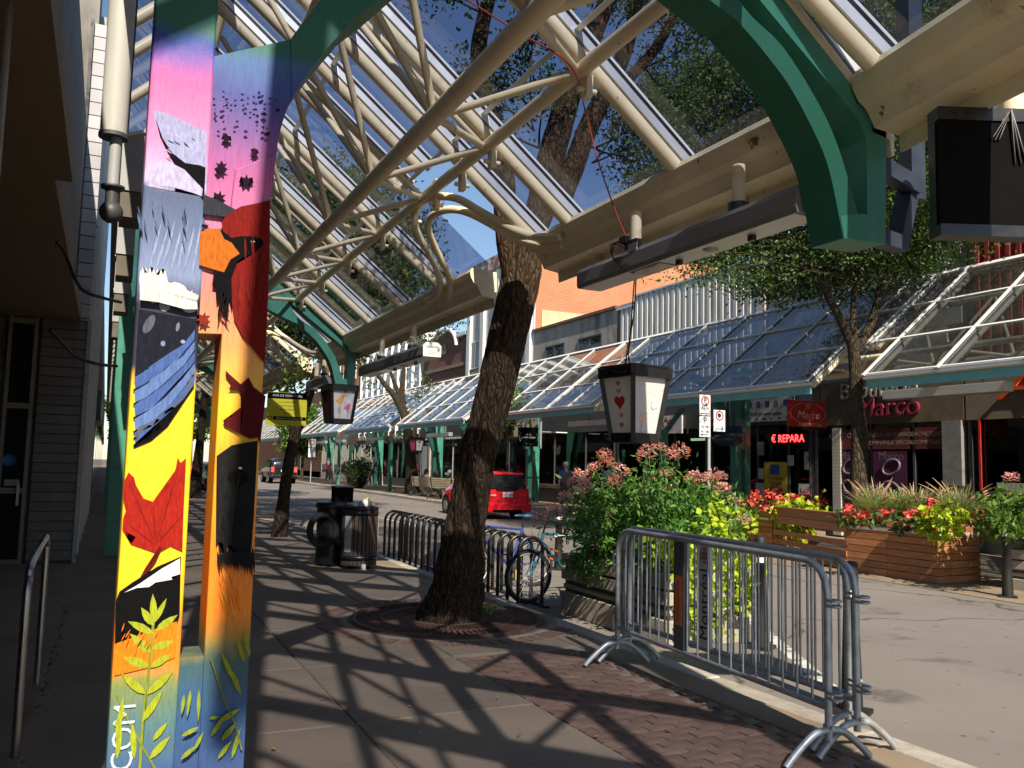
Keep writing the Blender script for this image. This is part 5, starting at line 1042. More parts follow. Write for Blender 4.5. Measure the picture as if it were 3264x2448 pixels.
# ------------------------------------------------------------------ bike rack and bicycles
def rack(label, y0, n, sp=.30):
    t = thing('bike_rack', label, 'bike rack', (4.80, y0, RZ), 0, 'black hoop bike racks')
    r = .165; hp = [(-r, 0, .02), (-r, 0, .68)]+[(-r*math.cos(k*PI/10), 0, .68+r*math.sin(k*PI/10)) for k in range(1, 10)]+[(r, 0, .68), (r, 0, .02)]
    me = MB().tube(hp, .023, 10).mesh('hoop', BLACKM)
    for k in range(n): link('hoop', me, t, loc=(0, sp*k, 0))
    for x in (-r, r): MB().box(x-.03, x+.03, -.15, sp*(n-1)+.15, .0, .03).obj('base_rail', BLACKM, t)
rack('black hoop bike rack left of the big tree', 11.9, 12, .29)
rack('black hoop bike rack holding the bicycles right of the big tree', 9.55, 7, .30)
def bike(label, loc, rz, fcol, lean=0., wheel=.33):
    t = thing('bicycle', label, 'bicycle', loc, rz, 'bicycles locked at the hoop rack'); t.rotation_euler = (rad(lean), 0, rz)
    FM = M('bike frame', fcol, .3, .3, var=.1); w_ = wheel; wb = 1.05
    for x in (0, wb):
        wh = MB().tube([(x+(w_-.02)*math.cos(a), 0, w_+(w_-.02)*math.sin(a)) for a in [2*PI*k/40 for k in range(41)]], .026, 8, False).obj('wheel', RUBBER, t)
        MB().tube([(x+(w_-.052)*math.cos(a), 0, w_+(w_-.052)*math.sin(a)) for a in [2*PI*k/40 for k in range(41)]], .013, 6, False).obj('rim', ALU, wh)
        sp = MB()
        for k in range(28): a = 2*PI*k/28; b = a+(.5 if k % 2 else -.5); sp.tube([(x+.02*math.cos(b), .025*(1 if k % 2 else -1), w_+.02*math.sin(b)), (x+(w_-.055)*math.cos(a), 0, w_+(w_-.055)*math.sin(a))], .0016, 4, False)
        stuff(sp.obj('spokes', ALUM, wh)); MB().tube([(x, -.05, w_), (x, .05, w_)], .02, 8).obj('hub', ALU, wh)
        if x == 0: MB().cbox((x-.19, 0, w_+.02), (.02, .03, .12)).obj('reflector', flat('amber', (.75, .5, .12)), wh)
    hd, hb, st, bb_ = (.20, 0, .86), (.165, 0, .74), (.86, 0, .80), (.64, 0, .29)
    MB().tube([hd, hb], .022, 10).obj('head_tube', FM, t)
    MB().tube([hd, st], .018, 10).tube([hb, bb_], .021, 10).tube([st, bb_], .018, 10).obj('frame', FM, t)
    for s in (-.05, .05): MB().tube([st, (wb, s, w_)], .010, 8).tube([bb_, (wb, s, w_)], .012, 8).obj('stay', FM, t); MB().tube(smooth_pts([(.16, s, .72), (.12, s, .58), (.02, s, .38), (0, s, w_)]), .014, 8).obj('fork', FM, t)
    MB().tube([(.19, 0, .86), (.24, 0, 1.0), (.19, 0, 1.02)], .014, 8).obj('stem', BLACKM, t); MB().tube(smooth_pts([(.24, -.3, 1.03), (.2, -.15, 1.03), (.19, 0, 1.02), (.2, .15, 1.03), (.24, .3, 1.03)]), .012, 8).obj('handlebar', BLACKM, t)
    for s in (-.24, .24): MB().tube([(.23, s, 1.03), (.27, s*1.3, 1.03)], .018, 8).obj('grip', RUBBER, t); MB().tube(smooth_pts([(.2, s*.7, 1.02), (.1, s*.6, 1.0), (.08, s*.3, .85), (.15, 0, .72)]), .004, 5).obj('brake_cable', BLACKM, t)
    MB().tube([st, (.89, 0, .96)], .013, 8).obj('seat_post', BLACKM, t)
    sd_ = MB().lathe_t([(0, -.03), (.09, -.02), (.10, .0), (.07, .025), (0, .03)], (.95, 0, .99), 14, (1.1, .75, 1)); sd_.lathe_t([(0, -.02), (.035, -.012), (.04, 0), (.03, .018), (0, .022)], (.81, 0, .995), 12, (2.4, .7, 1)); sd_.obj('saddle', M('saddle', (.02, .06, .13), .45), t)
    MB().lathe([(0, -.004), (.095, -.004), (.095, .004), (0, .004)], n=24).obj('chainring', DARKGREY, t).matrix_local = Matrix.Translation((.64, -.06, .29)) @ Matrix.Rotation(PI/2, 4, 'X')
    MB().beam((.64, -.08, .29), (.60, -.08, .13), .02, .012).cbox((.60, -.13, .13), (.09, .09, .02)).obj('crank', BLACKM, t); MB().beam((.64, .08, .29), (.68, .08, .45), .02, .012).cbox((.68, .13, .45), (.09, .09, .02)).obj('crank', BLACKM, t)
    return t
bk1 = bike('teal mountain bicycle with its front wheel in the hoop rack', (4.88, 9.78, RZ+.01), rad(4), (.02, .14, .19), 2, .335)
lk_ = MB().tube(smooth_pts([(.42, 0, .62), (.35, .02, .66), (.28, .02, .62), (.30, 0, .55), (.4, 0, .52)]), .014, 8).obj('lock', M('orange lock', (.65, .16, .03), .5), bk1)
MB().box(.62-.27, .62-.05, -.021, -.0195, .815, .84).obj('decal', flat('decal', (.6, .55, .5)), bk1)
bike('blue bicycle behind the teal one, mostly hidden by the tree', (4.62, 11.0, RZ+.01), rad(8), (.04, .08, .30), -3, .33)

# ------------------------------------------------------------------ litter bin
lb = thing('litter_bin', 'wood slatted round litter bin topped with rubbish, beside the hoop rack', 'litter bin', (3.55, 12.85, 0))
SLT_ = M('brown slat', (.10, .062, .045), .6, var=.25, scale=6, stretch=(1, 1, .2), rand=.25); BR = .255
MB().lathe([(BR-.03, .06), (BR-.03, .88)], n=24).obj('liner', BLACKR, lb)
me = MB().box(-.0235, .0235, -.012, .012, .05, .90).mesh('slat', SLT_)
for k in range(28):
    a = 2*PI*k/28; o = link('slat', me, lb, loc=(BR*math.cos(a), BR*math.sin(a), 0)); o.rotation_euler = (0, 0, a+PI/2)
for z in (.13, .79): MB().lathe([(BR+.013, z), (BR+.022, z), (BR+.022, z+.07), (BR+.013, z+.07)], n=28).obj('hoop_band', BLACKM, lb)
MB().lathe([(BR-.05, .87), (BR+.02, .87), (BR+.025, .91), (BR-.03, .93)], n=28).obj('rim', BLACKM, lb); MB().cyl((0, 0), .2, .0, .06).obj('foot', BLACKM, lb); MB().box(-.03, .03, -.31, -.25, .0, .08).obj('latch', WHITE, lb)
for a in (-2.5, -.15): MB().box(-.06, .06, -.002, .002, .25, .78).obj('notice', M('worn notice', (.5, .5, .48), .7, dirt=(.1, .12, .08), dscale=8), lb).matrix_local = Matrix.Rotation(a+PI/2, 4, 'Z') @ Matrix.Translation((0, -BR-.016, 0))
RB = M('plastic rubbish', (.7, .7, .68), .5, bmp=.5, bscale=20)
for (x, y, z, r, c, l) in ((.05, -.08, .95, .10, RB, 'largest white plastic lump heaped on the litter bin'), (.12, .02, .95, .08, RB, 'white plastic lump behind the largest one on the litter bin'), (-.1, -.05, .93, .06, RB, 'small white lump at the left rim of the litter bin'), (.17, -.08, .93, .055, soil, 'brown rubbish on the right rim of the litter bin'), (.08, -.10, 1.03, .03, flat('yellow scrap', (.75, .6, .05)), 'small yellow scrap on top of the litter bin rubbish')):
    tag(MB().ball((3.55+x, 12.85+y, z), r, 8, (1, .9, .8)).obj('rubbish', c), l, 'rubbish', 'rubbish on the litter bin')
rc = thing('recycling_bin', 'black bin with ring shaped holder standing behind the slatted litter bin', 'recycling bin', (3.22, 13.3, 0))
MB().cyl((0, 0), .22, .02, .90, 22).obj('body', BLACKM, rc); MB().lathe([(.23, .86), (.25, .90), (.23, .96), (0, .96)], n=22).obj('lid', BLACKM, rc)
MB().tube([(-.27+.0*math.cos(a), -.2+.27*math.cos(a)*0, 0) for a in (0, 1)], .01, 4).obj('bracket', BLACKM, rc) if False else None
MB().tube([(-.17+.20*math.cos(a), -.22, .55+.23*math.sin(a)) for a in [2*PI*k/28 for k in range(29)]], .05, 10, False).obj('ring_holder', RUBBER, rc)
MB().box(.02, .30, -.12, .14, .96, 1.19).obj('top_box', BLACKR, rc); MB().box(.01, .31, -.13, .15, 1.192, 1.205).obj('box_lid', M('box lid', (.25, .24, .24), .5), rc)

# ------------------------------------------------------------------ trees
from mathutils import noise as mn
def barkmat(name, col, moss):
    m, n, b = newmat(name); v = coords(n); mp = n.nodes.new('ShaderNodeMapping'); mp.inputs['Scale'].default_value = (1, 1, .30); lk(n, v, mp.inputs[0])
    w = n.nodes.new('ShaderNodeTexNoise'); w.inputs['Scale'].default_value = 9; w.inputs['Detail'].default_value = 5; lk(n, mp.outputs[0], w.inputs[0])
    ad = n.nodes.new('ShaderNodeVectorMath'); ad.operation = 'MULTIPLY_ADD'; lk(n, w.outputs['Color'], ad.inputs[0]); ad.inputs[1].default_value = (.10, .10, .10); lk(n, mp.outputs[0], ad.inputs[2])
    vo = n.nodes.new('ShaderNodeTexVoronoi'); vo.feature = 'DISTANCE_TO_EDGE'; vo.inputs['Scale'].default_value = 20; lk(n, ad.outputs[0], vo.inputs['Vector'])
    f = noise(n, mp.outputs[0], 34, 7, .75); c = ramp(n, f, [(.30, sc(col, .45)), (.5, col), (.72, sc(col, 1.8))])
    c = mixc(n, ramp(n, vo.outputs['Distance'], [(.0, (.85,)*3), (.13, (0, 0, 0))]), c, sc(col, .16))  # furrows darkened in the colour so the relief reads
    g = ramp(n, noise(n, v, 2.2, 6, .65), [(.56, (0, 0, 0)), (.74, (.7,)*3)]); c = mixc(n, g, c, moss)
    hm = n.nodes.new('ShaderNodeMath'); hm.operation = 'MULTIPLY_ADD'; lk(n, vo.outputs['Distance'], hm.inputs[0]); hm.inputs[1].default_value = 3.; lk(n, f, hm.inputs[2])
    lk(n, c, b.inputs['Base Color']); b.inputs['Roughness'].default_value = .95; b.inputs['Specular IOR Level'].default_value = .2; bump(n, b, hm.outputs[0], 1., .035); return m
BARK = barkmat('furrowed bark', (.098, .062, .038), (.085, .065, .02)); BARK2 = barkmat('grey green bark', (.085, .065, .042), (.06, .062, .026))
def limb(pts, rs, n=14, k=5, amp=.0, seed=0., freq=5.):
    P = smooth_pts(pts, k); Rr = []
    for i in range(len(pts)-1):
        for j in range(k): Rr.append(rs[i]+(rs[i+1]-rs[i])*j/k)
    Rr.append(rs[-1]); mb = MB().tube(P, Rr, n)
    if amp:
        for i in range(len(P)*n):
            v = Vector(mb.v[i]); c = P[i//n]; d = v-c; r = Rr[i//n]
            a = 2*PI*(i % n)/n
            q = Vector((math.cos(a)*r*freq*2.2, math.sin(a)*r*freq*2.2, c.z*freq*.35+seed))
            h = 1-2*abs(mn.noise(q*1.6)); lo_ = mn.noise(Vector((math.cos(a)*1.5, math.sin(a)*1.5, c.z*1.1+seed)))
            mb.v[i] = tuple(c+d*(1+amp*(h-.4)+.11*lo_*min(1, amp*9)))
    return mb
def branches(mb, start, dirs, L, r, rng, depth=2, ends=None):
    for d in dirs:
        p = Vector(start); d = Vector(d).normalized(); pts = [p.copy()]
        for k in range(4):
            d = (d+Vector((rng.gauss(0, .16), rng.gauss(0, .16), rng.gauss(0, .10)))).normalized(); p = p+d*L/4; pts.append(p.copy())
        mb.tube(pts, [r*(1-.2*i) for i in range(5)], 6, False)
        if depth > 0:
            for q in pts[2:]:
                branches(mb, q, [d+Vector((rng.gauss(0, .6), rng.gauss(0, .6), rng.gauss(0, .4))) for _ in range(2)], L*.55, r*.45, rng, depth-1, ends)
        if ends is not None: ends += pts[2:]
GREEN_D = leafmat('dark green leaf', (.018, .042, .010), (.060, .105, .022), .3)
GREEN_L = leafmat('light green leaf', (.05, .11, .015), (.13, .24, .035), .4)
GREEN_M = leafmat('mid green leaf', (.03, .065, .012), (.085, .15, .03), .35)
def D(x, y, Y): return onY(x, y, Y)
# big leaning tree in the grate
bt = thing('street_tree', 'big leaning tree with deeply furrowed trunk in the iron grate', 'tree', (0, 0, 0))
Yt = 8.42
def T(x, y, dy=0): return onY(x, y, Yt+dy)
trunk = [TC+Vector((-.08, 0, -.28)), T(985, 1290), T(992, 1240), T(1003, 1150), T(1015, 1090), T(1034, 980), T(1060, 880), T(1086, 770), T(1104, 690), T(1122, 610), T(1128, 545), T(1128, 500)]
limb(trunk, [.35, .275, .238, .208, .193, .186, .184, .188, .197, .21, .222, .19], 150, 22, .13, 3, 5).obj('trunk', BARK, bt)
def X2(x, y, dy=0): return onY((1088+x*.4919)/S, y*.4919/S, Yt+dy)
lb_ = [([T(1112, 600), T(1098, 520), X2(1060, 1300), X2(1050, 1150), X2(1010, 900, .1), X2(920, 600, .3), X2(890, 300, .5), X2(960, -40, .8), X2(1040, -500, 1.2)], [.13, .13, .125, .12, .112, .105, .095, .08, .05]),
       ([T(1130, 600), T(1140, 520), X2(1290, 1350), X2(1340, 1100), X2(1420, 800, -.1), X2(1510, 500, -.2), X2(1640, 200, -.3), X2(1760, -100, -.3), X2(1900, -600, -.2)], [.16, .165, .165, .155, .145, .135, .11, .09, .05]),
       ([X2(1400, 1330, .1), X2(1490, 1120, .15), X2(1590, 850, .25), X2(1700, 620, .35), X2(1820, 380, .45), X2(1900, 100, .5), X2(1960, -200, .6)], [.13, .125, .12, .115, .10, .085, .05]),
       ([X2(1790, 560, .4), X2(1930, 440, .45), X2(2060, 280, .5), X2(2180, 60, .55), X2(2280, -140, .6)], [.06, .075, .065, .05, .03])]
ends = []
rng = random.Random(5)
for i, (p, r) in enumerate(lb_): limb(p, r, 28, 7, .06, 9*i, 7).obj('limb', BARK, bt)
mb = MB(); ends = []
for (x, y, dx, dz) in ((1250, 850, -.6, .6), (1280, 960, -.5, .2), (1640, 1050, .7, .3), (1640, 960, .8, -.1), (1240, 700, -.7, .8), (900, 80, -1, .3), (1900, 200, .7, .5), (2080, 220, .8, .6), (1860, 300, .6, 1), (1960, 430, 1, -.2)):
    branches(mb, X2(x, y, .2), [(dx, .2, dz), (dx*.6, -.3, dz+.4)], .75, .014, rng, 1, ends)
mb.obj('twigs', BARK, bt)
leaf_cloud('foliage', [tuple(e) for e in ends], (.12, .12, .12), 15, .068, GREEN_M, bt)
top = [(X2(1500+R.uniform(-700, 900), R.uniform(-1500, -100), R.uniform(-1.5, 3))) for _ in range(210)]
leaf_cloud('crown', [tuple(e) for e in top], (.26, .26, .18), 75, .095, GREEN_M, bt)
sp_ = thing('sprout', 'small green shoots growing at the foot of the big tree', 'plant', TC+Vector((.42, -.1, 0))); leaf_cloud('leaves', [(0, 0, .08), (.08, .02, .05)], (.05, .04, .02), 9, .09, GREEN_L, sp_)
# trees with trunk, forks and crown
def tree(label, base, trunk_pts, r0, forks, crown, nleaf, lsize, lm, bark=BARK2, sig=.3, per=70, group=None, twig=True):
    t = thing('street_tree', label, 'tree', (0, 0, 0), 0, group); n = len(trunk_pts)
    limb(trunk_pts, [r0*(1.35 if i == 0 else 1-.35*i/(n-1)) for i in range(n)], 24, 6, .05, base, 6).obj('trunk', bark, t)
    mb = MB()
    for p, r in forks: limb(p, [r*(1-.7*i/(len(p)-1)) for i in range(len(p))], 12, 5, .04, 4, 6).obj('limb', bark, t)
    c, rr = crown; k = int(nleaf/per); cen = []
    rg = np.random.RandomState(int(base*10) % 1000)
    while len(cen) < k:
        q = rg.uniform(-1, 1, 3); d = np.linalg.norm(q)
        if d > 1 or d < .35: continue
        if mn.noise(Vector(q*2.1)+Vector((base, 0, 0))) < -.12: continue
        cen.append(tuple(np.array(c)+q*np.array(rr)))
    if twig:
        tw = MB(); hub = [Vector(p[-1]) for p, r in forks] or [Vector(trunk_pts[-1])]
        for q in cen[::2]:
            q = Vector(q); h = min(hub, key=lambda a: (a-q).length); mid = h.lerp(q, .55)+Vector((0, 0, -.1)); tw.tube([h, mid, q], [.03, .018, .006], 5, False)
        tw.obj('twigs', bark, t)
    leaf_cloud('crown', cen, (sig, sig, sig*.7), per, lsize, lm, t, droop=.4)
    return t
def W(x, y, Y): return onY(x, y, Y)
y2 = 12.35
f1 = W(1850, 765, y2)
tree('leafy elm across the street with three rising limbs, in front of the far canopy', 12.3, [Vector((f1.x-.05, y2, -.15)), W(1857, 950, y2), W(1850, 880, y2), W(1848, 800, y2), W(1842, 735, y2)], .165,
     [([W(1846, 760, y2), W(1815, 690, y2), W(1788, 640, y2), W(1770, 600, y2), W(1720, 540, y2+.3), W(1640, 500, y2+.5)], .095), ([W(1846, 755, y2), W(1843, 690, y2+.2), W(1845, 620, y2+.2), W(1850, 540, y2+.3), W(1830, 420, y2+.6)], .08), ([W(1850, 760, y2), W(1885, 690, y2), W(1905, 610, y2), W(1920, 560, y2), W(1930, 470, y2), W(1990, 300, y2+.4)], .10)],
     ((13.6, 13.4, 8.9), (4.3, 4.6, 3.5)), 100000, .10, GREEN_M, per=120, sig=.27)
low_c = [W(x, y, y2+R.uniform(-1.6, 1.2)) for x, y in ((1500, 600), (1480, 580), (1530, 590), (1560, 570), (1600, 560), (1640, 590), (1650, 560), (1690, 580), (1700, 610), (1730, 560), (1740, 600), (1780, 560), (1800, 520), (1850, 560), (1880, 580), (1900, 540), (1930, 580), (1950, 540), (1960, 570), (1570, 610), (1450, 560), (1620, 540), (1560, 530), (1680, 530), (1750, 520), (1820, 560), (1900, 600), (1990, 560), (1660, 625), (1600, 610), (1520, 550))]
lt = [o for o in bpy.data.objects if o.get('label', '').startswith('leafy elm')][0]
leaf_cloud('low_foliage', [tuple(p) for p in low_c], (.30, .4, .13), 95, .075, GREEN_M, lt, droop=.5)
tw = MB()
for p in low_c[::2]: tw.tube([W(1845, 600, y2), W(1845, 600, y2).lerp(p, .6)+Vector((0, 0, .25)), p], [.03, .015, .005], 5, False)
tw.obj('twigs', BARK2, lt)
Ys = 18.4
tree('thin tree leaning to the right by the yellow notice, with pale maple leaves', 18.4, [W(603, 1165, Ys), W(612, 1090, Ys), W(622, 1010, Ys), W(640, 930, Ys), W(655, 890, Ys), W(672, 840, Ys), W(686, 795, Ys)], .135,
     [([W(672, 840, Ys), W(692, 780, Ys), W(710, 700, Ys+.3), W(730, 600, Ys+.8)], .09), ([W(655, 890, Ys), W(640, 850, Ys+.1), W(625, 800, Ys+.3)], .03)], ((4.6, 19.6, 6.6), (2.2, 2.3, 2.0)), 12000, .13, GREEN_M, BARK, per=60)
st_ = [o for o in bpy.data.objects if o.get('label', '').startswith('thin tree')][0]
leaf_cloud('low_foliage', [tuple(W(x, y, Ys+R.uniform(-.3, .3))) for x, y in ((612, 880), (625, 855), (618, 830), (640, 815), (632, 790), (650, 800), (640, 840), (655, 840), (668, 800), (615, 860), (628, 815), (650, 770), (640, 870), (690, 830), (700, 850), (605, 845))], (.10, .1, .1), 26, .12, leafmat('pale maple leaf', (.10, .17, .03), (.28, .38, .10), .4), st_)
tree('dense dark maple behind the canopy glass beyond the thin tree', 25., [Vector((3.3, 25, 0)), Vector((3.4, 25, 2)), Vector((3.5, 25, 4))], .2, [([Vector((3.5, 25, 4)), Vector((4.6, 25, 6)), Vector((5.2, 25, 7.5))], .12)], ((5.6, 26.5, 7.6), (3.6, 4.6, 2.9)), 30000, .14, GREEN_D, per=80, group='trees along our pavement')
tree('second dark maple farther down our pavement seen through the canopy glass', 36., [Vector((3.3, 36.5, 0)), Vector((3.4, 36.5, 2)), Vector((3.5, 36.5, 4))], .2, [], ((5.2, 37, 8.0), (3.2, 4.5, 3.0)), 16000, .18, GREEN_M, per=80, group='trees along our pavement')
Yb = 41.5
tree('bare limbed tree across the street left of the benches', 41.5, [W(890, 1065, Yb), W(888, 1000, Yb), W(880, 930, Yb), W(872, 890, Yb)], .30,
     [([W(872, 895, Yb), W(855, 860, Yb), W(835, 835, Yb), W(812, 805, Yb), W(798, 788, Yb)], .2), ([W(872, 895, Yb), W(868, 850, Yb), W(872, 800, Yb), W(868, 765, Yb)], .2), ([W(868, 870, Yb), W(848, 815, Yb), W(836, 780, Yb)], .14)], ((13.4, Yb, 9.3), (3.2, 2.6, 1.7)), 4200, .2, GREEN_M, per=50, twig=False)
bl = [o for o in bpy.data.objects if o.get('label', '').startswith('bare limbed')][0]
leaf_cloud('low_foliage', [tuple(W(x, y, Yb+R.uniform(-.5, .5))) for x, y in ((800, 785), (780, 775), (820, 800), (900, 860), (905, 845), (885, 790), (930, 830), (915, 815), (845, 780), (795, 825), (812, 840), (890, 885), (770, 790))], (.22, .22, .14), 26, .19, GREEN_M, bl)
tree('small bright green tree across the street behind the thin tree', 70.2, [Vector((14.4, 70, 0)), Vector((14.4, 70, 2.0))], .12, [], ((14.2, 70, 4.2), (1.9, 1.9, 2.4)), 5200, .30, GREEN_L, per=40, group='small bright street trees')
tree('bright green young tree at the left edge of the big trunk', 33.3, [Vector((13.9, 29.8, 0)), Vector((13.9, 29.8, 2.4))], .06, [], ((13.7, 29.9, 3.9), (.75, .75, .8)), 1200, .17, GREEN_L, per=30, group='small bright street trees')
for i, (x, y, z, r) in enumerate(((3.9, 96, 7, 4), (13.6, 112, 8, 4), (4.6, 130, 8, 5), (12.6, 150, 8, 5), (8, 190, 9, 9))):
    tree(['distant pale tree behind the red van', 'distant tree at the end of the far canopies', 'distant tree above the parked cars', 'distant tree beside the last canopy', 'distant mass of tree closing the street'][i], 100+i, [Vector((x, y, 0)), Vector((x, y, z-2))], .3, [], ((x, y, z), (r, r, r*.8)), 5000, .6, GREEN_L, per=40, twig=False, group='distant trees')

# ------------------------------------------------------------------ planted flowers
PETAL = leafmat('pink petal', (.85, .27, .36), (1.0, .52, .56), .4, .6); PETW = leafmat('pale petal', (.75, .42, .40), (.85, .60, .55), .35, .6); REDP = leafmat('coral petal', (.65, .03, .035), (.85, .14, .11), .3, .5)
LIMEL = leafmat('lime leaf', (.22, .38, .01), (.50, .62, .035), .4, .45); CLEO = leafmat('cleome leaf', (.035, .11, .022), (.13, .29, .055), .45, .4); YELP = leafmat('yellow petal', (.7, .5, .03), (.85, .7, .1), .3)
STEMM = flat('green stem', (.06, .11, .025), .6)
bl_me = {}
def bloom_mesh(kind):
    if kind not in bl_me:
        V = []; Fq = []
        for k in range(120):                          # a cleome head: petals all round, pale tips at the top
            t = R.uniform(0, 1); a = R.uniform(0, 2*PI); rr = .10*math.sqrt(1-(t-.35)**2*1.4)*R.uniform(.75, 1.1); p = Vector((rr*math.cos(a), rr*math.sin(a), -.05+.14*t))
            d = Vector((math.cos(a), math.sin(a), .9*t)).normalized(); s_ = Vector((-math.sin(a), math.cos(a), 0))*.017; l = R.uniform(.025, .05); o = len(V)
            V += [p, p+d*l*.6+s_, p+d*l, p+d*l*.6-s_]; Fq.append((o, o+1, o+2, o+3))
        me = bpy.data.meshes.new('bloom'); me.from_pydata([tuple(v) for v in V], [], Fq); me.materials.append(PETAL); me.materials.append(PETW)
        for i, p in enumerate(me.polygons): p.material_index = 1 if i % 3 == 0 else 0
        bl_me[kind] = me
    return bl_me[kind]
bush = thing('cleome_bush', 'tall bush of pink cleome flowers in the planter behind the barriers', 'flower bush', (5.5, 8.0, .57))
heads = [(1425, 968), (1452, 985), (1395, 985), (1400, 965), (1305, 985), (1310, 1000), (1285, 1012), (1255, 1030), (1262, 1050), (1240, 1045), (1245, 1070), (1330, 1045), (1410, 1050), (1440, 1025), (1490, 1035), (1520, 1040), (1555, 1035), (1560, 1060), (1200, 1105), (1168, 1125), (1310, 1115), (1585, 1085), (1450, 1065), (1222, 1075), (1500, 1030), (1385, 1075), (1540, 1030), (1605, 1125), (1340, 1020), (1470, 975)]
cen = []; stems_ = MB()
for (x, y) in heads:
    Yh = R.uniform(7.3, 8.6); p = onY(x, y, Yh)
    if p.x > 6.4 or p.x < 4.9: p = onY(x, y, 7.9)
    o = link('bloom', bloom_mesh(0), bush, loc=p-Vector((5.5, 8.0, .57))); o.rotation_euler = (R.uniform(-.4, .4), R.uniform(-.4, .4), R.uniform(0, 6)); s_ = R.uniform(.6, .9); o.scale = (s_, s_, s_)
    root = Vector((5.5+R.uniform(-.3, .3), 8.0+R.uniform(-.6, .6), .55)); mid = root.lerp(p, .6)+Vector((0, 0, .12)); L = Vector((5.5, 8.0, .57))
    stems_.tube([root-L, mid-L, p-L], [.008, .007, .005], 5, False)
    for k in range(9): cen.append(tuple(root.lerp(p, .25+.075*k)-L))
stems_.obj('stems', STEMM, bush)
leaf_cloud('foliage', cen, (.10, .12, .07), 16, .085, CLEO, bush, .32, .25)
body = [onY(R.uniform(1215, 1590), R.uniform(1060, 1240), R.uniform(7.2, 8.8)) for _ in range(250)]
body = [tuple(p-L) for p in body if 4.8 < p.x < 6.75 and p.z > .45]
leaf_cloud('dense_foliage', body, (.07, .09, .07), 30, .088, CLEO, bush, .34, .3)
def lime(label, pts, Y, sig, n, size, X=None):
    t = thing('sweet_potato_vine', label, 'trailing plant', (0, 0, 0), 0, 'lime green trailing vines')
    leaf_cloud('leaves', [tuple(onX(x, y, X+R.uniform(-.06, .04)) if X else onY(x, y, Y+R.uniform(-.15, .15))) for x, y in pts], (sig*(.5 if X else 1), sig, sig), n, size, LIMEL, t, .8, .7); return t
lime('bright lime vine pouring over the concrete planter behind the barriers', [(1500, 1170), (1530, 1180), (1560, 1190), (1590, 1200), (1610, 1230), (1480, 1190), (1460, 1180), (1500, 1220), (1540, 1230), (1580, 1240), (1610, 1260), (1500, 1260), (1530, 1275), (1560, 1270), (1590, 1280), (1610, 1290), (1500, 1300), (1530, 1310), (1560, 1310), (1510, 1340), (1540, 1345), (1480, 1250), (1475, 1220), (1470, 1320), (1570, 1340), (1440, 1170), (1420, 1165), (1490, 1350)], 6.9, .075, 34, .085)
lime('small lime sprigs among the cleome leaves', [(1530, 1110), (1545, 1095), (1550, 1130), (1570, 1120), (1500, 1140), (1560, 1150)], 7.2, .07, 16, .085)
lime('lime vine hanging over the front of the grass planter', [(2000, 1105), (2030, 1100), (2060, 1105), (2000, 1125), (2040, 1130), (2070, 1120), (1980, 1120), (2020, 1145), (2050, 1150), (2040, 1160), (2065, 1140), (1990, 1135)], 9.9, .07, 20, .11, 11.83)
lime('lime vine hanging over the farther cedar planter', [(1680, 1100), (1710, 1095), (1740, 1100), (1700, 1115), (1730, 1120), (1760, 1110), (1700, 1135), (1725, 1140), (1715, 1155), (1735, 1150), (1690, 1120), (1765, 1100)], 13.7, .12, 34, .14, 12.62)
lime('small lime vine at the left end of the farther cedar planter', [(1605, 1100), (1615, 1115), (1600, 1120), (1620, 1130), (1605, 1140), (1590, 1110)], 14.6, .12, 24, .14)
def blooms(label, pts, Y, sig, n, size, mat=REDP, leaves=True):
    t = thing('begonia', label, 'flowering plant', (0, 0, 0), 0, 'red begonias')
    P_ = [onY(x, y, Y+R.uniform(-.25, .25)) for x, y in pts]
    for p in P_: leaf_cloud('bloom', [tuple(p)], (sig*.62, sig*.62, sig*.45), n*3, size, mat, t, .9)
    if leaves: leaf_cloud('leaves', [tuple(p+Vector((0, .05, -.10))) for p in P_ for _ in (0, 1)], (sig*1.6, sig*1.6, sig*.6), 14, .11, GREEN_M, t, .6)
    return t
blooms('red begonias filling the farther cedar planter', [(1630, 1070), (1645, 1080), (1660, 1070), (1675, 1080), (1690, 1085), (1640, 1095), (1665, 1090), (1710, 1075), (1730, 1080), (1750, 1085), (1765, 1090), (1775, 1080), (1685, 1075), (1625, 1085), (1740, 1072), (1700, 1095)], 14.3, .09, 9, .085)
blooms('red begonias in the middle of the grass planter', [(1960, 1110), (1978, 1104), (1992, 1112), (2006, 1100), (2018, 1112), (1970, 1122), (2000, 1120), (2010, 1084), (2034, 1106), (2042, 1100), (1952, 1130)], 9.9, .06, 8, .075)
blooms('red begonias at the left end of the grass planter', [(1830, 1108), (1840, 1116), (1835, 1096), (1852, 1110), (1872, 1112)], 11.1, .06, 8, .075)
blooms('coral begonias at the right corner of the grass planter', [(2095, 1108), (2112, 1104), (2102, 1122), (2122, 1112), (2130, 1124), (1905, 1118), (1912, 1108)], 9.8, .06, 8, .075)
yb_ = blooms('small yellow flowers before the red begonias', [(1665, 1100), (1670, 1110), (1680, 1095), (1690, 1090), (1700, 1086)], 13.8, .07, 5, .06, YELP, False)
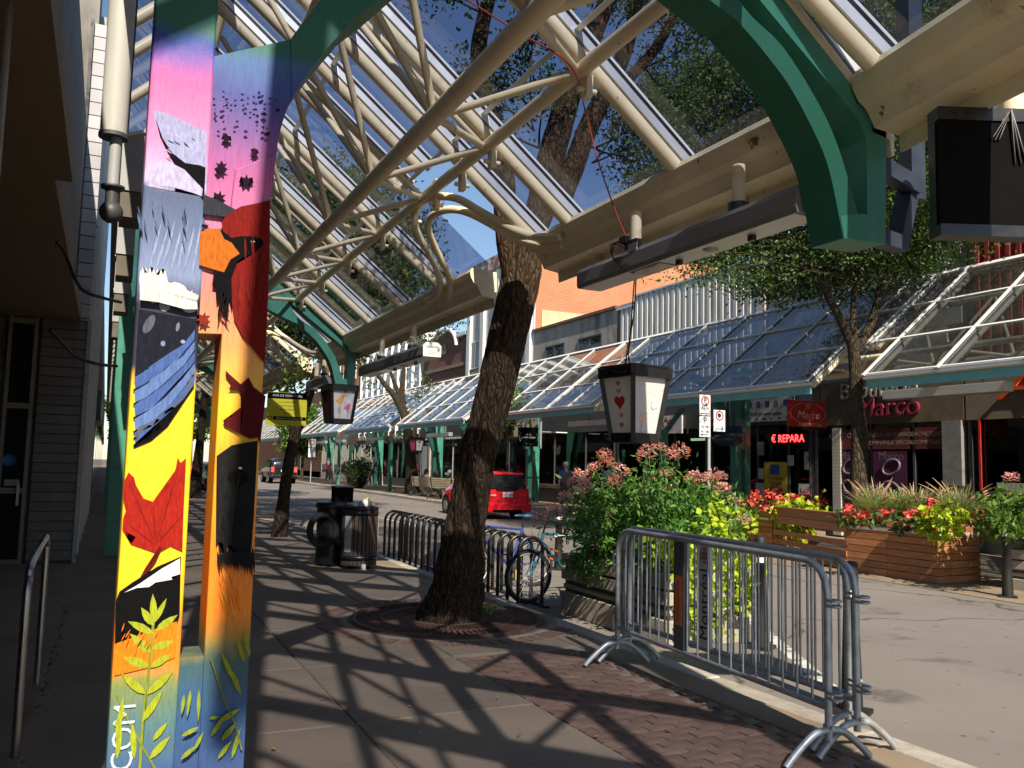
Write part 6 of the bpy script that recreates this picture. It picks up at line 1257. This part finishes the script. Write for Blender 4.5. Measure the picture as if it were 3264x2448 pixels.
# plumed grasses
def grass(label, c, h, spread, nb, npl, seed):
    rg = random.Random(seed); t = thing('fountain_grass', label, 'ornamental grass', c, 0, 'plumed fountain grasses'); V = []; Fq = []
    def bladef(a, l, lean, w_, seg, out):
        P_ = []; d = Vector((math.cos(a), math.sin(a), 0)); p = Vector((rg.gauss(0, .06), rg.gauss(0, .06), 0))
        for k in range(seg+1): u = k/seg; P_.append(p+d*(lean*u**1.6)+Vector((0, 0, l*(u-.42*lean/max(.2, l)*u**2.6))))
        return P_, d
    for k in range(nb):
        a = rg.uniform(0, 2*PI); P_, d = bladef(a, h*rg.uniform(.6, 1.0), spread*rg.uniform(.2, 1.1), .004, 6, V); s_ = Vector((-d.y, d.x, 0))
        for i, p in enumerate(P_): w_ = .010*(1-i/7.5); V += [p-s_*w_, p+s_*w_]
        o = len(V)-14; Fq += [(o+2*i, o+2*i+1, o+2*i+3, o+2*i+2) for i in range(6)]
    stuff(npmesh('blades', np.array([tuple(v) for v in V]), np.array(Fq), GRASSM, t))
    for k in range(npl):
        a = rg.uniform(0, 2*PI); P_, d = bladef(a, h*rg.uniform(.95, 1.2), spread*rg.uniform(.4, 1.25), .004, 10, V); m_ = MB().tube(smooth_pts(P_[6:], 2), [.004, .009, .012, .014, .013, .011, .008, .005, .002][:9], 6); m_.obj('plume', PLUME, t)
        MB().tube(P_[:7], .0025, 4, False).obj('stalk', STEMM, t)
    return t
GRASSM = leafmat('variegated grass', (.12, .17, .05), (.46, .50, .27), .4, .6); PLUME = M('tan plume', (.42, .26, .15), .9, var=.3, scale=40)
for i, (x, y, Y, h, s_) in enumerate(((1890, 1115, 11.0, .80, .55), (1985, 1120, 10.5, .78, .6), (2070, 1120, 10.0, .86, .66), (1940, 1118, 10.8, .72, .55))):
    c = onY(x, y, Y); grass(['left clump of plumed grass in the cedar planter', 'middle clump of plumed grass in the cedar planter', 'right clump of plumed grass, tallest plume upright', 'low plumed grass clump between the left and middle clumps'][i], (c.x, c.y, .70), h, s_, 640, 16, i+3)
rb = thing('cleome_bush', 'pink cleome and green leaves in the pale planter at the right edge', 'flower bush', (13.3, 8.4, .45))
cen = [tuple(onY(R.uniform(2140, 2260), R.uniform(1080, 1150), 8.4+R.uniform(-.4, .5))-Vector((13.3, 8.4, .45))) for _ in range(90)]
leaf_cloud('foliage', cen, (.10, .12, .08), 34, .12, GREEN_L, rb, .5, .3)
for (x, y) in ((2185, 1035), (2170, 1090), (2195, 1125), (2205, 1080), (2150, 1098)):
    o = link('bloom', bloom_mesh(0), rb, loc=onY(x, y, 8.5)-Vector((13.3, 8.4, .45))); o.scale = (1.0,)*3
MB().tube([onY(2190, 1100, 8.5)-Vector((13.3, 8.4, .45)), onY(2186, 1045, 8.5)-Vector((13.3, 8.4, .45))], .008, 5).obj('stem', STEMM, rb)
pp = thing('planter_pot', 'large black pot with a bushy dark plant on the far pavement', 'planter', (13.6, 50.2, 0))
MB().lathe([(.3, 0), (.55, .25), (.62, .6), (.66, .62), (.66, .7), (.5, .7)], n=22).obj('pot', BLACKM, pp); leaf_cloud('foliage', [tuple(Vector((R.gauss(0, .45), R.gauss(0, .4), 1.1+R.gauss(0, .3)))) for _ in range(90)], (.16,)*3, 22, .2, GREEN_D, pp, .3, -.2)
for k in range(3): MB().ball((-.4+.25*k, -.5, .95+.1*k), .05, 6).obj('bloom', flat('orange bloom', (.7, .2, .03)), pp)

# ------------------------------------------------------------------ benches and sandwich board
def bench(label, x, y, rz):
    t = thing('park_bench', label, 'bench', (x, y, 0), rz, 'two slatted benches'); BW = M('bench slat', (.36, .30, .21), .6, var=.15, scale=6)
    for k in range(4): MB().box(-.85, .85, -.02+.12*k, .08+.12*k, .44, .475).obj('seat_slat', BW, t)
    for k in range(6): MB().box(-.85, .85, -.10-.018*k, -.075-.018*k, .50+.075*k, .56+.075*k).obj('back_slat', BW, t)
    for x_ in (-.7, .7):
        MB().tube(smooth_pts([(x_, -.35, 0), (x_, -.25, .2), (x_, .1, .36), (x_, .35, .2), (x_, .45, 0)]), .03, 8).tube([(x_, .1, .36), (x_, -.06, .45), (x_, -.20, .95)], .028, 8).tube(smooth_pts([(x_, -.1, .66), (x_, .15, .68), (x_, .4, .62), (x_, .42, .44)]), .022, 8).obj('iron_side', BLACKM, t)
    return t
bench('slatted bench with the seated man, nearer of the two', 13.55, 35.6, rad(-70)); bench('slatted bench with the woman, farther of the two', 13.75, 38.6, rad(-70))
sbd = thing('sandwich_board', 'pinkish sandwich board with a big 50 on black, on the far pavement', 'sign', (16.9, 57.5, 0), rad(6))
FRM = M('board frame', (.42, .32, .28), .7)
MB().prism([(-.42, -.25, 0), (.42, -.25, 0), (.42, .02, 1.75), (-.42, .02, 1.75)], (0, .05, 0)).obj('front_panel', FRM, sbd); MB().prism([(-.42, .3, 0), (.42, .3, 0), (.42, .05, 1.7), (-.42, .05, 1.7)], (0, .04, 0)).obj('back_panel', FRM, sbd)
MB().prism([(-.34, -.222, .25), (.34, -.222, .25), (.34, -.082, 1.15), (-.34, -.082, 1.15)], (0, -.01, 0)).obj('black_panel', BLACKR, sbd)
txt('50', .5, (0, -.155, .80), WL, sbd, FACE_CAM, .002); txt('SALE', .2, (0, -.06, 1.42), RDH, sbd, FACE_CAM, .002)

# ------------------------------------------------------------------ vehicles
def car(label, cat, loc, rz, paint_, L, W_, secs, wheel_r, axles, name='parked_car', plate_t=None, tail=None, group='cars parked along the street', lamps=(.60, .98)):
    """secs: (y from the rear, half width, z low, z belt, z roof, half width of the roof)"""
    t = thing(name, label, cat, loc, rz, group); vs = []; n = 12
    for (y, hw, zl, zb, zt, hr) in secs:
        ring = [(-hw*.86, zl), (-hw*.97, zl+.12), (-hw, (zl+zb)/2), (-hw*.97, zb), (-hr, zt-.07), (-hr*.8, zt), (hr*.8, zt), (hr, zt-.07), (hw*.97, zb), (hw, (zl+zb)/2), (hw*.97, zl+.12), (hw*.86, zl)]
        vs += [(x, y, z) for x, z in ring]
    k = len(secs); fs = [(i*n+j, i*n+j+1, (i+1)*n+j+1, (i+1)*n+j) for i in range(k-1) for j in range(n-1)]+[tuple(range(n))[::-1], tuple(range((k-1)*n, k*n))]+[(i*n+n-1, i*n, (i+1)*n, (i+1)*n+n-1) for i in range(k-1)]
    b = MB().add(vs, fs, True).obj('body', paint_, t); b.modifiers.new('s', 'SUBSURF').levels = 2; b.modifiers['s'].render_levels = 2
    for x in (-1, 1):
        for y in axles:
            wh = MB().tube([(x*(W_/2-.20), y, wheel_r), (x*(W_/2-.0), y, wheel_r)], wheel_r, 24).obj('wheel', RUBBER, t); MB().tube([(x*(W_/2-.02), y, wheel_r), (x*(W_/2+.008), y, wheel_r)], [wheel_r*.66, wheel_r*.6], 20).obj('rim', ALU, wh)
            MB().tube([(x*(W_/2-.3), y, wheel_r+.03), (x*(W_/2-.002), y, wheel_r+.03)], wheel_r*1.14, 24).obj('wheel_arch', BLACKR, t)
    return t
CRED = M('red car paint', (.72, .012, .022), .25, var=.02); CRED.node_tree.nodes['Principled BSDF'].inputs['Coat Weight'].default_value = 1.
CBLK = M('black car paint', (.012, .013, .015), .22, var=.05); CSIL = M('silver car paint', (.52, .53, .55), .28, .5, var=.03); CRD2 = M('dull red car paint', (.45, .03, .05), .3, var=.03)
TAIL = flat('tail lamp', (.60, .03, .02), .2); TAILW = flat('clear lamp', (.75, .68, .66), .2)
hx, hy = 11.55, 24.7
hb_ = car('bright red hatchback parked across the street behind the big tree', 'car', (hx, hy, RZ), 0, CRED, 4.1, 1.69,
    [(0, .76, .32, .78, .92, .66), (.06, .82, .26, .86, 1.12, .68), (.18, .84, .22, .92, 1.40, .66), (.45, .845, .20, .93, 1.50, .62), (1.4, .845, .19, .93, 1.54, .62), (2.3, .845, .19, .93, 1.50, .60), (2.9, .84, .19, .93, 1.22, .62), (3.3, .83, .2, .92, .99, .66), (3.8, .78, .22, .80, .86, .62), (4.08, .66, .3, .6, .68, .5)], .29, (.75, 3.25))
MB().prism([(-.64, -.01, .98), (.64, -.01, .98), (.56, .12, 1.39), (-.56, .12, 1.39)], (0, -.012, 0)).obj('rear_window', CARG, hb_)
MB().prism([(-.36, -.01, .91), (.36, -.01, .91), (.40, -.015, .985), (-.40, -.015, .985)], (0, -.02, 0)).obj('rear_garnish', BLACKM, hb_)
MB().tube([(-.28, -.035, 1.0), (.05, -.03, 1.04), (.22, -.035, .99)], .012, 6).obj('wiper', BLACKM, hb_)
pl = MB().box(-.17, .17, -.022, -.008, .70, .86).obj('number_plate', flat('plate white', (.66, .64, .6)), hb_); txt('W72 FZD', .085, (0, -.024, .77), BLUL, pl, FACE_CAM, .001)
MB().prism([(-.84, -.03, .22), (.84, -.03, .22), (.86, -.03, .52), (-.86, -.03, .52)], (0, .25, 0)).obj('rear_bumper', CRED, hb_, .05); MB().box(-.5, .5, -.035, -.025, .23, .31).obj('diffuser', BLACKR, hb_)
for s in (-1, 1):
    MB().prism([(s*.62, .05, .84), (s*.82, .14, .80), (s*.80, .22, 1.06), (s*.68, .10, 1.06)], (0, -.03, 0)).obj('tail_light', TAIL, hb_); MB().prism([(s*.66, .015, .98), (s*.79, .1, .97), (s*.78, .12, 1.05), (s*.69, .05, 1.05)], (0, -.02, 0)).obj('lamp_clear', TAILW, hb_)
MB().box(-.60, .60, .08, .30, 1.40, 1.47).obj('spoiler', CRED, hb_, .02); MB().cyl((0, 0), .02, 1.45, 1.5, 8).obj('antenna', BLACKM, hb_).location = (0, .6, .08)
MB().tube([(.55, -.02, .24), (.55, .2, .24)], .035, 10).obj('exhaust', STEEL, hb_); MB().box(-.58, -.4, .0, .004, .74, .78).obj('emblem', flat('silver badge', (.7, .6, .6)), hb_)
MB().prism([(-.846, 1.0, .98), (-.846, 2.6, .98), (-.70, 2.35, 1.42), (-.70, 1.0, 1.44)], (-.006, 0, 0)).obj('side_window', CARG, hb_)
SV = [(0, .88, .42, 1.02, 1.1, .75), (.08, .93, .38, 1.08, 1.55, .76), (.25, .95, .34, 1.10, 1.76, .74), (1.2, .95, .32, 1.10, 1.82, .73), (2.6, .95, .32, 1.10, 1.80, .72), (3.3, .94, .32, 1.1, 1.35, .76), (3.7, .93, .32, 1.08, 1.13, .8), (4.4, .9, .34, 1.0, 1.06, .78), (4.7, .8, .42, .8, .86, .66)]
def suv(label, loc, pt):
    s_ = car(label, 'car', loc, 0, pt, 4.7, 1.9, SV, .36, (.9, 3.7))
    MB().prism([(-.68, .07, 1.18), (.68, .07, 1.18), (.62, .19, 1.66), (-.62, .19, 1.66)], (0, -.012, 0)).obj('rear_window', CARG, s_)
    MB().prism([(-.955, .7, 1.16), (-.955, 2.9, 1.16), (-.80, 2.6, 1.68), (-.80, .7, 1.70)], (-.006, 0, 0)).obj('side_window', CARG, s_)
    for s in (-1, 1): MB().cbox((s*.80, .0, 1.0), (.18, .08, .36)).obj('tail_light', emis('lit tail lamp', (1, .06, .04), 1.2) if pt is CBLK else TAIL, s_)
    MB().box(-.22, .22, -.03, -.01, .84, 1.0).obj('number_plate', WHITE, s_); MB().box(-.92, .92, -.06, .1, .4, .62).obj('rear_bumper', pt if pt is not CSIL else BLACKR, s_, .04); return s_
suv('black four wheel drive parked across the street behind the thin tree', (11.6, 62.5, RZ), CBLK)
suv('silver four wheel drive parked beyond the black one', (11.9, 88, RZ), CSIL)
def sedan(label, loc, pt):
    return car(label, 'car', loc, 0, pt, 4.4, 1.78, [(0, .78, .34, .86, .98, .66), (.1, .86, .28, .92, 1.1, .66), (.6, .88, .24, .94, 1.40, .60), (1.4, .885, .22, .94, 1.47, .58), (2.2, .885, .22, .94, 1.42, .58), (3.0, .87, .22, .93, 1.02, .68), (3.9, .82, .25, .8, .86, .64), (4.35, .68, .34, .62, .68, .5)], .31, (.8, 3.4))
c1 = sedan('black car parked on our side, seen between the painted posts', (5.5, 45, RZ), CBLK); MB().prism([(-.55, .28, 1.06), (.55, .28, 1.06), (.5, .62, 1.36), (-.5, .62, 1.36)], (0, -.03, 0)).obj('rear_window', CARG, c1); 
for s in (-1, 1): MB().cbox((s*.72, .04, .84), (.22, .06, .14)).obj('tail_light', TAIL, c1); MB().prism([(s*.89, .9, 1.0), (s*.89, 2.7, 1.0), (s*.66, 2.2, 1.38), (s*.66, .9, 1.38)], (s*.004, 0, 0)).obj('side_window', CARG, c1)
sedan('second black car parked ahead of the first, mostly hidden', (5.5, 51, RZ), CBLK)
c2_ = sedan('red car parked beyond the black cars on our side', (5.5, 66, RZ), CRD2); MB().prism([(-.55, .28, 1.06), (.55, .28, 1.06), (.5, .62, 1.36), (-.5, .62, 1.36)], (0, -.03, 0)).obj('rear_window', CARG, c2_)
van = suv('magenta red van far down the street between the posts', (5.8, 88, RZ), CRD2)

# ------------------------------------------------------------------ people
SKIN = M('skin', (.48, .27, .19), .6, var=.05)
def skinned(name, verts, edges, radii, mat, parent, sub=2, root=0):
    me = bpy.data.meshes.new(name); me.from_pydata(verts, edges, []); me.materials.append(mat); o = link(name, me, parent)
    sk = o.modifiers.new('skin', 'SKIN'); sk.use_smooth_shade = True
    for i, r in enumerate(radii):
        v = me.skin_vertices[0].data[i]; v.radius = r if isinstance(r, tuple) else (r, r); v.use_root = (i == root)
    s = o.modifiers.new('s', 'SUBSURF'); s.levels = sub; s.render_levels = sub; return o
def chain(pts): return pts, [(i, i+1) for i in range(len(pts)-1)]
def person(label, loc, rz, J, clothes, hair, cap=None, group=None):
    """J: joints in metres; facing +Y. keys: pelvis chest neck head, and for s in LR: sh el wr hip kn an toe"""
    t = thing('person', label, 'person', loc, rz, group); V = []; E_ = []; Rd = []
    def add(p, r, par=None):
        V.append(tuple(J[p] if isinstance(p, str) else p)); Rd.append(r); i = len(V)-1
        if par is not None: E_.append((par, i))
        return i
    pel = add('pelvis', (.15, .11)); ch = add('chest', (.17, .11), pel); nk = add('neck', .055, ch); jw = add(Vector(J['head'])+Vector((0, .02, -.06)), (.065, .075), nk); hd = add('head', (.075, .09), jw); add(Vector(J['head'])+Vector((0, -.005, .07)), (.06, .07), hd)
    for s in 'LR':
        a = add('sh'+s, .055, ch); b = add('el'+s, .042, a); c = add('wr'+s, .03, b); w = Vector(J['wr'+s]); d = (w-Vector(J['el'+s])).normalized(); pm_ = add(w+d*.06, (.038, .02), c)
        sd_ = d.cross(Vector((0, 1, .2))).normalized()
        for k in range(4): f1_ = add(w+d*.10+sd_*(.027-.018*k), .0095, pm_); add(w+d*(.165-.012*abs(k-1.4))+sd_*(.03-.02*k)+Vector((0, .01, 0)), .007, f1_)
        th = add(w+d*.05+sd_*.045+Vector((0, .02, 0)), .011, c); add(w+d*.09+sd_*.055+Vector((0, .03, 0)), .008, th)
        h = add('hip'+s, .085, pel); k_ = add('kn'+s, .058, h); a_ = add('an'+s, .04, k_); add('toe'+s, (.045, .03), a_)
    skinned('body', V, E_, Rd, SKIN, t)
    tc, lc, sc_ = clothes
    v, e = [J['pelvis'], J['chest'], Vector(J['chest'])+Vector((0, 0, .12))], [(0, 1), (1, 2)]; r = [(.17, .125), (.19, .13), (.10, .08)]
    for s in 'LR':
        i = len(v); v += [J['sh'+s], Vector(J['sh'+s]).lerp(Vector(J['el'+s]), .8)]; e += [(1, i), (i, i+1)]; r += [.07, .06]
    skinned('shirt', [tuple(p) for p in v], e, r, tc, t)
    v, e, r = [J['pelvis']], [], [(.165, .13)]
    for s in 'LR':
        i = len(v); v += [J['hip'+s], J['kn'+s], Vector(J['an'+s])+Vector((0, 0, .02))]; e += [(0, i), (i, i+1), (i+1, i+2)]; r += [.10, .078, .065]
    skinned('trousers', [tuple(p) for p in v], e, r, lc, t)
    for s in 'LR': a = Vector(J['an'+s]); b = Vector(J['toe'+s]); MB().tube([a+Vector((0, 0, -.03))-(b-a)*.3, a+Vector((0, 0, -.035)), b+Vector((0, 0, 0)), b+(b-a)*.25], [.03, .05, .045, .025], 10).obj('shoe', sc_, t)
    H = Vector(J['head'])
    for sx in (-1, 1): MB().ball(H+Vector((sx*.03, .085, .01)), .010, 8).obj('eye', BLACKM, t); MB().ball(H+Vector((sx*.082, 0, -.005)), .02, 8, (.4, .7, 1.2)).obj('ear', SKIN, t)
    MB().ball(H+Vector((0, .10, -.02)), .016, 8, (.8, 1, 1.4)).obj('nose', SKIN, t); MB().ball(H+Vector((0, .088, -.058)), .02, 8, (1.2, .5, .35)).obj('mouth', flat('lips', (.35, .12, .10)), t)
    hm, long_ = hair
    hb = MB().ball(H+Vector((0, -.025, .035)), .105, 14, (.88, 1.0, .95))
    if long_: hb.tube(smooth_pts([H+Vector((0, -.05, .05)), H+Vector((0, -.10, -.08)), H+Vector((0, -.11, -.25))], 1), [.09, .095, .06], 12)
    hb.obj('hair', hm, t)
    if cap: MB().ball(H+Vector((0, -.01, .06)), .115, 16, (.92, 1.02, .72)).obj('cap', cap, t); MB().ball(H+Vector((0, .12, .05)), .07, 12, (1., 1., .15)).obj('cap_brim', cap, t)
    return t
def standing(sw=.12):
    return dict(pelvis=(0, 0, .93), chest=(0, .01, 1.28), neck=(0, .0, 1.48), head=(0, .02, 1.60), shL=(-.19, 0, 1.40), elL=(-.24, -.03, 1.13), wrL=(-.25, .05, .89), shR=(.19, 0, 1.40), elR=(.24, -.05, 1.13), wrR=(.25, -.02, .89),
                hipL=(-.09, 0, .90), knL=(-.10, sw, .50), anL=(-.10, sw*.9, .09), toeL=(-.11, sw+.13, .035), hipR=(.09, 0, .90), knR=(.10, -.02, .50), anR=(.10, -sw*1.6, .11), toeR=(.11, -sw*1.2+.10, .035))
def sitting():
    return dict(pelvis=(0, 0, .53), chest=(0, .06, .88), neck=(0, .12, 1.08), head=(0, .17, 1.20), shL=(-.19, .08, 1.0), elL=(-.24, .16, .75), wrL=(-.14, .36, .68), shR=(.19, .08, 1.0), elR=(.24, .16, .75), wrR=(.14, .36, .66),
                hipL=(-.10, .05, .52), knL=(-.13, .46, .50), anL=(-.13, .44, .09), toeL=(-.14, .60, .035), hipR=(.10, .05, .52), knR=(.13, .46, .50), anR=(.13, .50, .09), toeR=(.14, .66, .035))
OLIVE = M('olive vest', (.17, .18, .13), .85); KHA = M('grey brown trousers', (.11, .095, .08), .9); BLUS = M('blue shirt', (.10, .16, .42), .8); SHO = flat('dark shoe', (.03, .025, .02)); GRH = flat('grey hair', (.55, .53, .50), .8); BRH = flat('auburn hair', (.22, .09, .05), .7); CAPW = flat('cream cap', (.72, .66, .55), .8)
J = standing(); mw = person('person walking away in olive vest, blue sleeves and cream cap', (14.35, 26.0, 0), rad(-6), J, (BLUS, KHA, SHO), (GRH, False), CAPW, 'people on the far pavement')
skinned('vest', [J['pelvis'], (0, .01, 1.1), J['chest'], (0, 0, 1.42)], [(0, 1), (1, 2), (2, 3)], [(.20, .165), (.205, .165), (.22, .165), (.13, .10)], OLIVE, mw)
person('person in pale blue top half hidden behind the pink flowers', (15.6, 25.2, 0), rad(175), standing(.05), (M('pale blue top', (.50, .55, .72), .8), KHA, SHO), (GRH, False), None, 'people on the far pavement')
person('grey haired person in dark grey shirt sitting on the nearer bench', (13.62, 35.45, -.02), rad(-70), sitting(), (M('dark grey shirt', (.13, .14, .14), .9), M('olive trousers', (.12, .11, .07), .9), SHO), (GRH, False), None, 'people on the far pavement')
person('long haired person in pale flowered top sitting on the farther bench', (13.82, 39.0, -.02), rad(-70), sitting(), (M('flowered top', (.55, .34, .26), .9, var=.4, scale=14), M('pink skirt', (.62, .40, .40), .9, var=.3, scale=10), SHO), (BRH, True), None, 'people on the far pavement')
J = standing(.06); lw_ = person('person in red tunic and pale headscarf walking under the far canopy', (15.6, 66, 0), rad(170), J, (M('red tunic', (.30, .03, .07), .9), M('maroon trousers', (.14, .02, .04), .9), flat('orange shoe', (.6, .2, .1))), (M('headscarf', (.30, .24, .26), .9), True), None, 'people on the far pavement')
skinned('tunic', [J['pelvis'], (0, 0, .62)], [(0, 1)], [(.19, .15), (.21, .17)], M('tunic red', (.30, .03, .07), .9), lw_); skinned('scarf', [J['head'], (0, -.03, 1.4), (0, .06, 1.2)], [(0, 1), (1, 2)], [.12, .15, .12], M('pale scarf', (.55, .45, .45), .9), lw_)
